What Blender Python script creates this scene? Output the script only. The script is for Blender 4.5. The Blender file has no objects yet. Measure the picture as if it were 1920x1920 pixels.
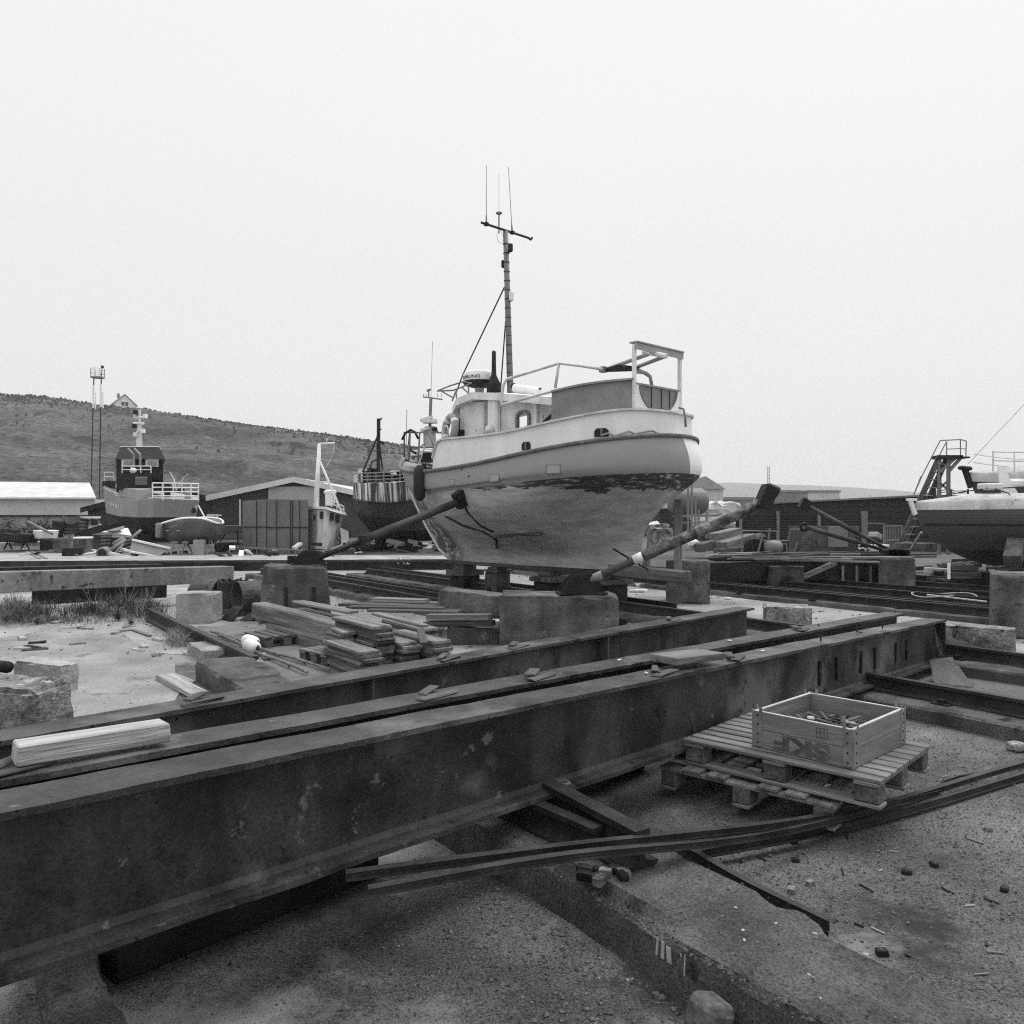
import bpy, bmesh, math, random
from mathutils import Vector, Matrix, noise
random.seed(7)
R = math.radians
sc = bpy.context.scene
col = sc.collection
# ------------------------------------------------------------------ camera
F, CX, HY, EYE = 1500.0, 960.0, 962.0, 1.65
cam = bpy.data.cameras.new("camera"); cam.sensor_width = 36; cam.lens = 36*F/1920
cam.shift_y = (HY-960)/1920
cam.clip_start = 0.05; cam.clip_end = 8000
co = bpy.data.objects.new("camera", cam); col.objects.link(co)
co.location = (0, 0, EYE); co.rotation_euler = (R(90), 0, 0); sc.camera = co
# ------------------------------------------------------------------ world: overcast
SUN_AZ, SUN_EL = 52.0, 60.0       # azimuth clockwise from +Y (view direction)
w = bpy.data.worlds.new("World"); sc.world = w; w.use_nodes = True
nt = w.node_tree; nt.nodes.clear()
o_ = nt.nodes.new("ShaderNodeOutputWorld"); b_ = nt.nodes.new("ShaderNodeBackground")
sk = nt.nodes.new("ShaderNodeTexSky"); sk.sky_type = 'NISHITA'; sk.sun_disc = False
sk.sun_elevation = R(SUN_EL); sk.sun_rotation = R(SUN_AZ); sk.dust_density = 6; sk.air_density = 1
bw = nt.nodes.new("ShaderNodeRGBToBW")
tcw = nt.nodes.new("ShaderNodeTexCoord"); sx = nt.nodes.new("ShaderNodeSeparateXYZ")
rp = nt.nodes.new("ShaderNodeValToRGB")
rp.color_ramp.elements[0].position = 0.0; rp.color_ramp.elements[0].color = (.80, .80, .80, 1)
rp.color_ramp.interpolation = 'EASE'
rp.color_ramp.elements[0].color = (.40, .40, .40, 1)
rp.color_ramp.elements[1].position = 1.0; rp.color_ramp.elements[1].color = (1, 1, 1, 1)
for p_, v_ in ((.22, .43), (.52, .455), (.78, .78)):
    e = rp.color_ramp.elements.new(p_); e.color = (v_, v_, v_, 1)
ns = nt.nodes.new("ShaderNodeTexNoise"); ns.inputs['Scale'].default_value = 1.6; ns.inputs['Detail'].default_value = 3
mr = nt.nodes.new("ShaderNodeMapRange"); mr.inputs[3].default_value = 20.6; mr.inputs[4].default_value = 21.8
mu = nt.nodes.new("ShaderNodeMath"); mu.operation = 'MULTIPLY'
mx = nt.nodes.new("ShaderNodeMix"); mx.data_type = 'FLOAT'; mx.inputs[0].default_value = .92
L = nt.links.new
L(sk.outputs[0], bw.inputs[0]); L(tcw.outputs['Generated'], sx.inputs[0]); L(sx.outputs[2], rp.inputs[0])
L(tcw.outputs['Generated'], ns.inputs['Vector']); L(ns.outputs[0], mr.inputs[0])
L(rp.outputs[0], mu.inputs[0]); L(mr.outputs[0], mu.inputs[1])
L(bw.outputs[0], mx.inputs[2]); L(mu.outputs[0], mx.inputs[3])
L(mx.outputs[0], b_.inputs[0]); b_.inputs[1].default_value = 0.1
L(b_.outputs[0], o_.inputs[0])
sl = bpy.data.lights.new("sun", 'SUN'); sl.energy = 1.7; sl.angle = R(20); sl.color = (1, 1, 1)
so = bpy.data.objects.new("sun", sl); col.objects.link(so)
_d = Vector((math.sin(R(SUN_AZ))*math.cos(R(SUN_EL)), math.cos(R(SUN_AZ))*math.cos(R(SUN_EL)), math.sin(R(SUN_EL))))
so.rotation_euler = (-_d).to_track_quat('-Z', 'Y').to_euler(); so.location = (0, 0, 60)
sc.view_settings.view_transform = 'Standard'; sc.view_settings.look = 'None'
sc.view_settings.exposure = 0.0; sc.view_settings.gamma = 1.0
sc.cycles.use_denoising = False; sc.cycles.filter_width = 1.15
sc.cycles.max_bounces = 6; sc.cycles.volume_bounces = 1
# ------------------------------------------------------------------ helpers
def W(px, py, Y): return Vector(((px-CX)/F*Y, Y, EYE-(py-HY)/F*Y))
def G(px, py, z=0.0): return W(px, py, (EYE-z)*F/(py-HY))
V = Vector
MATS = {}
def mat(name, lo, hi, scale=3, rough=.8, bump=.25, bscale=None, stretch=(1,1,1), metal=0, spots=None, streak=0, grain=.25, wave=None, p0=.34, p1=.68, spec=.18):
    if name in MATS: return MATS[name]
    m = bpy.data.materials.new(name); m.use_nodes = True; MATS[name] = m
    t = m.node_tree; N = t.nodes; K = t.links.new; bs = N['Principled BSDF']
    tc = N.new("ShaderNodeTexCoord"); oi = N.new("ShaderNodeObjectInfo")
    ml = N.new("ShaderNodeMath"); ml.operation = 'MULTIPLY'; ml.inputs[1].default_value = 37.0; K(oi.outputs['Random'], ml.inputs[0])
    ad = N.new("ShaderNodeVectorMath"); ad.operation = 'ADD'; K(tc.outputs['Object'], ad.inputs[0]); K(ml.outputs[0], ad.inputs[1])
    mp = N.new("ShaderNodeMapping"); mp.inputs['Scale'].default_value = stretch; K(ad.outputs[0], mp.inputs[0])
    def nz(s, d=8, src=mp, r=.6):
        n = N.new("ShaderNodeTexNoise"); n.inputs['Scale'].default_value = s; n.inputs['Detail'].default_value = d
        n.inputs['Roughness'].default_value = r; K(src.outputs[0], n.inputs['Vector']); return n
    def rmp(src, a, b, ca, cb):
        r = N.new("ShaderNodeMapRange"); r.inputs[1].default_value = a; r.inputs[2].default_value = b
        r.inputs[3].default_value = ca; r.inputs[4].default_value = cb; K(src.outputs[0], r.inputs[0]); return r
    def mul(a, b, op='MULTIPLY'):
        q = N.new("ShaderNodeMath"); q.operation = op; K(a.outputs[0], q.inputs[0])
        if isinstance(b, (int, float)): q.inputs[1].default_value = b
        else: K(b.outputs[0], q.inputs[1])
        return q
    def mixf(f, a, b):
        q = N.new("ShaderNodeMix"); q.data_type = 'FLOAT'; K(f.outputs[0], q.inputs[0])
        for i, v in ((2, a), (3, b)):
            if isinstance(v, (int, float)): q.inputs[i].default_value = v
            else: K(v.outputs[0], q.inputs[i])
        return q
    c = rmp(nz(scale), p0, p1, lo, hi)
    bscale = bscale or scale*14
    fine = nz(bscale, 6)
    c = mul(c, rmp(fine, .3, .7, 1-grain, 1+grain))
    ri = rmp(oi, 0, 1, .88, 1.12); K(oi.outputs['Random'], ri.inputs[0]); c = mul(c, ri)
    if streak:
        ms = N.new("ShaderNodeMapping"); ms.inputs['Scale'].default_value = (4.5, 4.5, .6); K(ad.outputs[0], ms.inputs[0])
        c = mul(c, rmp(nz(1.0, 4, ms), .42, .62, 1.0, 1.0-streak))
    if spots:
        for (v, s, th, sft) in spots:
            c = mixf(rmp(nz(s, 8, ad, .65), th, th+sft, 0, 1), c, v)
    if wave:   # (axis, scale, strength)
        wv = N.new("ShaderNodeTexWave"); wv.bands_direction = wave[0]; wv.inputs['Scale'].default_value = wave[1]; K(tc.outputs['Object'], wv.inputs[0])
    bp = N.new("ShaderNodeBump"); bp.inputs['Strength'].default_value = bump; bp.inputs['Distance'].default_value = .02
    h = fine
    if wave:
        h = mul(mul(wv, wave[2]), fine, 'ADD'); c = mul(c, rmp(wv, 0, .25, .55, 1.0))
    K(h.outputs[0], bp.inputs['Height']); K(bp.outputs[0], bs.inputs['Normal'])
    K(c.outputs[0], bs.inputs['Base Color'])
    rr = rmp(fine, .3, .7, max(.05, rough-.12), min(1, rough+.1)); K(rr.outputs[0], bs.inputs['Roughness'])
    bs.inputs['Metallic'].default_value = metal; bs.inputs['Specular IOR Level'].default_value = spec
    return m
class MB:
    def __init__(s): s.v = []; s.f = []
    def add(s, vs, fs):
        n = len(s.v); s.v += [tuple(x) for x in vs]; s.f += [tuple(i+n for i in q) for q in fs]; return s
    def hexa(s, c):      # 8 corners: bottom ring 0-3, top ring 4-7
        return s.add(c, [(3,2,1,0),(4,5,6,7),(0,1,5,4),(1,2,6,5),(2,3,7,6),(3,0,4,7)])
    def box(s, c, d, rz=0, rx=0, ry=0):
        m = Matrix.Rotation(rz, 3, 'Z') @ Matrix.Rotation(ry, 3, 'Y') @ Matrix.Rotation(rx, 3, 'X')
        k = [(-1,-1,-1),(1,-1,-1),(1,1,-1),(-1,1,-1),(-1,-1,1),(1,-1,1),(1,1,1),(-1,1,1)]
        return s.hexa([V(c)+m@V((a*d[0]/2, b*d[1]/2, e*d[2]/2)) for a,b,e in k])
    def bx(s, a, b):     # min/max corners
        return s.box([(a[i]+b[i])/2 for i in range(3)], [abs(b[i]-a[i]) for i in range(3)])
    def bar(s, p, q, w, h=None, up=(0,0,1)):
        h = h or w; p = V(p); q = V(q); x = (q-p).normalized(); y = V(up).cross(x)
        if y.length < .01: y = V((0,1,0)).cross(x)
        y.normalize(); z = x.cross(y)
        return s.hexa([e + y*a*w/2 + z*b*h/2 for e, a, b in ((p,-1,-1),(q,-1,-1),(q,1,-1),(p,1,-1),(p,-1,1),(q,-1,1),(q,1,1),(p,1,1))])
    def tube(s, pts, r, n=8, cap=True):
        pts = [V(p) for p in pts]; rs = r if isinstance(r, (list, tuple)) else [r]*len(pts)
        rings = []; prev = None
        for i, p in enumerate(pts):
            d = (pts[min(i+1, len(pts)-1)]-pts[max(i-1, 0)]).normalized()
            if prev is None:
                a = d.orthogonal().normalized()
            else:
                a = (prev - d*prev.dot(d)).normalized()
            prev = a; b = d.cross(a)
            rings.append([p+(a*math.cos(2*math.pi*k/n)+b*math.sin(2*math.pi*k/n))*rs[i] for k in range(n)])
        vs = [x for g in rings for x in g]; fs = []
        for i in range(len(pts)-1):
            for k in range(n): fs.append((i*n+k, i*n+(k+1)%n, (i+1)*n+(k+1)%n, (i+1)*n+k))
        if cap: fs += [tuple(range(n-1, -1, -1)), tuple((len(pts)-1)*n+k for k in range(n))]
        return s.add(vs, fs)
    def prism(s, prof, p, q, up=(0,0,1)):   # closed profile [(y,z)] swept p->q
        p = V(p); q = V(q); x = (q-p).normalized(); y = V(up).cross(x).normalized(); z = x.cross(y); n = len(prof)
        vs = [p+y*a+z*b for a, b in prof]+[q+y*a+z*b for a, b in prof]
        return s.add(vs, [tuple(range(n-1,-1,-1)), tuple(range(n, 2*n))]+[(i,(i+1)%n,n+(i+1)%n,n+i) for i in range(n)])
    def lathe(s, prof, c, n=16, axis=(0,0,1)):
        q = V(axis).to_track_quat('Z', 'Y'); vs = []; m = len(prof)
        for r, z in prof:
            for k in range(n): vs.append(V(c)+q@V((r*math.cos(2*math.pi*k/n), r*math.sin(2*math.pi*k/n), z)))
        fs = [(i*n+k, i*n+(k+1)%n, (i+1)*n+(k+1)%n, (i+1)*n+k) for i in range(m-1) for k in range(n)]
        fs += [tuple(range(n-1,-1,-1)), tuple((m-1)*n+k for k in range(n))]
        return s.add(vs, fs)
    def torus(s, c, Rr, r, axis, n=28, m=10):
        q = V(axis).to_track_quat('Z', 'Y'); vs = []
        for i in range(n):
            a = 2*math.pi*i/n
            for k in range(m):
                b = 2*math.pi*k/m; vs.append(V(c)+q@V(((Rr+r*math.cos(b))*math.cos(a), (Rr+r*math.cos(b))*math.sin(a), r*math.sin(b))))
        return s.add(vs, [(i*m+k, ((i+1)%n)*m+k, ((i+1)%n)*m+(k+1)%m, i*m+(k+1)%m) for i in range(n) for k in range(m)])
    def build(s, name, m, parent=None, bev=0, smooth=False, fix=True):
        me = bpy.data.meshes.new(name); me.from_pydata(s.v, [], s.f)
        bm = bmesh.new(); bm.from_mesh(me)
        if fix: bmesh.ops.recalc_face_normals(bm, faces=bm.faces)
        if bev:
            ed = [e for e in bm.edges if len(e.link_faces) == 2 and e.calc_face_angle(0) > .5]
            bmesh.ops.bevel(bm, geom=ed, offset=bev, segments=1, affect='EDGES', profile=.5)
        bm.to_mesh(me); bm.free()
        if smooth: me.polygons.foreach_set('use_smooth', [True]*len(me.polygons))
        me.materials.append(m)
        o = bpy.data.objects.new(name, me); col.objects.link(o)
        if parent: o.parent = parent
        return o
def tag(o, label, cat, group=None):
    o['label'] = label; o['category'] = cat
    if group: o['group'] = group
    return o
def thing(name, label, cat, loc=(0,0,0), rz=0, group=None):
    o = bpy.data.objects.new(name, None); col.objects.link(o); o.empty_display_size = .2
    o.location = loc; o.rotation_euler = (0, 0, rz); return tag(o, label, cat, group)
def struct(name, mb, m, kind='structure', **k):
    o = mb.build(name, m, **k); o['kind'] = kind; return o
def rebase(root):           # parts were built in world coordinates: shift their vertices to the root's frame
    inv = (Matrix.Translation(root.location) @ root.rotation_euler.to_matrix().to_4x4()).inverted()
    for c in root.children:
        c.data.transform(inv)
        for d in c.children: d.data.transform(inv)
    return root
def loose(o, loc=None):     # single-mesh world-built thing: move its origin to its base
    c = [v.co for v in o.data.vertices]; 
    l = V(loc) if loc else V((sum(v.x for v in c)/len(c), sum(v.y for v in c)/len(c), min(v.z for v in c)))
    o.data.transform(Matrix.Translation(-l)); o.location = l; return o
def frame(p, q, up=(0,0,1)):
    p = V(p); q = V(q); x = (q-p).normalized(); y = V(up).cross(x)
    if y.length < .01: y = V((0,1,0))
    y.normalize(); z = x.cross(y)
    m = Matrix((x, y, z)).transposed().to_4x4(); m.translation = (p+q)/2; return m
def stick(name, label, cat, p, q, w, h, m, group=None, bev=.004, up=(0,0,1), parent=None, jag=0):
    l = (V(q)-V(p)).length; mb = MB().box((0,0,0), (l, w, h))
    if jag:
        mb.v = [(x+random.uniform(-jag, jag), y+random.uniform(-jag, jag)*.3, z+random.uniform(-jag, jag)*.3) for x, y, z in mb.v]
    o = mb.build(name, m, bev=bev); o.matrix_world = frame(p, q, up)
    if label: tag(o, label, cat, group)
    return o
def rough(size, cuts=10, amp=.02, chip=.06, seed=0, nsc=3.0):
    bm = bmesh.new(); bmesh.ops.create_cube(bm, size=1)
    bmesh.ops.subdivide_edges(bm, edges=bm.edges[:], cuts=cuts, use_grid_fill=True)
    S = V(size)
    for v in bm.verts:
        p = V((v.co.x*S.x, v.co.y*S.y, v.co.z*S.z)); q = p+V((seed*7.3, seed*3.1, seed*1.7))
        ed = sum(1 for i in range(3) if abs(abs(v.co[i])-.5) < .02)
        n = p.copy(); n.x /= S.x; n.y /= S.y; n.z /= S.z
        d = noise.fractal(q*nsc, 1.0, 2.0, 4)*amp + noise.noise(q*nsc*6)*amp*.35
        if ed >= 2:
            c = max(0, noise.noise(q*2.3)+.25)*chip*(1 if ed == 2 else 1.6)
            dr = V([(-1 if n[i] > 0 else 1) if abs(abs(v.co[i])-.5) < .02 else 0 for i in range(3)])
            p += dr*c*.6
        dirn = V([math.copysign(1, n[i]) if abs(abs(v.co[i])-.5) < .02 else 0 for i in range(3)])
        if dirn.length: p += dirn.normalized()*d
        v.co = p
    me = bpy.data.meshes.new("block"); bm.to_mesh(me); bm.free(); return me
def block(name, label, cat, c, size, m, rz=0, rx=0, ry=0, cuts=10, amp=.012, chip=.05, seed=0, group=None, parent=None):
    me = rough(size, cuts, amp, chip, seed); me.materials.append(m); me.name = name
    o = bpy.data.objects.new(name, me); col.objects.link(o)
    o.location = c; o.rotation_euler = (rx, ry, rz)
    if parent: o.parent = parent
    elif label: tag(o, label, cat, group)
    return o
def text(name, s, size, m, mtx, parent=None, ext=.002, sx_=1.0, off=0.0):
    cu = bpy.data.curves.new(name, 'FONT'); cu.body = s; cu.size = size; cu.extrude = ext; cu.offset = off; cu.align_x = 'CENTER'; cu.align_y = 'CENTER'
    to = bpy.data.objects.new(name, cu); col.objects.link(to)
    dg = bpy.context.evaluated_depsgraph_get(); me = bpy.data.meshes.new_from_object(to.evaluated_get(dg))
    bpy.data.objects.remove(to); me.materials.clear(); me.materials.append(m); me.transform(Matrix.Diagonal((sx_,1,1,1)))
    me.transform(mtx); o = bpy.data.objects.new(name, me); col.objects.link(o)
    if parent: o.parent = parent
    return o
def interp(tab, x):
    if x <= tab[0][0]: return tab[0][1]
    for (a, va), (b, vb) in zip(tab, tab[1:]):
        if x <= b:
            t = (x-a)/(b-a); return va+(vb-va)*t
    return tab[-1][1]
def sinterp(tab, x):   # smooth (Catmull-Rom)
    n = len(tab)
    if x <= tab[0][0]: return tab[0][1]
    if x >= tab[-1][0]: return tab[-1][1]
    for i in range(n-1):
        if x <= tab[i+1][0]:
            x0, y0 = tab[i]; x1, y1 = tab[i+1]; h = x1-x0; t = (x-x0)/h
            m0 = (y1-tab[i-1][1])/(x1-tab[i-1][0])*h if i else (y1-y0)
            m1 = (tab[i+2][1]-y0)/(tab[i+2][0]-x0)*h if i+2 < n else (y1-y0)
            return (2*t**3-3*t*t+1)*y0+(t**3-2*t*t+t)*m0+(-2*t**3+3*t*t)*y1+(t**3-t*t)*m1
def hull(levels, N=56, sub=4, deck=True, decklow=.03):
    """levels: list of (u_bow, u_stern, zfun(u), bmax, pb, sm, qs); returns MB in (aft, port(-v), z) coordinates"""
    K = len(levels); grid = []
    for i in range(N+1):
        s = .5-.5*math.cos(math.pi*i/N); row = []
        for (ub, us, zf, bm_, pb, sm, qs) in levels:
            u = ub+(us-ub)*s
            f = 1-(1-min(s/.45, 1))**pb
            if s > sm: f *= max(0, 1-((s-sm)/(1-sm))**qs)**.5 if qs > 0 else 1-((s-sm)/(1-sm))*(-qs)
            row.append((u, max(bm_*f, .012), zf(u)))
        out = []
        for k in range(K-1):
            for j in range(sub):
                t = k+j/sub; out.append([sinterp([(q, row[q][c]) for q in range(K)], t) for c in range(3)])
        out.append(list(row[-1])); grid.append(out)
    mb = MB(); Q = len(grid[0])
    for sgn in (-1, 1):
        vs = [(u, sgn*max(b, .01), z) for r in grid for (u, b, z) in r]
        fs = [(i*Q+k, (i+1)*Q+k, (i+1)*Q+k+1, i*Q+k+1) for i in range(N) for k in range(Q-1)]
        mb.add(vs, fs)
    # deck, keel bottom, stern strip
    def strip(rows): 
        for (a, b) in zip(rows, rows[1:]): mb.add([a[0], a[1], b[1], b[0]], [(0,1,2,3)])
    if deck: strip([((r[0][0], -r[0][1]*.99, r[0][2]-decklow), (r[0][0], r[0][1]*.99, r[0][2]-decklow)) for r in grid])
    strip([((r[-1][0], -r[-1][1], r[-1][2]), (r[-1][0], r[-1][1], r[-1][2])) for r in grid])
    strip([((q[0], -q[1], q[2]), (q[0], q[1], q[2])) for q in grid[-1]])
    strip([((q[0], -q[1], q[2]), (q[0], q[1], q[2])) for q in grid[0]])
    return mb, grid
def frange(a, b, n): return [a+(b-a)*i/(n-1) for i in range(n)]
# ------------------------------------------------------------------ materials
m_steel = mat('rusty_steel', .022, .085, 2.4, rough=.42, bump=.35, bscale=90, grain=.4, streak=.35, spots=[(.14, .9, .57, .10), (.012, 3.2, .57, .08), (.13, 9, .64, .04), (.008, 22, .64, .03)])
m_steel2 = mat('rusty_steel_light', .05, .14, 2.5, rough=.6, bump=.4, streak=.35, spots=[(.02, 6, .6, .05)])
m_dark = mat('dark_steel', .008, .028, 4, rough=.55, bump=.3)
m_rail = mat('rail_steel', .014, .048, 4, rough=.45, bump=.4)
m_conc = mat('weathered_concrete', .055, .19, 2.6, rough=.9, bump=.9, bscale=55, streak=.3, grain=.35, spots=[(.05, 7, .60, .08), (.28, 5, .62, .1), (.03, 26, .64, .03)])
m_concl = mat('pale_concrete', .24, .42, 2.2, rough=.9, bump=.6, bscale=60, spots=[(.1, 14, .64, .04), (.5, 20, .68, .03)])
m_concd = mat('dark_concrete', .055, .15, 3, rough=.9, bump=1.0, bscale=90, grain=.6, spots=[(.3, 30, .66, .03), (.02, 4, .6, .1), (.02, 40, .62, .03), (.24, 6, .64, .04)])
m_concr = mat('broken_concrete', .10, .34, 7, rough=.95, bump=1.0, bscale=40, grain=.5, spots=[(.5, 16, .63, .03), (.04, 9, .6, .03)])
m_wood = mat('grey_wood', .09, .25, 3, rough=.85, bump=.5, bscale=26, stretch=(.35, 5, 5), grain=.35, spots=[(.07, 7, .64, .06)])
m_woodl = mat('bleached_wood', .20, .50, 3, rough=.85, bump=.5, bscale=22, stretch=(.3, 6, 6), grain=.3)
m_woodd = mat('old_dark_wood', .05, .13, 3, rough=.85, bump=.5, bscale=26, stretch=(.35, 5, 5), grain=.4)
m_crate = mat('crate_wood', .13, .25, 2.4, rough=.75, bump=.25, bscale=22, stretch=(.4, 1, 5), grain=.2, spots=[(.1, 9, .66, .05)])
m_cover = mat('weathered_cover', .36, .52, 2.5, rough=.8, bump=.2, streak=.2, spots=[(.12, 4, .64, .05)])
m_woodm = mat('dull_wood_blocks', .06, .15, 5, rough=.9, bump=.5, bscale=40, grain=.4)
m_edge = mat('pale_edge_wood', .36, .55, 6, rough=.8, bump=.1)
m_galv = mat('galvanised_steel', .14, .26, 8, rough=.45, bump=.1)
m_white = mat('white_paint', .74, .84, 1.6, rough=.5, bump=.08, streak=.07, grain=.05, spots=[(.35, 5, .72, .04)])
m_whiteg = mat('worn_white_paint', .58, .8, 2.5, rough=.6, bump=.15, streak=.18, grain=.1, spots=[(.12, 4, .66, .04)])
m_grey = mat('grey_paint', .26, .34, 2, rough=.55, bump=.1, grain=.1)
m_mid = mat('mid_grey_paint', .16, .22, 2, rough=.5, bump=.1, grain=.1)
m_black = mat('black_paint', .010, .022, 3, rough=.45, bump=.1)
m_rubber = mat('dark_rubber', .02, .035, 5, rough=.6, bump=.1)
m_glass = mat('dark_glass', .02, .05, 1.2, rough=.12, bump=0, grain=0)
m_canvas = mat('grey_canvas', .20, .29, 3, rough=.9, bump=.3, bscale=120, grain=.18)
m_rope = mat('rope', .25, .5, 20, rough=.9, bump=.5)
m_foam = mat('white_foam', .62, .82, 5, rough=.7, bump=.25, spots=[(.3, 8, .68, .04)])
# ------------------------------------------------------------------ ground, concrete sheets, tracks
m_ground = mat('dark_yard_ground', .06, .22, .9, rough=.9, bump=1.0, bscale=110, grain=.8, spots=[(.30, 75, .63, .03), (.25, 2.1, .56, .12), (.012, 45, .59, .04), (.05, 1.1, .58, .08), (.30, .45, .53, .08), (.42, 120, .68, .02)], spec=.1)
m_yard = mat('pale_yard_concrete', .17, .34, .8, rough=.9, bump=.6, bscale=50, grain=.25, spots=[(.10, 1.7, .60, .06), (.06, 13, .68, .03)])
m_slab = mat('sandy_concrete', .20, .36, 1.3, rough=.95, bump=.6, bscale=60, grain=.3, spots=[(.13, 2.3, .6, .08), (.48, 17, .68, .03)])
mb = MB(); mb.add([(-3000,-60,0),(3000,-60,0),(3000,3300,0),(-3000,3300,0)], [(0,1,2,3)])
struct('ground', mb, m_ground, fix=False)
def sheet(name, pts, z, m, dens=0):
    mb = MB(); mb.add([(p[0], p[1], z) for p in pts], [tuple(range(len(pts)))]); return struct(name, mb, m, fix=False)
def wob(pts, a=.06, step=.5):
    out = []
    for i in range(len(pts)):
        p = V(pts[i]); q = V(pts[(i+1) % len(pts)]); n = max(1, int((q-p).length/step))
        for k in range(n):
            c = p+(q-p)*k/n; out.append((c.x+random.uniform(-a, a), c.y+random.uniform(-a, a)))
    return out
sheet('concrete_yard', wob([(-60, 9.7), (-5.5, 9.7), (-2.6, 9.0), (1.5, 8.9), (4.6, 9.5), (12, 8.9), (40, 9), (45, 60), (-60, 60)]), .004, m_yard)
sheet('concrete_pad', wob([(-7.5, 9.9), (-5.8, 11.6), (-3.1, 7.8), (-2.55, 5.2), (-6, 4.7), (-9, 6)]), .009, m_slab)
sheet('concrete_pavement', wob([(-4.6, 11.6), (-1.0, 11.6), (-.6, 8.2), (-2.0, 7.2), (-2.9, 7.6)]), .013, mat('mid_pavement', .10, .2, 1.4, rough=.9, bump=.6, bscale=60, grain=.3))
sheet('asphalt', wob([(3.2, 7.9), (9, 8.4), (12, 5.5), (4.6, 5.2)]), .006, mat('wet_ground', .07, .14, 1.2, rough=.8, bump=.8, bscale=60, grain=.35))
NR, DR = V((.814, .581, 0)), V((-.581, .814, 0))
def OT(o, t, z=0): return NR*o+DR*t+V((0, 0, z))
RAIL = [(-.065,0),(.065,0),(.065,.012),(.012,.03),(.01,.1),(.034,.108),(.034,.135),(-.034,.135),(-.034,.108),(-.01,.1),(-.012,.03),(-.065,.012)]
def bed(o, t0, t1, wd, h, seed, m=None, name='concrete_track_bed', cuts=None):
    n = 1
    me = rough((t1-t0, wd, h*2), 3, .0, .0, seed)
    bm = bmesh.new(); bm.from_mesh(me)
    bm2 = bmesh.new()
    K_ = name == 'concrete_kerb'; nx = int((t1-t0)/(.035 if K_ else .12))
    prof = [(-.5, -1), (-.5, -.3), (-.5, .8), (-.47, .97), (-.3, 1), (0, 1), (.3, 1), (.47, .97), (.5, .8), (.5, -.3), (.5, -1)]
    mb = MB(); vs = []
    for i in range(nx+1):
        x = (t1-t0)*i/nx
        for (a, b) in prof:
            k = noise.fractal(V((x*1.7+seed*9, a*5, b*3+seed)), 1, 2, 4)
            edge = abs(a) > .4 and b > .5
            ch = max(0, noise.noise(V((x*1.1+seed*5, a, 0)))-.05)*.28 if edge else 0
            if K_ and abs(a) > .2 and b > -.5: ch += max(0, noise.fractal(V((x*4+seed, a*3, b*2)), 1, 2, 4)+.05)*(.07 if edge else .012)
            vs.append((x, a*wd+k*.02-math.copysign(ch*.5, a), b*h+(k*.012 if b > 0 else 0)-ch*h*1.2))
    P = len(prof)
    mb.add(vs, [(i*P+k, (i+1)*P+k, (i+1)*P+k+1, i*P+k+1) for i in range(nx) for k in range(P-1)])
    mb.add([vs[k] for k in range(P)], [tuple(range(P))]); mb.add([vs[nx*P+k] for k in range(P)], [tuple(range(P))])
    bm.free(); bm2.free(); bpy.data.meshes.remove(me)
    ob = mb.build(name, m or m_concd, smooth=False); ob['kind'] = 'structure'
    p = OT(o, t0); ob.location = (p.x, p.y, 0); ob.rotation_euler = (0, 0, math.atan2(DR.y, DR.x))
    return ob
PLATE = []
def rail(o, t0, t1, z, label, group='slipway rails', plates=True, w=1.0):
    root = thing('slipway_rail', label, 'rail', OT(o, t0, z), math.atan2(DR.y, DR.x), group)
    MB().prism([(a*w, b*w) for a, b in RAIL], (0,0,0), (t1-t0,0,0)).build('rail_bar', m_rail, root)
    if plates:
        k = .6
        while k < t1-t0:
            if not PLATE: PLATE.append(MB().box((0, .0, .008), (.14, .30, .015)).box((0, .10, .03), (.05, .06, .03)).box((0, -.10, .03), (.05, .06, .03)).build('fixing_plate', m_dark, root))
            else:
                c_ = PLATE[0].copy(); col.objects.link(c_); c_.parent = root; PLATE.append(c_)
            PLATE[-1].location = (k, 0, 0); k += 1.1 if o < 9 else 1.6
    return root
bed(2.3, -3.2, 8.2, .54, .2, 1, name='concrete_kerb')
bed(.36, -2, 6.5, .18, .14, 5, name='concrete_kerb')
bed(6.55, -2.5, 20.5, .5, .12, 3); bed(8.65, -2.5, 19, .55, .12, 4)
bed(7.5, 7, 20, .4, .07, 8, m=m_conc)
bed(9.7, 8, 19.8, .35, .06, 9, m=m_conc)
m_bedr = mat('track_bed_concrete', .05, .14, 2, rough=.9, bump=.8, bscale=50)
for k, (o, wd) in enumerate(((12.85, .6), (14.3, .5), (15.4, .45), (16.6, .5), (18.2, .5))):
    bed(o, -7, (22.4-.581*o)/.814, wd, .1, 11+k, m=m_bedr)
rail(6.6, 2.6, 20.2, .12, 'near rail crossing behind the keel blocks and ending right of the pallet crate')
rail(8.75, -2, 18.6, .12, 'rail passing under the middle of the beached boat keel')
rail(7.35, 8, 19.8, .07, 'thin rail left of the boat between two wider track beds')
rail(7.65, 8, 19.8, .07, 'thin rail twinned beside the rail left of the boat')
rail(9.7, 9, 19.6, .06, 'short rail behind the bow keel block')
for k, (o, s) in enumerate(((12.75, 'nearest'), (13.0, 'second'), (14.3, 'third'), (15.4, 'fourth'), (16.6, 'fifth'), (18.2, 'farthest'))):
    rail(o, -6.5, (22.2-.581*o)/.814, .1, '%s dark rail of the tracks right of the boat under the steel frame' % s)
r_ = rail(2.6, 8.15, 13.2, .03, 'rusty rail curving out of the weeds beside the pale concrete pad', plates=False, w=1.2)
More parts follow.
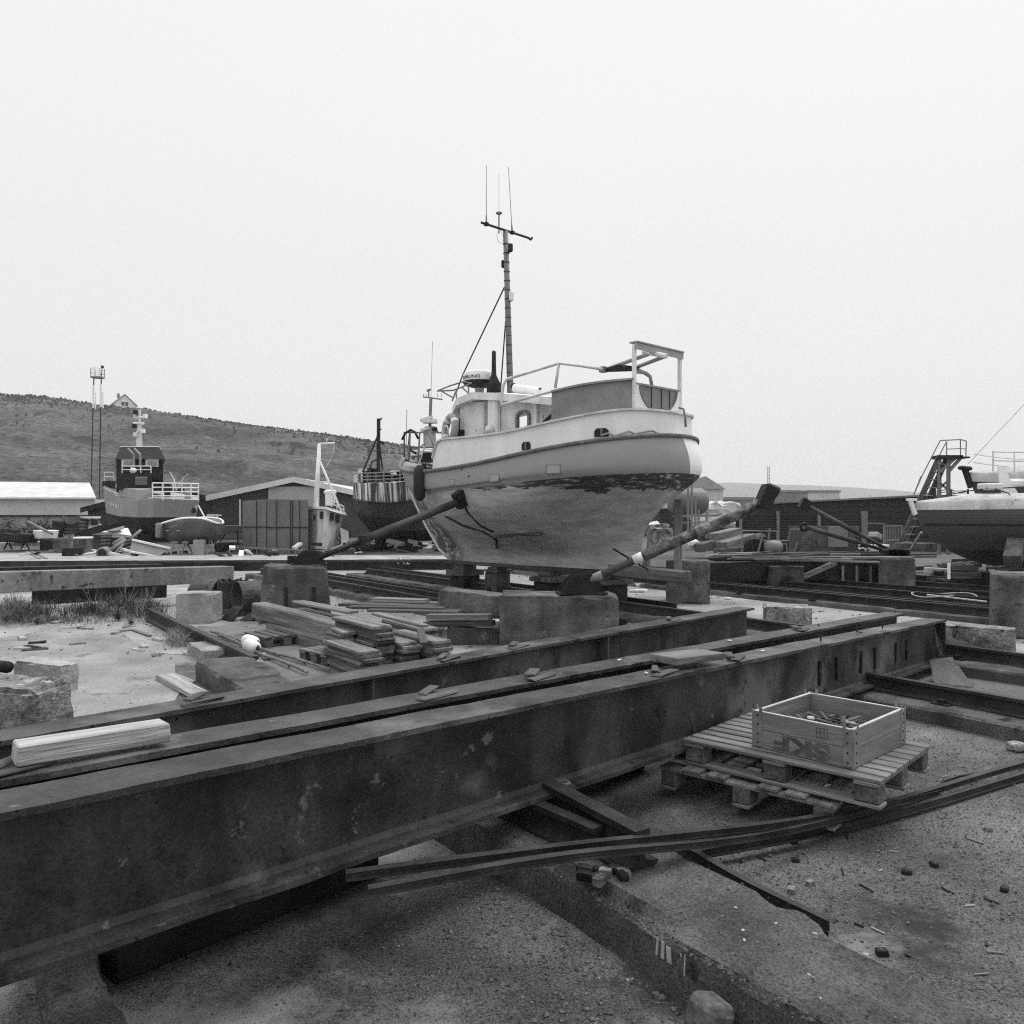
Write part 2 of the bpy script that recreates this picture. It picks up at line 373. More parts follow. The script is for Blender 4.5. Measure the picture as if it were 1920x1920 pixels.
# raised quay slab behind
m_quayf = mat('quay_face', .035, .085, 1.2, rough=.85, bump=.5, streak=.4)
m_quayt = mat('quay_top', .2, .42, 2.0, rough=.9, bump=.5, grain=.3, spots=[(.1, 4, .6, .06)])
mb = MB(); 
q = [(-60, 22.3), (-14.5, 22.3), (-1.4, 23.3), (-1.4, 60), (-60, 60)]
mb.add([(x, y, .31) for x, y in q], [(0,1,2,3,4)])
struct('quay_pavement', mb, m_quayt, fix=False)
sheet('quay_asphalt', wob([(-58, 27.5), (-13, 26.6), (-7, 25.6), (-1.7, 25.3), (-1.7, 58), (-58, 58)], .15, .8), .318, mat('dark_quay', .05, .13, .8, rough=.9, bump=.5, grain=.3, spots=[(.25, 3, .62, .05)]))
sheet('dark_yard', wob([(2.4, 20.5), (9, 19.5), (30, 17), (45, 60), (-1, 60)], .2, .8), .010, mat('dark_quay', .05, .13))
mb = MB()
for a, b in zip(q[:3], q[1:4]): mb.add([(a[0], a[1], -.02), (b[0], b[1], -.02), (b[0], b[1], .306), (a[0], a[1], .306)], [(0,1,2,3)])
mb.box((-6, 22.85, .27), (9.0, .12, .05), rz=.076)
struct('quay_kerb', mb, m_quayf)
mw = mat('quay_white_marks', .4, .5, 8)
mt = Matrix.Translation(W(757, 1052, 23.2-.16)) @ Matrix.Rotation(R(90), 4, 'X')
o = text('painted_mark', 'M2', .30, mw, mt); o['kind'] = 'structure'; o.name = 'road_marking'
# ------------------------------------------------------------------ hill
m_hill = mat('hill_scrub', .03, .09, .06, rough=.95, bump=1.0, bscale=1.3, stretch=(.6, 1, 2.2), grain=.75, spots=[(.11, .035, .56, .1), (.022, .07, .56, .08), (.13, .35, .62, .06), (.03, .45, .62, .05)], p0=.38, p1=.62)
ridge = [(-900, 690), (-300, 722), (0, 735), (100, 742), (200, 757), (300, 770), (400, 783), (500, 797), (600, 808), (700, 823), (770, 833), (900, 860), (1050, 890), (1200, 925), (1300, 950), (1420, 975)]
NX, NY = 300, 150; vs = []
for i in range(NX+1):
    px = -900+2320*i/NX
    for j in range(NY+1):
        t = j/NY
        Y = 85+t*165 if t < .85 else 85+.85*165+(t-.85)*900
        zr = (HY-sinterp(ridge, px))/F*225+EYE
        x = (px-CX)/F*225*(1 if Y > 225 else (.45+.55*Y/225))
        s = min(1, t/.85); prof = s**.8*.62+(3*s*s-2*s**3)*.38
        z = zr*prof
        n = noise.fractal(V((x*.018, Y*.03, 3)), 1, 2, 5)*4.5*math.sin(min(1, s*1.02)*math.pi)
        n += noise.fractal(V((x*.35, Y*.35, 1)), 1, 2, 4)*.55*min(1, s*6)
        vs.append((x, Y, z+n-.8))
mb = MB(); Q = NY+1; mb.add(vs, [(i*Q+j, (i+1)*Q+j, (i+1)*Q+j+1, i*Q+j+1) for i in range(NX) for j in range(NY)])
struct('hill', mb, m_hill, smooth=True, fix=False)
m_scrub = mat('scrub_leaves', .035, .10, .3, rough=.95, bump=0, grain=.3)
mb = MB()     # bushes scattered on the slope
for k in range(7000):
    i = random.randrange(4, NX-60); j = int(random.random()**.12*128); x, y, z = vs[i*Q+j]
    x += random.uniform(-.7, .7); y += random.uniform(-1, 1)
    s = random.uniform(.12, .34)*(1 if random.random() < .985 else 1.8)
    for q in range(3):
        a = random.random()*6.3; dx, dy = math.cos(a)*s*.8, math.sin(a)*s*.8; c = V((x+random.uniform(-s, s)*.8, y+random.uniform(-s, s)*.5, z+random.random()*s*.4))
        mb.add([c+V((-dx,-dy,-.3)), c+V((dx,dy,-.3)), c+V((dx*.5,dy*.5,s*1.1)), c+V((-dx*.6,-dy*.6,s*.8))], [(0,1,2,3)])
struct('scrub', mb, m_scrub, 'stuff', fix=False)
far = [(900, 930), (1200, 915), (1355, 905), (1450, 908), (1520, 910), (1600, 914), (1700, 921), (1800, 932), (1950, 948), (2100, 962)]
mb = MB(); vs = []
for i in range(121):
    px = 900+10*i; y = sinterp(far, px)+noise.fractal(V((px*.05, 0, 0)), 1, 2, 4)*.8
    for (Y, f) in ((1500, 0), (1650, .7), (1800, 1), (2100, .95)):
        vs.append(((px-CX)/F*1800, Y, ((HY-y)/F*1800+1.6)*f))
mb.add(vs, [(i*4+j, (i+1)*4+j, (i+1)*4+j+1, i*4+j+1) for i in range(120) for j in range(3)])
struct('hill', mb, mat('far_hill', .05, .1, .02, grain=.1), smooth=True, fix=False)
# haze
m = bpy.data.materials.new('haze'); m.use_nodes = True; t = m.node_tree; t.nodes.clear()
pv = t.nodes.new('ShaderNodeVolumePrincipled'); oo = t.nodes.new('ShaderNodeOutputMaterial')
pv.inputs['Color'].default_value = (.93, .93, .93, 1); pv.inputs['Density'].default_value = .00042; t.links.new(pv.outputs[0], oo.inputs['Volume'])
mb = MB().bx((-2900, -50, -1), (2900, 2900, 85)); struct('haze', mb, m, 'stuff')
# ------------------------------------------------------------------ house on the ridge, mast
hz = thing('hill_house', 'white gabled house with dark roof standing on the ridge of the hill', 'house', W(230, 766, 240))
def part(name, m, root, f, **k):
    mb = MB(); f(mb); return mb.build(name, m, root, **k)
P = 240/F
def hw(mb): mb.add([(-3.6,0,-2),(3.6,0,-2),(3.6,0,1.2),(0,0,4.5),(-3.6,0,1.2),(-3.6,9,-2),(3.6,9,-2),(3.6,9,1.2),(0,9,4.5),(-3.6,9,1.2)], [(0,1,2,3,4),(9,8,7,6,5),(0,4,9,5),(1,6,7,2),(0,5,6,1),(4,3,8,9),(3,2,7,8)])
part('wall', m_white, hz, hw)
rf = part('roof', m_mid, hz, lambda mb: (mb.bar((-2.0,4.3,2.95), (-2.0,4.3,2.96), 1, 1) if 0 else mb.hexa([V(p) for p in ((-4.2,-.4,.75),(0,-.4,4.65),(0,9.4,4.65),(-4.2,9.4,.75),(-4.2,-.4,.95),(0,-.4,4.85),(0,9.4,4.85),(-4.2,9.4,.95))]), mb.hexa([V(p) for p in ((4.2,-.4,.75),(0.01,-.4,4.62),(0.01,9.4,4.62),(4.2,9.4,.75),(4.2,-.4,.95),(0.01,-.4,4.82),(0.01,9.4,4.82),(4.2,9.4,.95))])))
part('chimney', m_mid, rf, lambda mb: mb.box((-1.6,3,4.4), (.9,.9,1.6)))
wn = part('window', m_white, hz, lambda mb: mb.box((0,-.04,1.3), (2.6,.1,1.8)))
part('pane', m_glass, wn, lambda mb: (mb.box((-.62,-.1,1.3), (1.0,.05,1.4)), mb.box((.62,-.1,1.3), (1.0,.05,1.4))))
hz.location = W(234, 764, 236); hz.rotation_euler[2] = R(36); hz.scale = (.82, .82, .82)
# twin-leg antenna mast
MY = 75
ms = thing('antenna_mast', 'twin-legged lattice antenna mast with round top platform before the hill', 'mast', W(176, 955, MY))
def leg(pa, pb): return lambda mb: (mb.tube([W(*pa, MY), W(*pb, MY)], .055, 6),)
part('leg', m_dark, ms, leg((176, 708), (170, 955))); part('leg', m_dark, ms, leg((190, 700), (186, 955)))
def plat(mb):
    c = W(183, 709, MY)
    mb.lathe([(.55,0),(.62,.02),(.62,.12),(.5,.14)], c, 16)
    for h in (.45, .85): mb.torus(c+V((0,0,h)), .62, .02, (0,0,1), 20, 5)
    for k in range(8):
        a = k*math.pi/4; mb.tube([c+V((.62*math.cos(a), .62*math.sin(a), .05)), c+V((.62*math.cos(a), .62*math.sin(a), .87))], .02, 4)
part('platform', m_grey, ms, plat)
for (x, y0, y1) in ((176, 722, 765), (190, 720, 763)):
    part('antenna_panel', m_white, ms, lambda mb: (mb.bar(W(x-1, y0, MY-.3), W(x-1, y1, MY-.3), .12, .12), mb.bar(W(x+3, y0+15, MY-.3), W(x+3, y1+2, MY-.3), .07, .1)))
part('lamp', m_dark, ms, lambda mb: (mb.tube([W(191, 700, MY), W(191, 684, MY)], .03, 5), mb.box(W(192, 688, MY), (.2,.2,.2))))
rebase(ms)
# ------------------------------------------------------------------ sheds
m_corr = mat('grey_cladding', .065, .095, 1, rough=.6, bump=.5, wave=('X', 4.2, 2), grain=.1)
m_roofl = mat('pale_roof', .5, .68, 1, rough=.6, bump=.3, wave=('X', 2.0, 1), grain=.05)
m_fascia = mat('white_fascia', .6, .75, 1, rough=.6)
def shedbox(root, x0, x1, Y, depth, y_eave, y_ridge, xr, m_wall, m_roof, ov=.3):
    zb = -.02; A = W(x0, y_eave, Y); B = W(x1, y_eave if isinstance(y_eave, (int,float)) else 0, Y); C = W(xr, y_ridge, Y); D = depth
    mb = MB(); mb.add([(A.x,Y,zb),(B.x,Y,zb),(B.x,Y,B.z),(C.x,Y,C.z),(A.x,Y,A.z)]+[(A.x,Y+D,zb),(B.x,Y+D,zb),(B.x,Y+D,B.z),(C.x,Y+D,C.z),(A.x,Y+D,A.z)], [(0,1,2,3,4),(9,8,7,6,5),(0,4,9,5),(1,6,7,2)])
    mb.build('wall', m_wall, root)
    def slab(P_, Q_):
        d = (V(P_)-V(Q_)).normalized()*ov; P2 = V(P_)+V((d.x, 0, d.z)); h = .12
        mb = MB(); mb.hexa([(P2.x,Y-.25,P2.z+.01),(Q_.x,Y-.25,Q_.z+.01),(Q_.x,Y+D,Q_.z+.01),(P2.x,Y+D,P2.z+.01),(P2.x,Y-.25,P2.z+h),(Q_.x,Y-.25,Q_.z+h),(Q_.x,Y+D,Q_.z+h),(P2.x,Y+D,P2.z+h)])
        r = mb.build('roof', m_roof, root)
        mb = MB(); mb.hexa([(P2.x,Y-.33,P2.z-.16),(Q_.x,Y-.33,Q_.z-.16),(Q_.x,Y-.255,Q_.z-.16),(P2.x,Y-.255,P2.z-.16),(P2.x,Y-.33,P2.z+.14),(Q_.x,Y-.33,Q_.z+.14),(Q_.x,Y-.255,Q_.z+.14),(P2.x,Y-.255,P2.z+.14)])
        mb.build('fascia', m_fascia, r)
    slab(A, C); slab(B, C); return root
s1 = thing('boat_shed', 'large grey corrugated shed with pale gable edges behind the metal container', 'shed', W(560, 1035, 44))
shedbox(s1, 400, 705, 44, 30, 932, 899, 553, m_corr, m_roofl)
part('door', mat('shed_door', .38, .44, 1), s1, lambda mb: mb.box((W(548, 0, 43.9).x, 43.9, 1.6), (2.6, .1, 3.0)))
part('drainpipe', m_fascia, s1, lambda mb: mb.tube([(W(450,0,43.8).x, 43.8, 0), (W(450,0,43.8).x, 43.8, 2.4)], .05, 6))
rebase(s1)
s2 = thing('boat_shed', 'low dark shed with sloping roof left of the large corrugated shed', 'shed', W(400, 1030, 50))
m_fs = m_fascia; m_fascia = m_dark
shedbox(s2, 165, 462, 47.5, 20, 954, 914, 320, mat('dark_cladding', .05, .075, 1, rough=.6, bump=.5, wave=('X', 4, 2)), m_dark); m_fascia = m_fs
rebase(s2)
s3 = thing('boat_shed', 'long white-roofed shed at the foot of the hill on the far left', 'shed', W(60, 990, 70))
A, B = W(-260, 936, 70), W(178, 936, 70); C = W(168, 908, 76)
part('roof', m_roofl, s3, lambda mb: mb.hexa([V((A.x,69.6,A.z)), V((B.x+.3,69.6,A.z)), V((C.x,76,C.z)), V((A.x,76,C.z+.2)), V((A.x,69.6,A.z+.15)), V((B.x+.3,69.6,A.z+.15)), V((C.x,76,C.z+.15)), V((A.x,76,C.z+.35))]))
part('wall', mat('pale_wall', .42, .5, .6), s3, lambda mb: mb.bx((A.x, 70, 0), (B.x, 76, A.z-.01)))
rebase(s3)
# garden wall
gw = thing('boundary_wall', 'long pale low wall with dark coping left of the green fishing boat', 'wall', W(60, 1000, 56))
part('panel', mat('wall_render', .24, .34, .5, streak=.3, spots=[(.12, 1, .6, .1)]), gw, lambda mb: mb.bx((W(-200,0,56).x, 56, 0), (W(185,0,56).x, 56.2, 1.4)))
part('coping', m_dark, gw, lambda mb: mb.bx((W(-200,0,56).x, 55.9, 1.4), (W(185,0,56).x, 56.3, 1.52)))
def posts(mb):
    for px in (18, 52, 88, 118): mb.box((W(px, 0, 55.95).x, 55.95, .7), (.12, .12, 1.4))
part('pilasters', m_conc, gw, posts); rebase(gw)
# right side long dark building
rb = thing('warehouse', 'long low black warehouse behind the steel frame and ladder tower', 'building', W(1500, 1020, 40))
m_bw = mat('black_cladding', .022, .034, .6, rough=.7, bump=.3, wave=('Z', 1.2, 1), grain=.1)
A, B, C = W(1235, 955, 52), W(1735, 931, 34), W(2100, 938, 31)
def rwb(mb):
    for p, q in ((A, B), (B, C)):
        mb.add([(p.x,p.y,0),(q.x,q.y,0),(q.x,q.y,q.z),(p.x,p.y,p.z),(p.x,p.y+14,0),(q.x,q.y+14,0),(q.x,q.y+14,q.z),(p.x,p.y+14,p.z)], [(0,1,2,3),(4,7,6,5),(3,2,6,7),(0,3,7,4),(1,5,6,2)])
part('wall', m_bw, rb, rwb)
def rwr(mb):
    for p, q in ((A, B), (B, C)):
        mb.bar(p+V((0,-.1,.04)), q+V((0,-.1,.04)), .2, .08)
part('roof_edge', m_mid, rb, rwr)
rebase(rb)
# boarded fence in front of it
fn = thing('board_fence', 'dark horizontal board fence with pale posts behind the machinery', 'fence', W(1500, 1030, 31))
part('boards', mat('fence_boards', .02, .035, 1, bump=.5, wave=('Z', 3, 2)), fn, lambda mb: mb.bx((W(1380,0,31).x, 31, .05), (W(1618,0,31).x, 31.06, 1.62)))
for px in (1389, 1459, 1536, 1621):
    part('post', m_mid, fn, lambda mb: mb.box((W(px,0,30.9).x, 30.92, .85), (.1 if px < 1600 else .22, .1, 1.75)))
rebase(fn)
pn = stick('concrete_wall', 'long stained concrete panel standing before the board fence', 'panel', W(1480, 1020, 29.5)*1, W(1610, 1020, 29.5), .15, 1.15, m_concd); pn.location.z = .6
stick('plywood_sheet', 'pale square sheet leaning on the board fence', 'sheet', W(1553, 1006, 29.2), W(1590, 1006, 29.2), .04, .75, m_mid)
gt = thing('metal_gate', 'pale barred metal gate beside the foot of the ladder tower', 'gate', W(1670, 1030, 27))
part('gate_frame', m_mid, gt, lambda mb: [mb.bar(W(a, b, 27), W(c, d, 27), .06) for a,b,c,d in ((1658,986,1658,1032),(1690,986,1690,1032),(1658,986,1690,986),(1658,1013,1690,1013),(1658,1030,1690,1030))])
part('bars', m_mid, gt, lambda mb: [mb.tube([W(px,986,27), W(px,1030,27)], .015, 4) for px in range(1661, 1690, 3)])
part('top_rail', m_mid, gt, lambda mb: mb.bar(W(1622, 981, 27.3), W(1660, 982, 27.3), .05)); rebase(gt)
# distant pale buildings
def pale(name, label, px0, px1, y, Y, dz, m, gable=None):
    r = thing(name, label, 'building', (W((px0+px1)/2, 0, Y).x, Y, 0))
    a, b = W(px0, y, Y), W(px1, y, Y)
    part('wall', m, r, lambda mb: mb.bx((a.x, Y, 0), (b.x, Y+dz, a.z)))
    if gable:
        g = W(gable[0], gable[1], Y)
        part('roof', m_grey, r, lambda mb: mb.add([(a.x-.3,Y-.3,a.z),(b.x+.3,Y-.3,b.z),(g.x,Y-.3,g.z),(a.x-.3,Y+dz,a.z),(b.x+.3,Y+dz,b.z),(g.x,Y+dz,g.z)], [(0,1,2),(5,4,3),(0,2,5,3),(1,4,5,2)]))
    else: part('parapet', m_mid, r, lambda mb: mb.bx((a.x-.2, Y-.2, a.z), (b.x+.2, Y+dz+.2, a.z+.4)))
    def win(mb):
        k = int((b.x-a.x)/3)
        for i in range(k): mb.box((a.x+1.5+3*i, Y-.03, a.z*.55), (1.2, .1, 1.0))
    part('window', m_glass, r, win); rebase(r); return r
m_pb = mat('pale_building', .45, .55, .5, rough=.8, wave=('X', 1, .4), grain=.05)
pale('harbour_building', 'pale gabled harbour hall directly right of the white boat stern', 1240, 1356, 917, 110, 25, m_pb, (1322, 893))
pale('harbour_building', 'flat roofed pale block beyond the black warehouse', 1515, 1574, 923, 160, 20, m_pb)
pale('harbour_building', 'small darker flat block beside the pale flat roofed block beyond the warehouse', 1468, 1500, 923, 155, 15, m_mid)
pale('harbour_building', 'low grey block between the pale hall and the flat roofed blocks', 1356, 1412, 937, 120, 15, m_mid)
lm = thing('lattice_mast', 'thin distant lattice mast above the black warehouse roof', 'mast', (W(1441,0,150).x, 150, 0))
part('pole', m_mid, lm, lambda mb: [mb.tube([(W(1439+k,0,150).x, 150, 0), (W(1439.5+k*.7,0,150).x, 150, W(0,874,150).z)], .06, 4) for k in (0, 4)])
part('braces', m_mid, lm, lambda mb: [mb.tube([W(1439+4*(k%2), 960-6*k, 150), W(1443-4*(k%2), 954-6*k, 150)], .04, 4) for k in range(14)]); rebase(lm)
# ------------------------------------------------------------------ the white fishing boat
def hullmat(name, top, low, wl, tran=None, white=.75, band=None, uend=99, lowvar=.7, planks=0):
    """paint split along a waterline z = wl[0]+wl[1]*u in the boat's own coordinates"""
    m = bpy.data.materials.new(name); m.use_nodes = True; t = m.node_tree; N = t.nodes; K = t.links.new; bs = N['Principled BSDF']
    tc = N.new("ShaderNodeTexCoord"); sp = N.new("ShaderNodeSeparateXYZ"); K(tc.outputs['Object'], sp.inputs[0])
    def ma(op, a, b=None, c=None):
        q = N.new("ShaderNodeMath"); q.operation = op
        for i, v in enumerate((a, b, c)):
            if v is None: continue
            if isinstance(v, (int, float)): q.inputs[i].default_value = v
            else: K(v, q.inputs[i])
        return q.outputs[0]
    def nz(s, st=(1,1,1), d=8, r=.6):
        mp = N.new("ShaderNodeMapping"); mp.inputs['Scale'].default_value = st; K(tc.outputs['Object'], mp.inputs[0])
        n = N.new("ShaderNodeTexNoise"); n.inputs['Scale'].default_value = s; n.inputs['Detail'].default_value = d; n.inputs['Roughness'].default_value = r
        K(mp.outputs[0], n.inputs[0]); return n.outputs[0]
    def mrg(v, a, b, c, d):
        r = N.new("ShaderNodeMapRange"); r.inputs[1].default_value = a; r.inputs[2].default_value = b; r.inputs[3].default_value = c; r.inputs[4].default_value = d; K(v, r.inputs[0]); return r.outputs[0]
    def mix(f, a, b):
        q = N.new("ShaderNodeMix"); q.data_type = 'FLOAT'; K(f, q.inputs[0])
        for i, v in ((2, a), (3, b)):
            if isinstance(v, (int, float)): q.inputs[i].default_value = v
            else: K(v, q.inputs[i])
        return q.outputs[0]
    h = ma('SUBTRACT', sp.outputs[2], ma('MULTIPLY_ADD', sp.outputs[0], wl[1], wl[0]))     # height above the waterline
    fine = nz(60, d=5); big = nz(1.1, (1, 1, 2.4)); med = nz(5, (.35, 1, 2.2))
    topc = ma('MULTIPLY', mrg(big, .3, .7, top*.93, top*1.07), mrg(fine, .3, .7, .95, 1.05))
    if tran: # white painted stern
        topc = mix(ma('MULTIPLY', ma('GREATER_THAN', sp.outputs[0], 6.9), mrg(ma('ADD', sp.outputs[1], ma('MULTIPLY', h, tran[1])), tran[0], tran[0]+.01, 0, 1)), topc, white)
    lowc = ma('MULTIPLY', mrg(med, .3, .7, low*(1-lowvar*.4), low*(1+lowvar*.3)), mrg(big, .35, .65, 1-lowvar*.35, 1.1))
    if band: # worn dark boot-top under the waterline
        wdt = ma('ADD', mrg(nz(1.3, (.8,.8,.1)), .35, .65, -.04, .12), mrg(sp.outputs[0], 3.2, 7.2, -.12, .22))
        inb = ma('GREATER_THAN', ma('ADD', h, ma('ADD', wdt, ma('MULTIPLY', ma('SUBTRACT', nz(9, (.5,1,3), 9, .7), .5), .16))), 0)
        chip = mrg(nz(7, (.3, 1, 4), 9, .7), .54, .58, 1, .25)
        lowc = mix(ma('MULTIPLY', inb, chip), lowc, ma('MULTIPLY', mrg(med, .3, .7, .7, 1.5), band))
        bowd = ma('MULTIPLY', mrg(sp.outputs[0], 1.9, 2.3, 1, 0), mrg(nz(4, (1,1,1.4), 9, .7), .38, .5, 0, 1))
        lowc = mix(bowd, lowc, ma('MULTIPLY', band, 1.7))
    c = mix(mrg(h, -.004, .004, 0, 1), lowc, topc)
    bp = N.new("ShaderNodeBump"); bp.inputs['Strength'].default_value = .25; bp.inputs['Distance'].default_value = .01
    hh = ma('ADD', ma('MULTIPLY', fine, .3), ma('MULTIPLY', nz(3, (.5,1,1.5)), 2.0))
    if planks:
        wv = N.new("ShaderNodeTexWave"); wv.bands_direction = 'Z'; wv.inputs['Scale'].default_value = planks; wv.inputs['Distortion'].default_value = .6; K(tc.outputs['Object'], wv.inputs[0])
        c = ma('MULTIPLY', c, mrg(wv.outputs[1], 0, .18, .72, 1)); hh = ma('ADD', hh, ma('MULTIPLY', wv.outputs[1], .6))
    K(hh, bp.inputs['Height']); K(bp.outputs[0], bs.inputs['Normal']); K(c, bs.inputs['Base Color']); bs.inputs['Roughness'].default_value = .6; bs.inputs['Specular IOR Level'].default_value = .25
    return m
BO = V((-2.43, 17.98, 0)); BR = math.atan2(-.73, .68)
boat = thing('fishing_boat', 'white and grey fishing cutter standing on keel blocks with tall mast and stern gantry', 'boat', BO, BR)
ZS = [(0, 2.86), (1, 2.60), (2.5, 2.44), (4, 2.49), (5.5, 2.63), (6.5, 2.74), (7.8, 2.90)]
zs = lambda u: sinterp(ZS, u)
def lin(*t): return lambda u: sinterp(list(t), u)
LV = [(0, 7.48, zs, 1.53, 2.1, .70, 2.4),
      (.18, 7.56, lambda u: zs(u)-.32, 1.57, 1.9, .70, 2.4),
      (.42, 7.54, lin((0,1.93),(3,2.05),(6,2.2),(7.85,2.28)), 1.52, 1.7, .70, 2.3),
      (.65, 7.32, lin((0,1.65),(3,1.66),(5,1.74),(7.55,2.07)), 1.34, 1.45, .62, 2.0),
      (.86, 7.2, lin((.8,1.38),(3,1.36),(5,1.42),(6.2,1.6),(7.2,1.92)), .98, 1.3, .52, 1.5),
      (1.13, 6.95, lin((1,1.1),(3,1.12),(5.2,1.15),(6.2,1.3),(6.95,1.62)), .52, 1.15, .45, 1.2),
      (1.34, 6.72, lin((1.3,.88),(5,.92),(6.1,1.0),(6.72,1.3)), .17, 1.0, .5, 1.0),
      (1.74, 6.62, lin((1,.64),(7,.70)), .09, 1.0, .6, 3.0)]
mb, hg = hull(LV, 72, 5)
hu = mb.build('hull', hullmat('cutter_hull', .27, .45, (1.86, .054), tran=(.10, .2), white=.8, band=.045), boat, smooth=True)
em = hu.data; 
def hb(u, lvl=0):    # half breadth at level 0..
    best = min(hg, key=lambda r: abs(r[lvl*5][0]-u)); return best[lvl*5][1]
def hbz(u, z):      # half breadth of the skin at (u, z)
    r = min(hg, key=lambda r: abs(sinterp([(i, q[0]) for i, q in enumerate(r)], len(r)*.3)-u))
    q = min(r, key=lambda q: abs(q[2]-z)); return q[1]
outl = [(r[0][0], r[0][1]) for r in hg]     # sheer outline, bow -> stern
def offs(pts, d):       # offset the open outline inward
    out = []
    for i, (x, y) in enumerate(pts):
        a = pts[max(i-1, 0)]; b = pts[min(i+1, len(pts)-1)]; t = V((b[0]-a[0], b[1]-a[1])).normalized(); out.append((x-(-t.y)*d if 0 else x+t.y*d, max(0, y-t.x*d)))
    return out
# rubbing strake round the sheer
def ring(sgn=1): pass
mb = MB()
loopl = [(u, -b, zs(u)) for u, b in outl]; loopr = [(u, b, zs(u)) for u, b in reversed(outl)]
full = loopl+loopr[1:]
for (a, b) in zip(full, full[1:]):
    if (V(a)-V(b)).length < 1e-4: continue
prof = [(0, -.04), (.035, -.034), (.042, 0), (.035, .022), (-.03, .03), (-.05, .0)]
def sweep(mb, path, prof, closed=False):
    vs = []; n = len(path)
    for i, p in enumerate(path):
        a = V(path[i-1] if i else path[0]); b = V(path[min(i+1, n-1)]); t = (b-a); t.z = 0; t.normalize(); o = V((t.y, -t.x, 0))
        for (x, z) in prof: vs.append(V(p)+o*x+V((0,0,z)))
    k = len(prof); mb.add(vs, [(i*k+j, i*k+(j+1) % k, (i+1)*k+(j+1) % k, (i+1)*k+j) for i in range(n-1) for j in range(k)]+[tuple(range(k)), tuple((n-1)*k+j for j in range(k))])
pth = []
for p in full:
    if not pth or (V(p)-V(pth[-1])).length > .03: pth.append(p)
sweep(mb, pth, [(-x, z) for x, z in prof][::-1] if False else prof)
c0 = sum((V(p) for p in pth), V())/len(pth)
mb.build('rubbing_strake', mat('strake_paint', .12, .2, 5, rough=.7, spots=[(.35, 9, .64, .05)]), boat, smooth=True)
# bulwark
ZB = [(2.3, 3.0), (3, 2.99), (4.9, 2.99), (6.1, 3.10), (7.0, 3.22), (7.45, 3.23), (7.8, 3.20)]
io = [(u-(.10 if u > 7.2 else 0)*min(1,(u-7.2)/.2 if u>7.2 else 0), b) for u, b in offs(outl, .07) if u > 2.8]
def wall_mesh(path, zlo, zhi, th, uclip=None):
    mb = MB(); n = len(path); vs = []
    for i, (x, y) in enumerate(path):
        a = V(path[max(i-1,0)]); b = V(path[min(i+1,n-1)]); t = (b-a).normalized(); nn = V((-t.y, t.x))
        lo, hi = zlo(x, y), zhi(x, y); lean = .02
        vs += [(x, y, lo), (x+nn.x*lean, y+nn.y*lean, hi), (x+nn.x*(th+lean), y+nn.y*(th+lean), hi), (x+nn.x*th, y+nn.y*th, lo)]
    return mb.add(vs, [(i*4+j, i*4+(j+1) % 4, (i+1)*4+(j+1) % 4, (i+1)*4+j) for i in range(n-1) for j in range(4)]+[(0,1,2,3), tuple((n-1)*4+k for k in range(4))])
# near half then far half, one continuous wall
half = [(u, -b) for u, b in io]; half2 = [(u, b) for u, b in reversed(io)]
pathb = []
for p in half+half2:
    if not pathb or (V(p)-V(pathb[-1])).length > .02: pathb.append(p)
bt = lambda x, y: zs(x)+.02+(sinterp(ZB, x)-zs(x)-.02)*min(1, max(0.02, (x-2.82)/.3))
bwk = wall_mesh(pathb, lambda x, y: zs(x)-.03, bt, .05).build('bulwark', m_white, boat, smooth=False)
mb = MB(); tp = [(x, y, bt(x, y)+.01) for x, y in pathb]
sweep(mb, tp, [(-.0, -.012), (.02, -.012), (.02, .018), (-.08, .018), (-.08, -.012)]); mb.build('cap_rail', m_whiteg, boat)
# stem bar
mb = MB(); mb.tube([(r, 0, z) for r, z in ((-.03, 2.9), (.16, 2.54), (.39, 1.93), (.62, 1.65), (.83, 1.38), (1.1, 1.1), (1.31, .88), (1.71, .66))], .035, 8); mb.build('stem', m_whiteg, boat, smooth=True)
# keel shoe, dark
MB().box((4.5, 0, .635), (6.0, .2, .07)).build('keel_shoe', m_woodd, boat, bev=.01)
# shell details on the near side
def onskin(u, z, out=.0, du=.12, dz=.08):
    b = hbz(u, z); b2 = hbz(u+du, z); b3 = hbz(u, z+dz)
    p = V((u, -b, z)); t = V((du, -(b2-b), 0)).normalized(); s_ = V((0, -(b3-b), dz)).normalized(); n = t.cross(s_).normalized()
    if n.y > 0: n = -n
    return p+n*out, t, s_, n
def boatuv(px, py):      # pixel -> (u, z) on the near skin by search
    best = None
    for i in range(4, 150):
        u = i*.05
        for (r) in (min(hg, key=lambda r: abs(r[5][0]-u)),):
            for q in r:
                P_ = BO+Matrix.Rotation(BR, 3, 'Z')@V((q[0], -q[1], q[2])); X = CX+P_.x/P_.y*F; Y_ = HY-(P_.z-EYE)/P_.y*F
                d = (X-px)**2+(Y_-py)**2
                if best is None or d < best[0]: best = (d, q[0], q[2])
    return best[1], best[2]
for (px, py, w_, h_) in ((814, 908, .16, .09), (849, 906, .15, .10), (928, 897, .22, .12), (1034, 879, .25, .13)):
    u, z = boatuv(px, py); p, t, s_, n = onskin(u, z, .002)
    mbx = MB()
    for (a, b_) in (((-1,-1),(1,-1)), ((1,-1),(1,1)), ((1,1),(-1,1)), ((-1,1),(-1,-1))):
        mbx.bar(p+t*w_/2*a[0]+s_*h_/2*a[1], p+t*w_/2*b_[0]+s_*h_/2*b_[1], .012, .012, up=n)
    fr = mbx.build('hull_port', m_mid, boat)
    mbx = MB(); mbx.bar(p-t*w_*.46-n*.0, p+t*w_*.46, h_*.9, .012, up=n); mbx.build('cover', m_grey, fr)
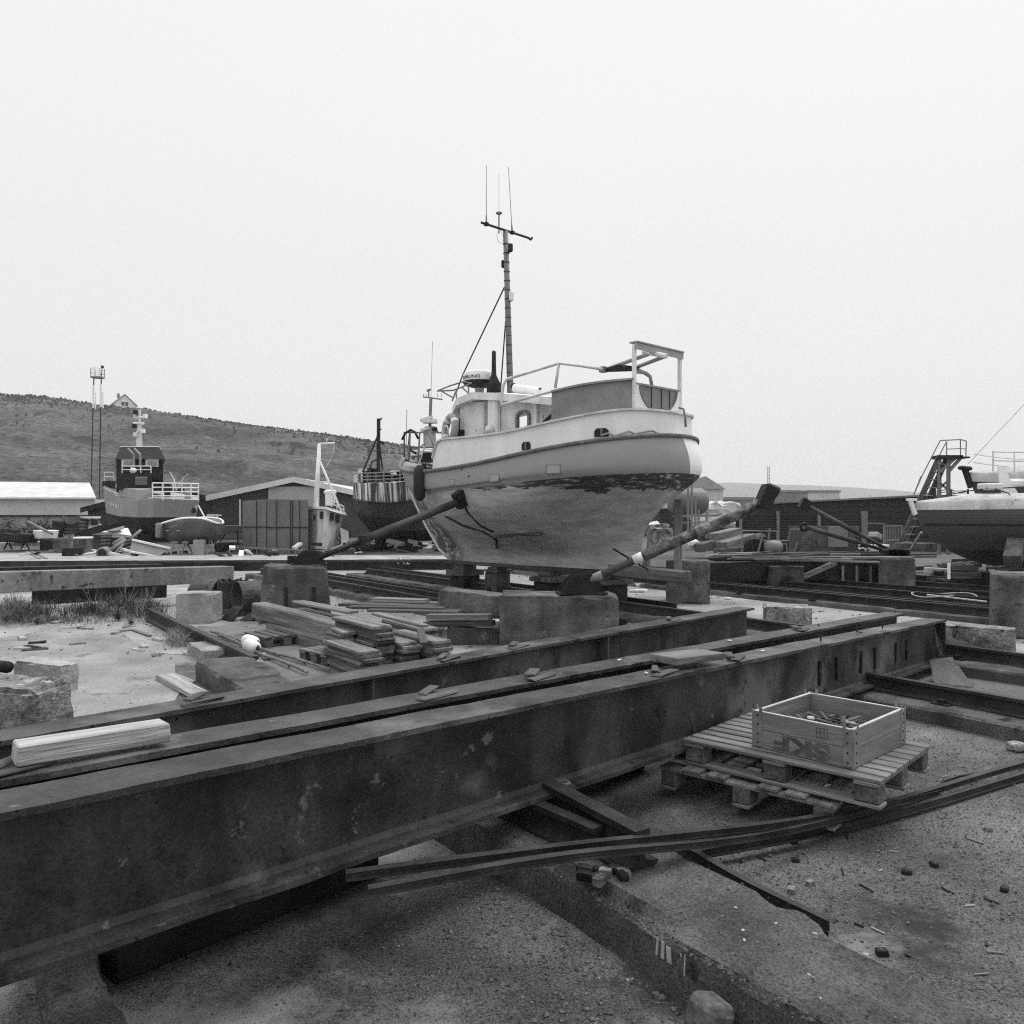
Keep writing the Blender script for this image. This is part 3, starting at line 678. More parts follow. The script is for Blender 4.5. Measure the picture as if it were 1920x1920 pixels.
for (px, py) in ((866, 881), (879, 892), (1312, 846)):
    u, z = boatuv(px, py); p, t, s_, n = onskin(u, z, .0); MB().lathe([(.016, 0), (.016, .012)], p, 8, n).build('drain_hole', m_black, boat)
# scuppers in the bulwark
def bulw(px):
    best = None
    for i, (x, y) in enumerate(pathb):
        if y > 0: continue
        P_ = BO+Matrix.Rotation(BR, 3, 'Z')@V((x, y, 2.8)); X = CX+P_.x/P_.y*F
        if best is None or abs(X-px) < best[0]: best = (abs(X-px), i)
    i = best[1]; p = V((*pathb[i], 0)); t = (V((*pathb[min(i+1, len(pathb)-1)], 0))-V((*pathb[i-1], 0))).normalized(); return p, t, V((t.y, -t.x, 0))
for (px, w_) in ((984, .19), (1134, .22)):
    p, t, n = bulw(px); z0 = zs(p.x)+.05
    mbx = MB(); pr = [(-w_/2, 0), (w_/2, 0), (w_/2, .09), (w_/2-.04, .13), (-w_/2+.04, .13), (-w_/2, .09)]
    mbx.add([p+t*a+n*.008+V((0,0,z0+b_)) for a, b_ in pr]+[p+t*a-n*.02+V((0,0,z0+b_)) for a, b_ in pr], [tuple(range(6)), tuple(range(11,5,-1))]+[(i,(i+1)%6,6+(i+1)%6,6+i) for i in range(6)])
    sc_ = mbx.build('scupper', m_black, boat)
    MB().bar(p+n*.012+V((0,0,z0+.01)), p+n*.012+V((0,0,z0+.12)), .03, .012, up=n).build('bars', m_mid, sc_)
p, t, n = bulw(1134); mbx = MB(); mbx.tube([(lambda b_: b_[0]+b_[2]*.05+V((0,0,zs(b_[0].x)+.06+.03*math.sin(k*2.1))))(bulw(1122+14*k)) for k in range(0, 9)], .016, 6); mbx.build('mooring_rope', m_rope, boat, smooth=True)
# belting line under the bow block and small cleats
# fender
u, z = boatuv(796, 906); p, t, s_, n = onskin(u, z, .13)
fd = MB().lathe([(.015,-.36),(.06,-.34),(.105,-.27),(.115,-.15),(.115,.15),(.105,.24),(.055,.31),(.03,.33)], p, 14, (0,0,1)).build('fender', m_rubber, boat, smooth=True)
MB().lathe([(.055,.305),(.03,.345),(.012,.40)], p, 10).build('eye', m_grey, fd)
mbx = MB(); mbx.tube([p+V((0,0,.36)), p+V((0,.1,z*0+.62)), p+V((0, .16, .75))], .012, 5); mbx.build('line', m_rope, fd)
# wheelhouse
def roofz(u): return sinterp([(2.2, 3.60), (2.9, 3.76), (3.55, 3.87), (4.5, 3.74), (5.5, 3.58)], u)
pl = [(2.55, -.42), (3.02, -.84), (5.12, -.84), (5.12, .84), (3.02, .84), (2.55, .42)]
mb = MB(); nn = len(pl); mb.add([(x, y, 2.42) for x, y in pl]+[(x, y, roofz(x)-.07) for x, y in pl], [tuple(range(nn)), tuple(range(2*nn-1, nn-1, -1))]+[(i, (i+1)%nn, nn+(i+1)%nn, nn+i) for i in range(nn)])
# side windows need openings: build the near and far wall in pieces
wh = MB()
def panel(a, b, z0, z1, th=.04):
    a = V((*a, 0)); b = V((*b, 0)); t = (b-a).normalized(); n = V((t.y, -t.x, 0)); 
    A = [a+V((0,0,z0(a.x) if callable(z0) else z0)), b+V((0,0,z0(b.x) if callable(z0) else z0)), b+V((0,0,z1(b.x) if callable(z1) else z1)), a+V((0,0,z1(a.x) if callable(z1) else z1))]
    wh.hexa([A[0], A[1], A[1]-n*th, A[0]-n*th, A[3], A[2], A[2]-n*th, A[3]-n*th])
top = lambda x: roofz(x)-.06
zw0, zw1 = 3.0, 3.40
for sgn in (-1, 1):
    y = .84*sgn; o_a = lambda a, b: ((a, y), (b, y)) if sgn < 0 else ((b, y), (a, y))
    for (a, b, l, h) in (((3.02, 4.62, 2.42, top),) if sgn < 0 else ((3.02, 3.6, 2.42, 3.1), (3.6, 4.62, 2.42, top)))+((4.92, 5.12, 2.42, top), (4.62, 4.92, 2.42, zw0), (4.62, 4.92, zw1, top)):
        panel(*o_a(a, b), l, h)
    q1, q2 = ((2.55, -.42), (3.02, -.84)) if sgn < 0 else ((3.02, .84), (2.55, .42))
    panel(q1, q2, 2.42, top if sgn < 0 else 3.1)
panel((2.55, .42), (2.55, -.42), 2.42, 3.05); panel((2.55, .42), (2.55, -.42), 3.42, top)
panel((2.55, .42), (2.55, .36), 3.05, 3.42); panel((2.55, -.36), (2.55, -.42), 3.05, 3.42)
panel((5.12, -.84), (5.12, -.1), 2.42, top)
whs = wh.build('wheelhouse', m_whiteg, boat)
def archf(x0, x1, y, z0, z1, w_, d):
    mb = MB(); xm = (x0+x1)/2; pts = [(x0, z0), (x0, z1-.08), (x0+.05, z1-.02), (xm, z1), (x1-.05, z1-.02), (x1, z1-.08), (x1, z0)]
    for a, b in zip(pts, pts[1:]): mb.bar((a[0], y, a[1]), (b[0], y, b[1]), w_, d, up=(0,1,0))
    return mb
for y in (-.86, .86): archf(4.62, 4.92, y, 3.0, 3.42, .05, .05).build('window_frame', m_mid, whs)
fw = MB(); c1, c2 = V((2.62, -.50, 0)), V((2.9, -.76, 0)); nv = V((-.66, -.75, 0)).normalized()
fw.hexa([c1+V((0,0,3.06))+nv*.03, c2+V((0,0,3.06))+nv*.03, c2+V((0,0,3.06))-nv*.02, c1+V((0,0,3.06))-nv*.02, c1+V((0,0,3.46))+nv*.03, c2+V((0,0,3.46))+nv*.03, c2+V((0,0,3.46))-nv*.02, c1+V((0,0,3.46))-nv*.02])
fw.build('window', m_glass, whs)
fw = MB()
for a, b, c, d in ((c1, 3.05, c2, 3.05), (c2, 3.05, c2, 3.47), (c2, 3.47, c1, 3.47), (c1, 3.47, c1, 3.05)): fw.bar(a+nv*.035+V((0,0,b)), c+nv*.035+V((0,0,d)), .04, .03, up=nv)
fw.build('window_frame', m_mid, whs)
MB().box((3.08, -.90, 3.12), (.16, .12, .2)).build('lamp_box', m_dark, boat, bev=.01)
MB().box((3.82, -.87, 2.98), (.09, .06, 1.5)).build('vent_trunk', mat('stained_paint', .22, .5, 3, streak=.6), boat)
MB().box((4.05, -.90, 3.1), (.26, .12, 1.28)).build('locker', m_white, boat, bev=.03)
MB().lathe([(.015,.07),(.03,.07),(.035,.05),(.095,.04),(.1,.0),(.1,-.02)], (4.05, -1.0, 3.13), 18, (0,-1,0)).build('horn', m_whiteg, boat, smooth=True)
# roof
mb = MB(); us = [2.3, 2.62, 3.1, 3.55, 4.2, 4.8, 5.5]; vs = []
for u in us:
    hbw = 1.0 if u > 3 else interp([(2.3, .42), (2.62, .72), (3.05, .98)], u)
    for k in range(9):
        v = -hbw+2*hbw*k/8; vs.append((u, v, roofz(u)+.05*(1-(v/hbw)**2)-.0))
    for k in range(9):
        v = -hbw+2*hbw*k/8; vs.append((u, v, roofz(u)-.13+.0*(1-(v/hbw)**2)))
for i in range(len(us)-1):
    for k in range(8):
        mb.f += [(i*18+k, i*18+k+1, (i+1)*18+k+1, (i+1)*18+k), (i*18+9+k, (i+1)*18+9+k, (i+1)*18+10+k, i*18+10+k)]
    mb.f += [(i*18, (i+1)*18, (i+1)*18+9, i*18+9), (i*18+8, i*18+17, (i+1)*18+17, (i+1)*18+8)]
for i in (0, len(us)-1): mb.f += [(i*18+k, i*18+k+1, i*18+10+k, i*18+9+k) for k in range(8)]
mb.v = vs; rfo = mb.build('roof', m_whiteg, boat)
# lifebuoy on the front quarter
lbp = V((2.88, -.97, 3.24)); nv2 = V((-.28, -.95, .1)).normalized()
lb = MB().torus(lbp, .245, .072, nv2).build('lifebuoy', mat('buoy_orange', .28, .36, 4, rough=.7), boat, smooth=True)
q = nv2.to_track_quat('Z', 'Y')
for k in range(4):
    a = k*math.pi/2+.6; mbx = MB(); c = lbp+q@V((.245*math.cos(a), .245*math.sin(a), 0)); tn = q@V((-math.sin(a), math.cos(a), 0)); mbx.tube([c-tn*.035, c+tn*.035], .076, 12); mbx.build('band', m_white, lb)
mbx = MB(); mbx.tube([lbp+nv2*.09+q@V((.15*math.cos(a), .16*math.sin(a)-.1, 0)) for a in frange(0, 6, 14)], .012, 5); mbx.build('line', m_foam, lb)
# radar
rc = V((2.9, -.25, 3.86)); rd = thing and MB().tube([rc, rc+V((0,0,.3))], .09, 8).build('radar', m_grey, boat)
dm = MB().lathe([(.12,.27),(.30,.32),(.33,.36),(.325,.5),(.28,.56),(.1,.585)], rc, 28).build('dome', m_white, rd, smooth=True)
dm.data.materials[0] = m_white
MB().lathe([(.1,.24),(.29,.29),(.335,.345),(.335,.362)], rc, 28).build('base', m_dark, rd, smooth=True)
# wording on the dome, bent round it
tm = text('lettering', 'FURUNO', .085, m_black, Matrix.Identity(4), rd, sx_=1.25)
ang0 = -1.32     # faces the camera side, left part
for vtx in tm.data.vertices:
    a = ang0 - .0 + vtx.co.x/.33; vtx.co = rc+V(((.333+vtx.co.z)*math.cos(a), (.333+vtx.co.z)*math.sin(a), .42+vtx.co.y))
# visor rails on the roof front
mbx = MB()
def boatpx(px, py, v):     # pixel -> point on vertical plane y=-v of the boat
    a = Matrix.Rotation(BR, 3, 'Z'); d = a.inverted()@V(((px-CX)/F, 1, -(py-HY)/F)); o0 = a.inverted()@(V((0,0,EYE))-BO)
    t = (-v-o0.y)/d.y; return o0+d*t
for pts in ([(820,733),(845,723),(868,716),(884,718)], [(820,733),(850,732),(866,726),(884,718)], [(855,733),(857,757)], [(855,733),(848,752)], [(866,726),(879,738),(879,750)], [(878,723),(879,738)], [(827,733),(850,746)]):
    mbx.tube([boatpx(a, b, .8) for a, b in pts], .016, 5)
mbx.build('visor_rail', m_mid, boat)
# exhaust funnel
e0 = boatpx(926, 736, .3); s_ = 15.2/F
MB().lathe([(.135, -.06), (.14, .05), (.135, .16), (.05, .33), (.042, .5), (.04, .78), (.02, .80)], e0, 14).build('exhaust_pipe', m_dark, boat, smooth=True)
# mast
mp = lambda px, py, v=0: boatpx(px, py, v)
base = mp(957, 742); top_ = mp(948, 434)
mst = MB().tube([base, base+(top_-base)*.5, top_], [.062, .056, .05], 12).build('mast', m_mid, boat, smooth=True)
for k in range(16):
    c = base+(top_-base)*(.08+.056*k); MB().lathe([(.062, 0), (.066, .006), (.062, .012)], c, 10).build('lashing', m_dark, mst)
def yard(mb):
    a = mp(948, 434)+V((0,-.62,0)); b = mp(948, 434)+V((0,.62,0)); mb.tube([a, b], .025, 8)
a_, b_ = top_+V((.0,-.62,.02)), top_+V((.0,.62,.02)); mbx = MB().tube([a_, b_], .024, 8); mbx.tube([b_, b_+V((0,.06,-.02)), b_+V((0,.1,.03))], .024, 6); mbx.build('crossarm', m_dark, mst)
for f_, h_, r_ in ((.1, 1.12, .006), (.64, 1.25, .006)):
    c = a_+(b_-a_)*f_; lean = V((0, 0, 1)) if f_ < .5 else V((0, -.08, 1))
    an = MB().tube([c, c+lean*.12, c+lean*.2, c+lean*h_], [.018, .014, .007, .005], 6).build('whip_antenna', m_mid, mst)
    MB().box(c, (.07, .07, .06)).build('clamp', m_dark, an)
c = a_+(b_-a_)*.36; MB().tube([c-V((0,0,.1)), c+V((0,0,.28))], .012, 6).build('antenna_stub', m_dark, mst)
MB().lathe([(.02,.26),(.062,.28),(.062,.30),(.02,.32)], c, 12).build('gps_disc', m_mid, mst)
MB().tube([c+V((0,0,.3)), c+V((0,0,1.05))], .003, 4).build('wire_antenna', m_mid, mst)
MB().torus(c+V((0,.03,-.16)), .12, .006, (1,.3,0), 20, 4).build('cable_loop', m_whiteg, mst)
for (px, py, r0, h_, mm) in ((957, 470, .05, .11, m_dark), (944, 500, .045, .1, m_dark), (959, 562, .05, .13, m_white)):
    c = mp(px, py); mbx = MB().lathe([(r0*.7, -.02), (r0, 0), (r0, h_), (r0*.8, h_+.02)], c, 12); o1 = mbx.build('navigation_light', mm, mst, smooth=False)
    mbx = MB().bar(c+V((0,0,-.02)), V((mp(950, py).x*0+base.x+(top_-base).x*.6, 0, c.z-.02)), .02); mbx.build('bracket', m_dark, mst)
mbx = MB(); mbx.tube([mp(946, 538), mp(868, 702, -.0)], .014, 6); mbx.tube([mp(868, 702), mp(855, 737)], .014, 6); mbx.build('forestay', m_dark, mst)
mbx = MB(); mbx.tube([mp(948, 602), mp(938, 738)], .013, 6); mbx.build('stay', m_dark, mst)
MB().tube([mp(952, 700)+V((0,0,0)), mp(952, 560)], .014, 6).build('mast_cable', m_black, mst)
mbx = MB(); mbx.tube([mp(966, 728, .2), mp(1012, 735, .2)], .085, 14); o1 = mbx.build('raft_canister', m_white, boat, smooth=False)
MB().tube([mp(962, 722, .2), mp(968, 733, .2)], .06, 8).build('bracket', m_dark, boat)
MB().tube([mp(970, 722, .22), mp(1014, 729, .22)], .018, 6).build('lamp_tube', m_dark, boat)
# stern: canvas dodger, railings, gantry, gate
cv = [(u, y) for u, y in pathb if y < 0 and 5.95 <= u <= 6.8]
end = [(6.9, -.95), (7.0, -.62)]
cvp = [(sinterp([(0,5.95),(1,6.3),(2,6.7),(3,7.0)], t), sinterp([(0,-1.40),(1,-1.24),(2,-.97),(3,-.64)], t)) for t in frange(0, 3, 14)]
zt = lambda x, y: interp([(5.95, 3.58), (6.4, 3.66), (7.0, 3.74)], x)
mbx = wall_mesh([(x, y+.03) for x, y in cvp], lambda x, y: sinterp(ZB, x)-.02, zt, .02); mbx.build('canvas_dodger', m_canvas, boat)
mb = MB(); sweep(mb, [(x, y+.03, zt(x, y)) for x, y in cvp], [(-.02,-.015),(.02,-.015),(.02,.015),(-.02,.015)]); mb.build('dodger_rail', m_grey, boat)
def tubes(name, lst, r, m=m_whiteg):
    mb = MB()
    for pts in lst: mb.tube(pts, r, 8)
    return mb.build(name, m, boat, smooth=True)
RP = lambda l, v: [boatpx(a, b, v) for a, b in l]
tubes('side_railing', [RP([(940,762),(940,752),(944,722),(950,711),(1000,696),(1048,681),(1090,686),(1128,692)], 1.3), RP([(940,759),(1038,733)], 1.3), RP([(1048,681),(1041,728)], 1.3)], .024)
gz = 4.27; gx = 7.0
MB().box((gx, -.6, 3.72), (.05, .05, 1.12)).build('gantry_post', m_whiteg, boat); MB().box((gx, .6, 3.72), (.05, .05, 1.12)).build('gantry_post', m_whiteg, boat)
mbx = MB().box((gx, 0, gz+.04), (.16, 1.25, .02)); mbx.box((gx+.05, 0, gz-.02), (.02, 1.25, .11)); mbx.build('gantry_beam', m_grey, boat)
# gate: white lower corners with a half-round grey infill
mb = MB(); n = 24; Rr = .50; zc = 3.66
arc = [(-Rr*math.cos(math.pi*k/n), zc-.40*math.sin(math.pi*k/n)) for k in range(n+1)]
vs = []
for k in range(n+1):
    y, z = arc[k]; yo = -.6 + 1.2*k/n
    for x in (gx-.02, gx+.02): vs += [(x, y, z), (x, yo, 3.0)]
for k in range(n):
    a = k*4; b = a+4; mb.f += [(a, b, b+1, a+1), (a+2, a+3, b+3, b+2), (a, a+2, b+2, b), (a+1, b+1, b+3, a+3)]
mb.v = vs; mb.f += [(0,1,3,2), (n*4, n*4+2, n*4+3, n*4+1)]
mb.hexa([(gx-.02,-.6,3.0),(gx+.02,-.6,3.0),(gx+.02,-Rr-.001,zc),(gx-.02,-Rr-.001,zc),(gx-.02,-.6,zc),(gx+.02,-.6,zc),(gx+.02,-Rr-.002,zc+.001),(gx-.02,-Rr-.002,zc+.001)])
mb.hexa([(gx-.02,.6,3.0),(gx+.02,.6,3.0),(gx+.02,Rr+.001,zc),(gx-.02,Rr+.001,zc),(gx-.02,.6,zc),(gx+.02,.6,zc),(gx+.02,Rr+.002,zc+.001),(gx-.02,Rr+.002,zc+.001)])
gtp = mb.build('stern_gate', m_white, boat, fix=True)
mb = MB(); c_ = arc; mb.add([(gx-.008, y, z) for y, z in c_]+[(gx+.008, y, z) for y, z in c_], [tuple(range(n+1)), tuple(range(2*n+1, n, -1))]); mb.build('infill', m_canvas, gtp)
mb = MB(); mb.tube([(gx+.02, y, z) for y, z in c_], .014, 6); mb.build('rim', m_mid, gtp)
MB().bar((gx, -.6, zc+.01), (gx, .6, zc+.01), .05, .03).build('gate_rail', m_grey, boat)
mb = MB()
for y in (-.18, .08, .3): mb.bar((gx+.014, y, zc-.01), (gx+.014, y, zc-.40*math.sqrt(1-(y/Rr)**2)), .012, .008)
mb.build('seams', m_dark, gtp)
# net roller frame
tubes('roller_bars', [RP([(1135,693),(1216,664)], .45), RP([(1184,692),(1248,668)], .05)], .032, m_grey)
o1 = MB().hexa([boatpx(1130,693,.5), boatpx(1192,693,.1), boatpx(1190,696,.1), boatpx(1132,698,.5), boatpx(1160,683,.5), boatpx(1200,688,.1), boatpx(1198,691,.1), boatpx(1162,687,.5)]).build('net_shelf', m_dark, boat)
MB().tube(RP([(1206,659),(1250,668)], .1), .04, 8).build('roller', m_whiteg, boat)
MB().box(boatpx(1131, 693, .5), (.1,.1,.09)).build('bearing', m_mid, boat)
tubes('pipe_arch', [RP([(1192,697),(1212,699),(1219,706),(1222,722)], -.1), RP([(1190,690),(1206,698),(1216,704)], .1)], .03, m_grey)
tubes('diagonal_hoses', [RP([(1017,793),(1040,772)], .9), RP([(1021,793),(1042,775)], .9)], .02, m_dark)
tubes('stern_handle', [[V((7.66,-.35,3.25)), V((7.74,-.35,3.22)), V((7.77,-.35,3.1)), V((7.78,-.35,2.95))]], .018, m_mid)
# bow pulpit
BP = lambda l, v=.55: [boatpx(a, b, v) for a, b in l]
tubes('bow_railing', [BP([(758,858),(758,811),(805,811),(813,838),(812,863)]), BP([(757,837),(790,839),(828,838)]), BP([(787,812),(784,865)]), BP([(767,863),(769,808)], .6), BP([(812,833),(830,834)], .0), BP([(770,811),(835,811)], -.5), BP([(776,846),(800,830)], -.5)], .018, m_mid)
tubes('hose', [BP([(754,824),(760,812),(770,806),(778,810),(784,822)], .6), BP([(769,806),(767,832),(772,846),(780,850)], .5)], .025, m_dark)
for (px, py, d, mm) in ((783,855,(.3,.3,.16),m_mid),(797,850,(.4,.5,.12),m_white),(806,858,(.25,.4,.2),m_dark),(790,862,(.5,.3,.12),m_whiteg),(801,844,(.22,.3,.08),m_white)):
    c = boatpx(px, py, .15); MB().box(c, d, rz=random.uniform(-.5,.5)).build('deck_gear', mm, boat, bev=.015)
MB().lathe([(.1,0),(.05,.05),(.05,.2),(.1,.25)], (.75, 0, 2.62), 12, (0,1,0)).build('anchor_winch', m_dark, boat)
# bilge keel and lines
mb = MB(); mb.tube([onskin(*boatuv(a, b), .01)[0] for a, b in ((920,1003),(960,1002),(1005,999),(1018,995))], .035, 6); mb.build('bilge_keel', m_woodd, boat)
for pts, r_ in (([(868,940),(880,958),(905,985),(925,996)], .022), ([(840,965),(870,985),(905,995),(928,1010),(935,1028)], .02)):
    mb = MB(); mb.tube([onskin(*boatuv(a, b), .008)[0] for a, b in pts], r_, 6); mb.build('pipe_run', m_dark, boat, smooth=True)
# rudder post, propeller hub
# ------------------------------------------------------------------ keel blocks and props
def keelblock(u, wd, dp, m1, cap, label, ztop=.6, mcap=None):
    c = BO+Matrix.Rotation(BR, 3, 'Z')@V((u, 0, 0)); r = thing('keel_block', label, 'keel block', c, BR+.05)
    MB().box((0,0,(ztop-cap)/2), (wd, dp, ztop-cap)).build('pedestal', m1, r, bev=.015)
    h = cap/2
    block('cap', None, None, (0,0,ztop-cap+h/2+.002), (wd+.12, dp+.12, h), mcap or m_conc, cuts=4, amp=.006, chip=.03, seed=u, parent=r)
    block('wedge', None, None, (.0,0,ztop-h/2), (wd*.75, dp*.8, h-.004), m_woodd, cuts=3, amp=.004, chip=.02, seed=u+3, parent=r)
    return r
keelblock(2.15, .42, .46, m_dark, .22, 'dark keel block with concrete cap under the boat bow, leftmost of the blocks')
keelblock(3.15, .34, .38, m_steel2, .1, 'slim keel block under the forward part of the white boat', mcap=m_steel2)
keelblock(5.9, .52, .6, m_dark, .16, 'wide dark keel block under the stern of the white boat', mcap=m_woodd)
keelblock(4.6, .4, .5, m_dark, .2, 'dark keel block under the middle of the boat behind the mounted concrete block')
p0 = BO+Matrix.Rotation(BR, 3, 'Z')@V((5.9, -.1, .66))
tb = stick('timber_shoe', 'thick dark timber projecting past the boat stern at keel height', 'timber', W(1150, 1068, 12.75), W(1287, 1082, 11.6), .26, .17, m_woodd, bev=.015, jag=.012)
ps = stick('prop_post', 'upright wooden post propping the stern of the white boat', 'post', W(1271, 1074, 13.0), W(1272, 938, 13.3), .13, .13, m_wood, bev=.008)
ps2 = stick('prop_post', 'short square post behind the upright stern prop', 'post', W(1212, 1075, 14.2), W(1212, 1040, 14.2), .12, .12, m_wood)
# ------------------------------------------------------------------ big steel I-beams in front
def ibeam(root, p, q, H, wd, tf=.022, tw=.014, m=m_steel, split=1):
    p = V(p); q = V(q); L_ = (q-p).length; n = 1
    w2, h = wd/2, H
    prof = [(-w2,-h),(w2,-h),(w2,-h+tf),(tw+.015,-h+tf+.004),(tw,-h+tf+.025),(tw,-tf-.025),(tw+.015,-tf-.004),(w2,-tf),(w2,0),(-w2,0),(-w2,-tf),(-tw-.015,-tf-.004),(-tw,-tf-.025),(-tw,-h+tf+.025),(-tw-.015,-h+tf+.004),(-w2,-h+tf)]
    NS = int(L_/.05); mb = MB(); vs = []; k = len(prof)
    for i in range(NS+1):
        x = L_*i/NS
        for (a, b) in prof:
            e = .0035*noise.noise(V((x*3.1, a*9, b*5+H)))+.0012*noise.noise(V((x*17, a*9, b*5+H)))
            vs.append((x, a+e*(1 if abs(a) > .05 else .4), b+e*(1 if b > -.01 or b < -H+.03 else 0)))
    mb.add(vs, [tuple(range(k-1,-1,-1)), tuple(NS*k+j for j in range(k))]+[(i*k+j, i*k+(j+1)%k, (i+1)*k+(j+1)%k, (i+1)*k+j) for i in range(NS) for j in range(k)])
    o = mb.build('beam_section', m, root, bev=0); return o
def beamthing(label, pa, pb, H, wd, off=None, ext=1.2, **k):
    """pa, pb: near top edge points (px, py, depth)"""
    a, b = W(*pa), W(*pb); d = (b-a).normalized(); yl = V((0,0,1)).cross(d).normalized()   # yl points left of d = far side
    a0 = a-d*ext+yl*wd/2; b0 = b+yl*wd/2
    r = thing('steel_beam', label, 'steel beam', a0, 0, 'long steel beams across the foreground')
    m3 = Matrix((d, yl, d.cross(yl))).transposed(); r.rotation_euler = m3.to_euler()
    o = ibeam(r, (0,0,0), ((b0-a0).length,0,0), H, wd); return r, m3.to_4x4(), (b0-a0).length, ext
main, MM, ML, ME = beamthing('nearest deep rusty steel beam crossing the whole foreground', (0,1525,2.09), (1775,1162,8.5), .455, .21)
sec, SM, SL, SE = beamthing('second steel beam lying right behind the nearest one with a pale timber on it', (0,1464,2.42), (1697,1150,8.4), .40, .19)
rear, RM, RL, RE = beamthing('rear steel beam with welded web plates nearest the white boat', (0,1390,3.5), (1415,1140,9.3), .45, .22)
def under(px0, px1, off, z0, z1, label):  # added dark bars that stand in for the shade below the beams
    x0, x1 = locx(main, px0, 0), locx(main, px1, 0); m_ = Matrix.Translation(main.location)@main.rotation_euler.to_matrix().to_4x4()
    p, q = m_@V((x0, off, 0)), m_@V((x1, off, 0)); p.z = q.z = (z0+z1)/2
    stick('shade_filler_bar', label, 'steel beam', p, q, .2, z1-z0, m_dark, 'dark fillers added as shade under the long beams', bev=.01)
# web cleats at the right end of the nearest beam
def locx(root, px, py):   # distance along the beam where its near face shows at px
    best = None; m_ = root.matrix_basis.copy() if 0 else (Matrix.Translation(root.location)@root.rotation_euler.to_matrix().to_4x4())
    for i in range(0, 1200):
        P_ = m_@V((i*.01, -.1, -.2)); 
        if P_.y < .3: continue
        X = CX+P_.x/P_.y*F
        if best is None or abs(X-px) < best[0]: best = (abs(X-px), i*.01)
    return best[1]
under(330, 850, .50, .003, .41, 'dark bar added to fill in the shade under the nearest beams, left of the kerb')
under(1095, 1330, .46, .003, .34, 'dark bar added to fill in the shade under the nearest beams, right of the kerb')
for px in (1556, 1588, 1632, 1658, 1697, 1717):
    x = locx(main, px, 0); MB().box((x, -.022, -.24), (.035, .018, .19)).build('cleat', m_dark, main, bev=.004)
MB().box((ML-.02, 0, -.23), (.014, .2, .40)).build('end_plate', m_steel, main)
for px in (700, 1140):
    x = locx(rear, px, 0); MB().box((x, -.055, -.225), (.016, .1, .40)).build('web_stiffener', m_steel2, rear)
x = locx(rear, 1125, 0); MB().box((x, -.05, -.26), (.12, .09, .012)).build('bracket', m_dark, rear)
def ontop(root, x, y, z=0): return (Matrix.Translation(root.location)@root.rotation_euler.to_matrix().to_4x4())@V((x, y, z))
def topbit(root, px, y, dims, m, name, label, cat, dz=0, rz=0, group=None, jag=0.0):
    x = locx(root, px, 0); mb = MB().box((0,0,dims[2]/2), dims)
    if jag: mb.v = [(a+random.uniform(-jag,jag), b+random.uniform(-jag,jag), c) for a, b, c in mb.v]
    o = mb.build(name, m, bev=min(.004, dims[2]*.3))
    o.matrix_world = Matrix.Translation(ontop(root, x, y, .0015+dz))@root.rotation_euler.to_matrix().to_4x4()@Matrix.Rotation(rz, 4, 'Z'); return tag(o, label, cat, group)
m_flat = mat('flat_steel', .04, .1, 5, rough=.6, bump=.5)
G_ = 'steel packing strips lying on the beams'
for root, px, nm in ((sec, 25, 'broken packing plate under the left end of the pale timber'), (sec, 835, 'packing strips left of centre on the second beam'), (sec, 1030, 'pair of thin packing strips on the second beam right of the exact middle'),
                     (main, 1262, 'packing strips just left of the small wooden slab on the nearest beam'), (main, 1400, 'packing strips just right of the small wooden slab on the nearest beam'), (sec, 1520, 'thin packing strips near the right end of the second beam'),
                     (rear, 390, 'broken wide packing plates on the left part of the rear beam'), (rear, 855, 'packing strips on the rear beam in front of the plank stacks'), (rear, 985, 'packing strips on the rear beam before the big mounted concrete block'), (rear, 1275, 'torn packing sheet on the right part of the rear beam')):
    for k in range(2):
        topbit(root, px, (.03 if k else -.04), (.26-.06*k, .05, .012), m_flat if k else m_woodd, 'packing_strip', nm, 'packing strip', rz=R(60+20*k)*(.4 if k else .25)+random.uniform(-.1,.1), group=G_, jag=.012, dz=.013*k)
# pale timber on the second beam
tl = topbit(sec, 197, .0, (.47, .10, .066), m_woodl, 'timber_block', 'short thick bleached timber lying on the left end of the second beam', 'timber', dz=.014, rz=-.03, jag=.006)
sb = topbit(main, 1325, .03, (.46, .20, .045), m_wood, 'wood_slab', 'small flat wooden slab lying across the two nearest beams', 'wood slab', dz=.03, rz=-.12, jag=.008)
for k, px in enumerate((1190, 1245, 1395, 1460, 1560, 1640, 1700)):
    topbit(main if k % 2 else sec, px, .02, (.035, .012, .01), m_whiteg if k < 4 else m_dark, 'loose_chip', 'tiny loose chips scattered on top of the two nearest beams', 'chip', rz=k, group='chips on the beams')
for k, px in enumerate((1640, 1680, 1560)):
    o = topbit(main, px, .05-.03*k, (.012, .012, .05), m_dark, 'bolt', 'small upright bolts near the right end of the nearest beam', 'bolt', group='bolts on the beam')
# ring on lower flange
x = locx(main, 1070, 0); o = MB().torus((0,0,0), .028, .009, (0,0,1), 18, 6).build('steel_ring', m_steel2, smooth=True); o.matrix_world = Matrix.Translation(ontop(main, x, -.065, -.455+.034))@main.rotation_euler.to_matrix().to_4x4(); tag(o, 'small steel ring lying on the lower flange of the nearest beam', 'ring')
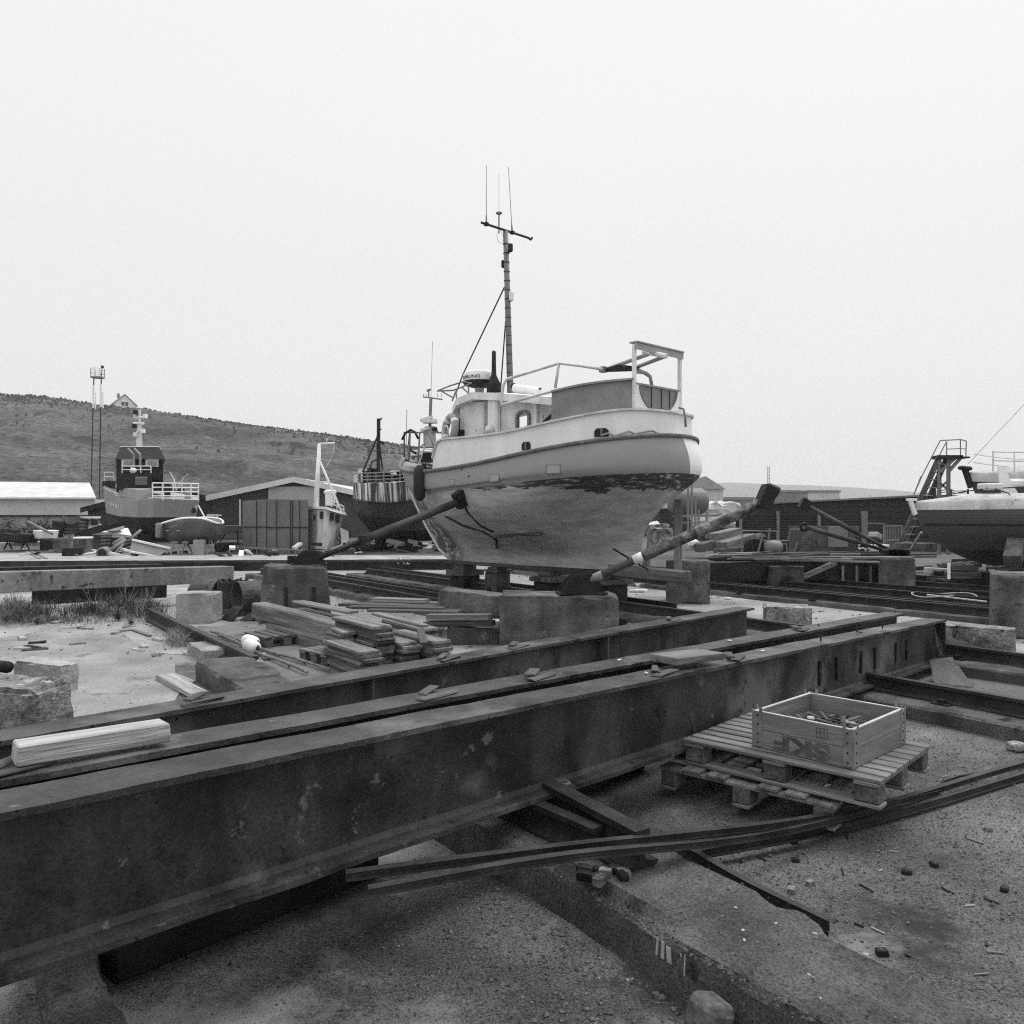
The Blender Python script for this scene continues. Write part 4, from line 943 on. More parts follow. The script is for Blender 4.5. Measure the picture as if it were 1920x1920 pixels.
# thin flat-iron strap lying on the ground under/behind beam
# long T-bars in the foreground
def tbar(label, pts, w_=.036, h_=.03):
    pts = [V(p) for p in pts]; mb = MB(); prof = [(-w_/2,0),(w_/2,0),(w_/2,.008),(.006,.009),(.006,h_-.004),(.018,h_),(-.018,h_),(-.006,h_-.004),(-.006,.009),(-w_/2,.008)]
    vs = []; k = len(prof)
    P_ = [V([sinterp([(i, p[c]) for i, p in enumerate(pts)], t) for c in range(3)]) for t in frange(0, len(pts)-1, 40)]
    for i, p in enumerate(P_):
        t = (P_[min(i+1, len(P_)-1)]-P_[max(i-1, 0)]).normalized(); y = V((0,0,1)).cross(t).normalized()
        for (a, b) in prof: vs.append(p+y*a+V((0,0,b)))
    n = len(P_); mb.add(vs, [tuple(range(k)), tuple((n-1)*k+j for j in range(k))]+[(i*k+j, i*k+(j+1)%k, (i+1)*k+(j+1)%k, (i+1)*k+j) for i in range(n-1) for j in range(k)])
    o = mb.build('steel_bar', m_rail); loose(o); return tag(o, label, 'steel bar', 'long steel bars on the foreground ground')

tbar('long steel bar with the left end near the beam, farthest of the three foreground bars', [G(648,1650,.36), G(1050,1598,.375), G(1500,1545,.14), G(1760,1490,.05)])
tbar('long double edged steel bar lying just in front of the farthest foreground bar', [G(690,1680,.36), G(1050,1616,.375), G(1500,1558,.12), G(1920,1436,.04), G(2100,1400,.03)])
tbar('bent steel bar curving past the pallet to the right edge, nearest of the foreground bars', [G(1285,1612,.05), G(1500,1572,.04), G(1700,1525,.02), G(1925,1458,.01), G(2150,1390,.01)], .05, .04)
tbar('thin straight bar pointing down right along the kerb gap', [G(1265,1592,.16), G(1400,1672,.1), G(1555,1748,.02)], .04, .05)
# stub rails on the kerb
def stub(label, a, b, sx_=1.0):
    a = V(a); b = V(b); r = thing('rail_stub', label, 'rail', a, 0, 'short rails on the foreground kerb')
    d = (b-a); m3 = frame(a, b).to_3x3(); r.rotation_euler = m3.to_euler()
    MB().prism([(y*sx_, z*sx_) for y, z in RAIL], (0,0,0), (d.length,0,0)).build('rail_bar', m_rail, r); 
    MB().box((d.length-.12, 0, .004), (.2, .2, .01)).build('foot_plate', m_dark, r); return r
stub('short rail stub with capped end on the kerb in front of the nearest beam', G(985,1500,.21), G(1205,1628,.21), 1.15)
stub('second short rail lying left of the capped stub on the kerb', G(905,1505,.20), G(1120,1605,.20), .9)
for k in range(9):
    c = G(1120+random.uniform(-25,60), 1640+random.uniform(-14,12), .215); o = block('rubble', 'small broken rubble lumps at the end of the capped rail stub', 'rubble', c, (.05+.03*random.random(), .04, .035), m_concr if k % 3 == 0 else m_dark, rz=random.random()*3, cuts=2, amp=.006, chip=.01, seed=k, group='rubble at the rail stub')
# paint marks on kerb
mk = mat('smeared_paint', .3, .42, 9, rough=.9)
ang = math.atan2(DR.y, DR.x)
for k, (pa, pb, wd) in enumerate((((1233,1761),(1231,1790),.008), ((1243,1766),(1242,1797),.014), ((1253,1776),(1255,1806),.02), ((1284,1790),(1283,1830),.004), ((1276,1788),(1277,1795),.004))):
    oo_ = 2.03-.012
    def onface(px, py):
        d = V(((px-CX)/F, 1, -(py-HY)/F)); t = (oo_)/d.dot(NR); return V((0,0,EYE))+d*t
    A_, B_ = onface(*pa), onface(*pb); mb = MB(); mb.bar(A_, B_, wd, .003, up=NR)
    o = mb.build('road_marking', mk); loose(o); o['kind'] = 'structure'
# kerb chips, white splashes
for k in range(11):
    px, py = random.choice([(1340,1720),(1370,1750),(1290,1690),(1440,1790),(1480,1850),(1560,1830)]); c = G(px+random.uniform(-90,90), py+random.uniform(-45,45), .213)
    if not 2.08 < NR.x*c.x+NR.y*c.y < 2.5: continue
    mb = MB(); n = 6; a0 = random.random()*6; s = random.uniform(.002,.007)
    mb.lathe([(s*.7,0),(s,.0008),(s*.6,.0015)], (0,0,0), 6); mb.v = [(x*random.uniform(1,2.2), y, z) for x, y, z in mb.v]
    o = mb.build('paint_fleck', mk); o.location = c; o.rotation_euler = (0,0,a0); tag(o, 'small pale paint flecks scattered on top of the foreground kerb', 'fleck', 'pale flecks on the kerb')
# wooden stump at the bottom edge
o = block('wood_stump', 'dark split wooden stump at the bottom edge beside the kerb', 'wood', G(1325,1925,.04), (.11,.12,.17), m_woodm, rz=.5, ry=.35, cuts=5, amp=.006, chip=.03, seed=5)
# pebbles
m_peb = mat('pebbles', .04, .20, 30, rough=.8, bump=.2, grain=.2, spots=[(.5, 22, .64, .02)])
def pebbles(name, n, area, smin, smax, mm, zf=0.0):
    mb = MB(); 
    for k in range(n):
        x, y, z = area(); s = smin+(smax-smin)*random.random()**3; a = random.random()*6; sy = random.uniform(.5, .9)
        ca, sa = math.cos(a)*s, math.sin(a)*s
        P_ = [(ca,sa,s*.3),(-sa*sy,ca*sy,s*.25),(-ca,-sa,s*.35),(sa*sy,-ca*sy,s*.25),(ca*.5,sa*.3,s*.75),(-ca*.4,-sa*.5,s*.7)]
        P_ = [(x+p[0]*random.uniform(.8,1.2), y+p[1]*random.uniform(.8,1.2), z+p[2]) for p in P_]+[(x+ca*.6,y+sa*.6,z-.003),(x-ca*.6,y-sa*.6,z-.003)]
        mb.add(P_, [(0,1,4),(1,5,4),(1,2,5),(2,3,5),(3,4,5),(3,0,4),(0,6,1),(1,6,7),(1,7,2),(2,7,3),(3,7,6),(3,6,0)])
    return struct(name, mb, mm, 'stuff')
def fg():
    while True:
        Y = random.uniform(2.3, 6.5); x = random.uniform(-1.9, .68*Y)
        o_v = NR.x*x+NR.y*Y
        if not (2.0 < o_v < 2.6) and not (-.1 < o_v < .5): return x, Y, 0
pebbles('gravel', 9000, fg, .0015, .008, m_peb)
def edgeline():
    p = OT(2.03+random.gauss(0, .012), random.uniform(-1.5, 4)); return p.x, p.y, .19
pebbles('gravel', 500, edgeline, .006, .018, m_concd)
def nearkerb():
    o_v = 2.0-random.random()**2*.45; t = random.uniform(-1, 3); p = OT(o_v, t); return p.x, p.y, 0
pebbles('gravel', 1500, nearkerb, .004, .016, m_peb)
def kt(): p = OT(random.uniform(2.08, 2.55), random.uniform(-1.5, 4)); return p.x, p.y, .207
pebbles('gravel', 700, kt, .002, .007, m_peb)
def lf(): p = OT(random.uniform(-.1,-.8), random.uniform(1.5, 3.4)); return p.x, p.y, 0
pebbles('gravel', 800, lf, .006, .018, m_peb)
def pad(): 
    a = random.random(); Y = random.uniform(5.5, 12); x = random.uniform(-.68*Y, -.16*Y-.5); return x, Y, .01
pebbles('gravel', 1300, pad, .004, .016, m_concl)
def rgt(): 
    Y = random.uniform(3.2, 8.5); x = random.uniform(.25*Y, .68*Y); return x, Y, .006
pebbles('gravel', 6000, rgt, .002, .010, m_peb)
def yd(): 
    Y = random.uniform(9, 22); x = random.uniform(-.66*Y, .66*Y); return x, Y, .006
pebbles('gravel', 3500, yd, .006, .03, m_peb)
# splinters and litter
for k in range(46):
    px = random.uniform(1300, 1900); py = random.uniform(1400, 1850); c = G(px, py, .0); 
    if 2.0 < NR.x*c.x+NR.y*c.y < 2.6: continue
    l = random.uniform(.02, .09); a = random.random()*3.14; d = V((math.cos(a), math.sin(a), 0))*l/2
    o = stick('splinter', 'wood splinters and scraps scattered over the right foreground ground', 'splinter', c-d+V((0,0,.004)), c+d+V((0,0,.006)), random.uniform(.004,.009), .005, random.choice([m_wood, m_woodl, m_dark, m_dark]), 'splinters on the ground', bev=0)
for k in range(12):
    o = block('stone', 'dark loose stones lying on the right foreground ground', 'stone', G(random.choice([1340,1500,1700,1890,1510,1640])+random.uniform(-60,60), random.uniform(1450,1800), .01), (.04,.03,.025), random.choice([m_dark, m_concr]), rz=k, cuts=2, amp=.006, chip=.01, seed=k+30, group='loose stones in the foreground')
# ------------------------------------------------------------------ pallets and crate
def pallet(root, L_=1.2, Wd=.8, slats=9, m=m_wood, broken=False, H=.144):
    """long axis x, origin under the centre"""
    sw = Wd/slats*.78
    for k in range(slats):
        if broken and k in (3,): continue
        y = -Wd/2+sw/2+(Wd-sw)*k/(slats-1)
        a, b = (-L_/2, L_/2)
        if broken: a += random.choice([0,0,.0,.18]); 
        o = MB().box(((a+b)/2, y, H-.009), (b-a, sw, .018)).build('top_board', m, root, bev=.003); o.rotation_euler = (0,0,random.uniform(-.006,.006))
    for x in (-L_/2+.07, 0, L_/2-.07):
        MB().box((x, 0, H-.030), (.12, Wd, .02)).build('cross_board', m, root, bev=.003)
        for y in (-Wd/2+.06, 0, Wd/2-.06):
            MB().box((x, y, (H-.04+.02)/2), (.12, .1, H-.062)).build('spacer_block', m_woodm, root, bev=.005)
    for y in (-Wd/2+.05, 0, Wd/2-.05):
        MB().box((0, y, .009), (L_, .1, .018)).build('bottom_board', m, root, bev=.003)
c0_, cf, cr = G(1282,1384,.345), G(1652,1464,.345), G(1770,1398,.345)
lx = (cf-c0_); lx.z = 0; az = math.atan2(lx.y, lx.x); L1 = lx.length; 
ux = V((math.cos(az), math.sin(az), 0)); uy = V((-math.sin(az), math.cos(az), 0))
ctr = c0_+ux*L1/2+uy*.41
pt = thing('pallet', 'weathered slatted pallet directly under the marked wooden crate', 'pallet', (ctr.x, ctr.y, .201), az, 'pallets stacked under the crate')
pallet(pt, L1, .84, 9)
c2 = ctr-ux*.07+uy*.12
pb = thing('pallet', 'lower broken pallet sticking out beneath the slatted pallet under the crate', 'pallet', (c2.x-.18, c2.y-.04, .02), az+R(92), 'pallets stacked under the crate')
pallet(pb, .9, 1.0, 7, broken=True)
pb.location.z = .055
# crate (pallet collar)
k1, k2, k3 = G(1413,1399,.348), G(1600,1443,.348), G(1704,1397,.348)
dx = k2-k1; dx.z = 0; cz = math.atan2(dx.y, dx.x); CL = dx.length; dy = k3-k2; dy.z = 0; CW_ = dy.length
e1 = V((math.cos(cz), math.sin(cz), 0)); e2 = V((-math.sin(cz), math.cos(cz), 0)); cc = k1+e1*CL/2+e2*CW_/2
cr_ = thing('wooden_crate', 'open wooden crate frame with metal hinged corners and faded upside down lettering', 'crate', (cc.x, cc.y, .347), cz)
CH = .20; th = .02
for (nm, c, d) in (('side_board', (0,-CW_/2+th/2), (CL, th)), ('side_board', (0,CW_/2-th/2), (CL, th)), ('side_board', (-CL/2+th/2,0), (CW_-2*th-.004, th)), ('side_board', (CL/2-th/2,0), (CW_-2*th-.004, th))):
    for z0 in (0, 1):
        o = MB().box((0,0,0), (d[0], d[1], CH/2-.002)).build(nm, m_crate, cr_, bev=.002)
        o.location = (c[0], c[1], CH/4+z0*CH/2); o.rotation_euler = (0,0,0 if c[0] == 0 else R(90))
    o = MB().box((0,0,0), (d[0], d[1]-.002, .003)).build('top_edge', m_edge, cr_); o.location = (c[0], c[1], CH+.001); o.rotation_euler = (0,0,0 if c[0] == 0 else R(90))  # thin paler strip along the top edge of each side board
for sx_, sy_ in ((-1,-1),(1,-1),(1,1),(-1,1)):
    hg_ = MB().box((sx_*(CL/2-.025), sy_*(CW_/2+.002), CH/2+.006), (.05, .004, CH-.01)).box((sx_*(CL/2+.002), sy_*(CW_/2-.025), CH/2+.006), (.004, .05, CH-.01))
    hg_.box((sx_*(CL/2-.045), sy_*(CW_/2+.003), CH+.012), (.018, .003, .03)); hg_.box((sx_*(CL/2+.003), sy_*(CW_/2-.045), CH+.012), (.003, .018, .03))
    h1 = hg_.build('corner_hinge', m_galv, cr_)
    MB().lathe([(.006,0),(.006,CH+.006)], (sx_*(CL/2+.002), sy_*(CW_/2+.002), 0), 10).build('pin', m_galv, h1)
    for z in (.03,.08,.13,.18):
        MB().lathe([(.006,0),(.004,.003)], (sx_*(CL/2-.028), sy_*(CW_/2+.0045), z), 8, (0,sy_,0)).build('bolt', m_dark, h1)
        MB().lathe([(.006,0),(.004,.003)], (sx_*(CL/2+.0045), sy_*(CW_/2-.028), z), 8, (sx_,0,0)).build('bolt', m_dark, h1)
m_stamp = mat('faded_stamp', .075, .13, 14, rough=.8, p0=.4, p1=.6)
mt = Matrix.Translation((-.03*0-.0, -CW_/2-.0012, CH*.29))@Matrix.Rotation(R(90), 4, 'X')@Matrix.Rotation(math.pi, 4, 'Z')
text('lettering', 'SKF', .112, m_stamp, mt, cr_, .0006, 1.75, off=.005)
mt = Matrix.Translation((.115, -CW_/2-.001, CH*.76))@Matrix.Rotation(R(90), 4, 'X')
fr_ = MB()
for a, b in (((-.03,-.025),(.03,-.025)),((.03,-.025),(.03,.025)),((.03,.025),(-.03,.025)),((-.03,.025),(-.03,-.025)),((-.008,-.025),(-.008,.025)),((.012,-.025),(.012,.025)),((-.03,-.0),(-.008,0))): fr_.bar((.115+a[0],-CW_/2-.001,CH*.76+a[1]), (.115+b[0],-CW_/2-.001,CH*.76+b[1]), .002, .002)
fr_.build('stamp', m_stamp, cr_)
MB().add([(0,0,0)],[]) 
# scrap in the crate: individual pieces
for k in range(44):
    a = random.random()*3.14; l = random.uniform(.08, .3); c = cc+e1*random.uniform(-.2,.18)+e2*random.uniform(-.14,.14); z = .40+random.random()*.10
    d = (e1*math.cos(a)+e2*math.sin(a))*l/2; zz = V((0,0,random.uniform(-.03,.03)))
    c = cc+(c-cc)*.75
    o = stick('scrap_piece', 'dark scrap metal and wood pieces lying loose inside the wooden crate', 'scrap', V((c.x,c.y,z))-d-zz, V((c.x,c.y,z))+d+zz, random.uniform(.008,.03), random.uniform(.006,.02), random.choice([m_dark,m_dark,m_rail,m_flat,m_wood,m_steel2]), 'scrap pieces in the crate', jag=.004)
for k in range(2):
    o = block('rag', 'crumpled pale paper and rag lumps among the scrap inside the crate', 'rag', (cc.x+random.uniform(-.1,.15), cc.y+random.uniform(-.1,.05), .49), (.06,.04,.02), m_whiteg, rz=k, ry=.4, cuts=4, amp=.02, chip=.01, seed=k+60, group='rags in the crate')
mb = MB()
for k in range(5): mb.tube([V((cc.x,cc.y,.42))-e1*.12+e2*.1+V((math.cos(a)*.06+k*.008, math.sin(a+k)*.05, math.sin(a*1.3+k)*.03+.03)) for a in frange(0, 6, 18)], .0012, 4)
o = mb.build('wire_tangle', m_dark); loose(o); tag(o, 'thin tangled wire in the rear left corner of the crate', 'wire')
# sheet metal under the right end of the main beam, weeds, stones
mb = MB(); s_ = [G(1745,1240,.18), G(1786,1234,.22), G(1826,1290,.01), G(1752,1283,.01)]
mb.hexa([p for p in s_]+[p+V((.0,.01,.012)) for p in s_]); o = mb.build('metal_sheet', m_steel2); loose(o); tag(o, 'bent pale metal sheet leaning at the right end of the nearest beam', 'metal sheet')
# cloth/wire hanging
mb = MB()
for k in range(8): mb.tube([W(1750+random.uniform(0,3),1185+random.uniform(-10,15),8.4), W(1755+random.uniform(0,14),1215+random.uniform(-10,10),8.35), W(1758+random.uniform(-4,18),1240+random.uniform(-10,14),8.3)], .004, 4)
o = mb.build('frayed_rope', m_woodd); loose(o); tag(o, 'frayed rope hanging from the right end of the nearest beam', 'rope')
o = block('cube_stone', 'small dark square stone near the right edge beyond the pallet', 'stone', G(1906,1400,.03), (.1,.1,.06), m_concr, rz=.4, cuts=3, amp=.004, chip=.02, seed=3); o.name = 'square_stone'
mb = MB(); mb.tube([G(1757,1480,.02), G(1770,1465,.06), G(1800,1455,.07), G(1850,1448,.04)], .008, 6); o = mb.build('bent_rod', m_dark, smooth=True); loose(o); tag(o, 'thin bent dark rod lying right of the pallet', 'rod')
# second rail piece resting on near right bed
# ------------------------------------------------------------------ concrete blocks
def cblock(label, px0, px1, ytop, Y, dp, zb=0.0, m=m_conc, rz=0, cuts=18, amp=.011, chip=.075, seed=1, taper=0, name='concrete_block', rx=0, ry=0):
    a, b = W(px0, ytop, Y), W(px1, ytop, Y); h = a.z-zb; w_ = b.x-a.x
    g_ = -math.atan2((a.x+b.x)/2, Y)*.9; o = block(name, label, 'concrete block', ((a.x+b.x)/2-math.sin(g_)*dp/2, Y+math.cos(g_)*dp/2, zb+h/2), (w_*math.cos(g_), dp, h), m, rz=rz+g_, cuts=cuts, amp=amp, chip=chip, seed=seed, rx=rx, ry=ry)
    if taper:
        for v in o.data.vertices:
            k = 1-taper*(v.co.z/h+.5); v.co.x *= k
    return o
cblock('large stained concrete block carrying the near prop foot in front of the boat', 936, 1160, 1118, 9.5, .75, seed=2, chip=.08)
lb_ = cblock('tapered concrete block with two slots carrying the left prop foot', 485, 622, 1061, 12.0, .8, seed=3, taper=.14)
for x in (-.13, .27):
    MB().box((x, -.405, -.1), (.05, .03, .42)).build('slot', m_dark, lb_)
cblock('concrete block behind the stern props right of the white boat', 1249, 1331, 1051, 14.5, .7, seed=4)
cblock('low rough concrete block between the rear beam end and the tracks', 1432, 1522, 1139, 10.9, .5, seed=5, m=m_concr, amp=.012)
cblock('tall concrete block cut off by the right edge of the photo', 1859, 1990, 1079, 10.4, .9, seed=6)
cblock('long crumbling concrete block at the right end of the nearest beam', 1738, 1903, 1176, 8.6, .35, seed=7, m=m_concr, rz=-.12, amp=.014, chip=.09)
cblock('notched concrete block at the right end of the rusty steel frame', 1648, 1716, 1046, 16.6, .6, seed=8)
cblock('small cube of concrete standing beside the weeds on the left', 338, 408, 1113, 11.9, .5, seed=9, m=m_concl, rz=-.35)
cblock('slanted stone slab resting on low stones left of the mounted concrete block', 826, 946, 1112, 10.9, .45, zb=.28, seed=10, m=m_conc, ry=.10, rz=-.25, chip=.07)
cblock('small concrete lump under the slanted stone slab', 904, 938, 1165, 10.2, .25, seed=12, m=m_concl)
cblock('dark concrete slab on the ground left of the mounted block', 838, 940, 1178, 10.0, .5, seed=13, m=m_concd)
# broken kerb pieces on the left
def gb(label, px, py, size, rz, seed, m=m_concr, z=.05, rx=0, ry=0, amp=.02, chip=.1):
    return block('concrete_chunk', label, 'concrete chunk', G(px, py, z), size, m, rz=rz, rx=rx, ry=ry, cuts=14, amp=amp, chip=chip, seed=seed)
def wchunk(label, px, ytop, Y, size, rz, seed, rx=0, ry=0, m=m_concr):
    c = W(px, ytop, Y); return block('concrete_chunk', label, 'concrete chunk', (c.x, Y+size[1]*.35, c.z-size[2]/2), size, m, rz=rz, rx=rx, ry=ry, cuts=16, amp=.02, chip=.1, seed=seed)
wchunk('large broken concrete chunk with pebbly face at the left edge behind the rear beam', 5, 1284, 4.3, (.58, .24, .30), -.28, 21, rx=.1)
wchunk('narrow broken concrete piece just behind the large pebbly chunk on the left', 78, 1243, 4.9, (.40, .14, .18), -.35, 22, m=m_concl)
gb('crumbling pale kerb piece left of the curved rail, upper one', 392, 1222, (.75,.34,.16), ang, 23, m_concl)
gb('crumbling pale kerb piece next to the rear beam, lower one', 448, 1268, (.55,.32,.14), ang+.1, 24, m_concl)
stick('board_offcut', 'pale board offcut lying on the pad against the rear beam', 'board', G(308,1268,.03), G(372,1302,.03), .17, .04, m_woodl, bev=.006, jag=.01)
stick('thin_board', 'thin board lying near the weeds on the pale pad', 'board', G(237,1176,.02), G(282,1192,.02), .05, .02, m_wood, jag=.006)
stick('board_scrap', 'small pale scrap of board near the grass tuft', 'board', G(283,1226,.02), G(308,1224,.02), .04, .015, m_woodl)
o = MB().tube([W(-30,1246,4.9), W(15,1251,4.75)], .035, 10).build('pipe_end', m_dark, smooth=True); loose(o); tag(o, 'dark pipe end poking in at the left edge above the concrete chunks', 'pipe')
for k in range(16):
    c = G(random.uniform(20, 330), random.uniform(1160, 1220), .02); o = block('debris', 'loose torn bark and rubbish strewn before the weeds on the pale pad', 'debris', c, (random.uniform(.1,.35), .07, .03), random.choice([m_woodd, m_concr, m_dark, m_concl]), rz=random.random()*3, cuts=4, amp=.02, chip=.02, seed=40+k, group='rubbish before the weeds')
for k in range(14):
    c = G(random.uniform(410, 500), random.uniform(1215, 1290), .02); o = block('debris', 'small rubble beside the curved rail and broken kerb', 'debris', c, (random.uniform(.05,.18), .06, .03), random.choice([m_woodd, m_concl, m_dark, m_concl]), rz=random.random()*3, cuts=3, amp=.01, chip=.02, seed=70+k, group='rubble beside the curved rail')
# ------------------------------------------------------------------ props (adjustable tubular shores)
def foot(root, c, rz, s=1.0):
    mb = MB(); pr = [(-.27,0),(.27,0),(.20,.14),(.10,.23),(-.10,.23),(-.20,.14)]
    for y in (-.10, .08):
        mb.prism([(a*s, b*s) for a, b in pr], c+Matrix.Rotation(rz, 3, 'Z')@V((0, y, 0)), c+Matrix.Rotation(rz, 3, 'Z')@V((0, y+.02, 0)))
    o = mb.build('foot_bracket', m_dark, root); MB().box(c+V((0,0,.012)), (.56*s, .34, .022), rz=rz).build('base_plate', m_dark, root)
    return o
m_rustp = mat('flaking_pipe', .06, .30, 9, rough=.75, bump=.7, bscale=50, grain=.4, p0=.4, p1=.62)
m_rustd = mat('brown_pipe', .035, .08, 3, rough=.6, bump=.3)
pr1 = thing('boat_prop', 'long flaking tubular prop leaning to the right above the mounted concrete block', 'prop', W(1090, 1112, 9.75), 0, 'tubular boat props')
f1, h1_ = W(1112,1085,9.7), W(1440,938,9.1)
d1 = (h1_-f1).normalized()
foot(pr1, W(1090,1113,9.75), .1, 1.05)
MB().tube([f1-d1*.1, W(1205,1043,9.53)], .05, 14).build('inner_tube', m_rustd, pr1, smooth=True)
MB().tube([f1-d1*.05, f1+d1*.13], 0.054, 14).build('sleeve', m_mid, pr1, smooth=True)
MB().tube([W(1188,1051,9.55), W(1212,1040,9.52)], .062, 14).build('collar', m_whiteg, pr1, smooth=True)
MB().tube([W(1206,1043,9.53), W(1428,944,9.12)], [.066,.068], 16).build('outer_tube', m_rustp, pr1, smooth=True)
MB().tube([W(1150,1029,9.45), W(1215,1068,9.7)], .012, 8).build('locking_pin', m_dark, pr1)
mb = MB(); c = W(1436,936,9.1); mb.bar(c-V((.09,.1,-.12)), c+V((.07,.1,-.12)), .22, .16, up=d1); 
hd = MB().box(c+V((-.0,0,.02)), (.15, .24, .28), ry=R(24)).build('head_plate', m_dark, pr1, bev=.01)
MB().box(c+V((.055,0,.10)), (.15, .2, .12), ry=R(24)).build('head_pad', m_dark, pr1, bev=.015)
rebase(pr1)
pr2 = thing('boat_prop', 'dark tubular prop from the tapered concrete block up to the boat bow', 'prop', W(583, 1061, 12.3), 0, 'tubular boat props')
foot(pr2, W(580,1059,12.3), .25, .95)
hu_, hz_ = boatuv(872, 938); ph = BO+Matrix.Rotation(BR, 3, 'Z')@V((hu_, -hbz(hu_, hz_)-.1, hz_))
fp = W(597,1046,12.25); mid = fp+(ph-fp)*.28
MB().tube([fp, mid], .045, 12).build('inner_tube', m_dark, pr2, smooth=True)
MB().tube([mid-(ph-fp)*.005, ph], .068, 14).build('outer_tube', m_rustd, pr2, smooth=True)
MB().box(ph+V((.02,.0,.04)), (.16,.2,.3), rz=BR, rx=.5).build('head_plate', m_dark, pr2, bev=.01)
MB().box(mid+V((0,0,0)), (.1,.1,.15)).build('collar', m_dark, pr2)
rebase(pr2)
o = stick('steel_bollard', 'short dark square bollard on top of the tapered concrete block', 'bollard', W(547,1058,12.5), W(547,1042,12.5), .11, .11, m_dark)
m_dk2 = None
for k, (pa, pb, lab) in enumerate((((1512,948,20),(1672,1034,18.5),'farther thin prop with a square head crossing above the rusty steel frame'), ((1512,988,19.5),(1665,1034,18.5),'nearer thin prop with round hook crossing above the rusty steel frame'))):
    r = thing('boat_prop', lab, 'prop', W(*pb), 0, 'tubular boat props'); A_, B_ = W(*pa), W(*pb)
    MB().tube([A_, A_+(B_-A_)*.62], .06, 10).build('outer_tube', m_rustd, r, smooth=True); MB().tube([A_+(B_-A_)*.6, B_], .04, 10).build('inner_tube', m_dark, r, smooth=True)
    if k == 0: MB().box(A_+V((-.05,0,.03)), (.22,.2,.28), ry=.5).build('head_plate', m_dark, r, bev=.01)
    else: MB().torus(A_+V((-.06,0,0)), .08, .04, (0,1,0), 14, 6).build('hook', m_dark, r, smooth=True)
    MB().box(B_+V((.1,0,-.02)), (.5,.3,.16)).build('foot_bracket', m_dark, r, bev=.02); rebase(r)
# ------------------------------------------------------------------ lumber between the rear beam and the boat
dv = V((.58, -.81, 0)).normalized(); pv = V((.81, .58, 0)).normalized()
def stack(xe, Ye, n, ztop, wd, L_, label, grp, m=m_wood, th=.034, z0=None):
    for k in range(n):
        z = ztop-th/2-k*(th+.002); 
        if z < th/2: break
        j = random.uniform(-.03, .03); q = V((xe, Ye, z))+dv*random.uniform(-.06, .05)+pv*j; p = q-dv*(L_+random.uniform(-.10, .10))+pv*random.uniform(-.05, .05)
        stick('plank', label, 'plank', p, q, wd+random.uniform(-.012,.012), th, m if random.random() > .3 else m_woodd, grp, bev=.004, jag=.004)
def place(px, off): k = .81*(px-CX)/F+.58; Y = off/k; return (px-CX)/F*Y, Y
for (px, off, ytop, n, L_, label, g) in (
    (722, 3.74, 1174, 13, 1.05, 'short weathered plank in the tallest of the stacks behind the rear beam', 'planks in the tallest stack'),
    (700, 3.44, 1221, 8, .95, 'short plank in the low stack nearest the small pallet', 'planks in the stack beside the small pallet'),
    (772, 4.00, 1204, 8, 1.0, 'short plank in the second stack, right of the tallest one', 'planks in the second stack'),
    (808, 4.52, 1178, 9, 1.1, 'plank in the tall stack farthest right behind the rear beam', 'planks in the far right stack'),
    (833, 4.27, 1201, 8, .9, 'plank in the low stack in front of the far right stack', 'planks in the low right stack')):
    x, Y = place(px, off); stack(x, Y, n, EYE-(ytop-HY)/F*Y, .215, L_, label, g)
x, Y = place(652, 3.55); stack(x, Y, 5, EYE-(1184-HY)/F*Y, .16, .35, 'tiny plank end in the short stack at the end of the two big timbers', 'short planks at the timber ends')
stick('plank', 'long plank lying slanted on top of the plank stacks', 'plank', W(703,1150,9.3), W(797,1174,8.6), .1, .03, m_wood, bev=.004)
stick('plank', 'plank end leaning steeply against the stacks', 'plank', W(788,1180,8.5), W(795,1207,8.2), .08, .03, m_woodd, bev=.004)
# the two big timbers
stick('timber_beam', 'thick upper timber of the two big timbers left of the plank stacks', 'timber', W(484,1143,11.0), W(668,1190,9.4), .22, .21, m_wood, bev=.02, jag=.01)
stick('timber_beam', 'thick lower timber beneath the other big timber left of the plank stacks', 'timber', W(512,1178,10.75), W(655,1221,9.2), .22, .19, m_wood, bev=.02, jag=.01)
stick('long_plank', 'long plank leaning above the two big timbers', 'plank', W(558,1128,10.9), W(662,1148,9.8), .17, .035, m_wood, bev=.006)
stick('long_plank', 'dark plank lying just under the leaning plank above the big timbers', 'plank', W(560,1142,11.1), W(668,1166,9.9), .17, .035, m_woodd, bev=.006)
for k in range(10):
    y = 1123+5*(k//2)+random.uniform(-1,1); x0 = random.choice([640,700,705,655])+random.uniform(-8,8); x1 = random.choice([820,835,800,855])+random.uniform(-5,8)
    Yk = 11.6-k*.11; stick('long_plank', 'long dark plank in the flat pile behind the plank stacks', 'plank', W(x0, y, Yk+.3), W(x1, y+random.uniform(2,5), Yk), .22, .035, m_wood if k < 3 else m_woodd, 'long planks in the flat pile', bev=.004)
stick('plank', 'upper of two squared boards left of the slanted slab, pale', 'plank', W(803,1157,10.3), W(920,1157,9.9), .12, .075, m_wood, bev=.006)
stick('plank', 'lower of two squared boards left of the slanted slab, dark', 'plank', W(798,1170,10.35), W(925,1168,9.95), .14, .07, m_woodd, bev=.006)
def spallet(label, px, py, L_, Wd, rz, z=.0, m=m_woodd):
    c = G(px, py, z+.14); r = thing('small_pallet', label, 'pallet', (c.x, c.y, z), rz); pallet(r, L_, Wd, 5, m)
    return r
spallet('small dark pallet in the shade left of the two big timbers', 520, 1186, .62, .6, -.85)
spallet('small worn pallet in front of the low plank stack', 622, 1217, .56, .5, -.75, m=m_wood)
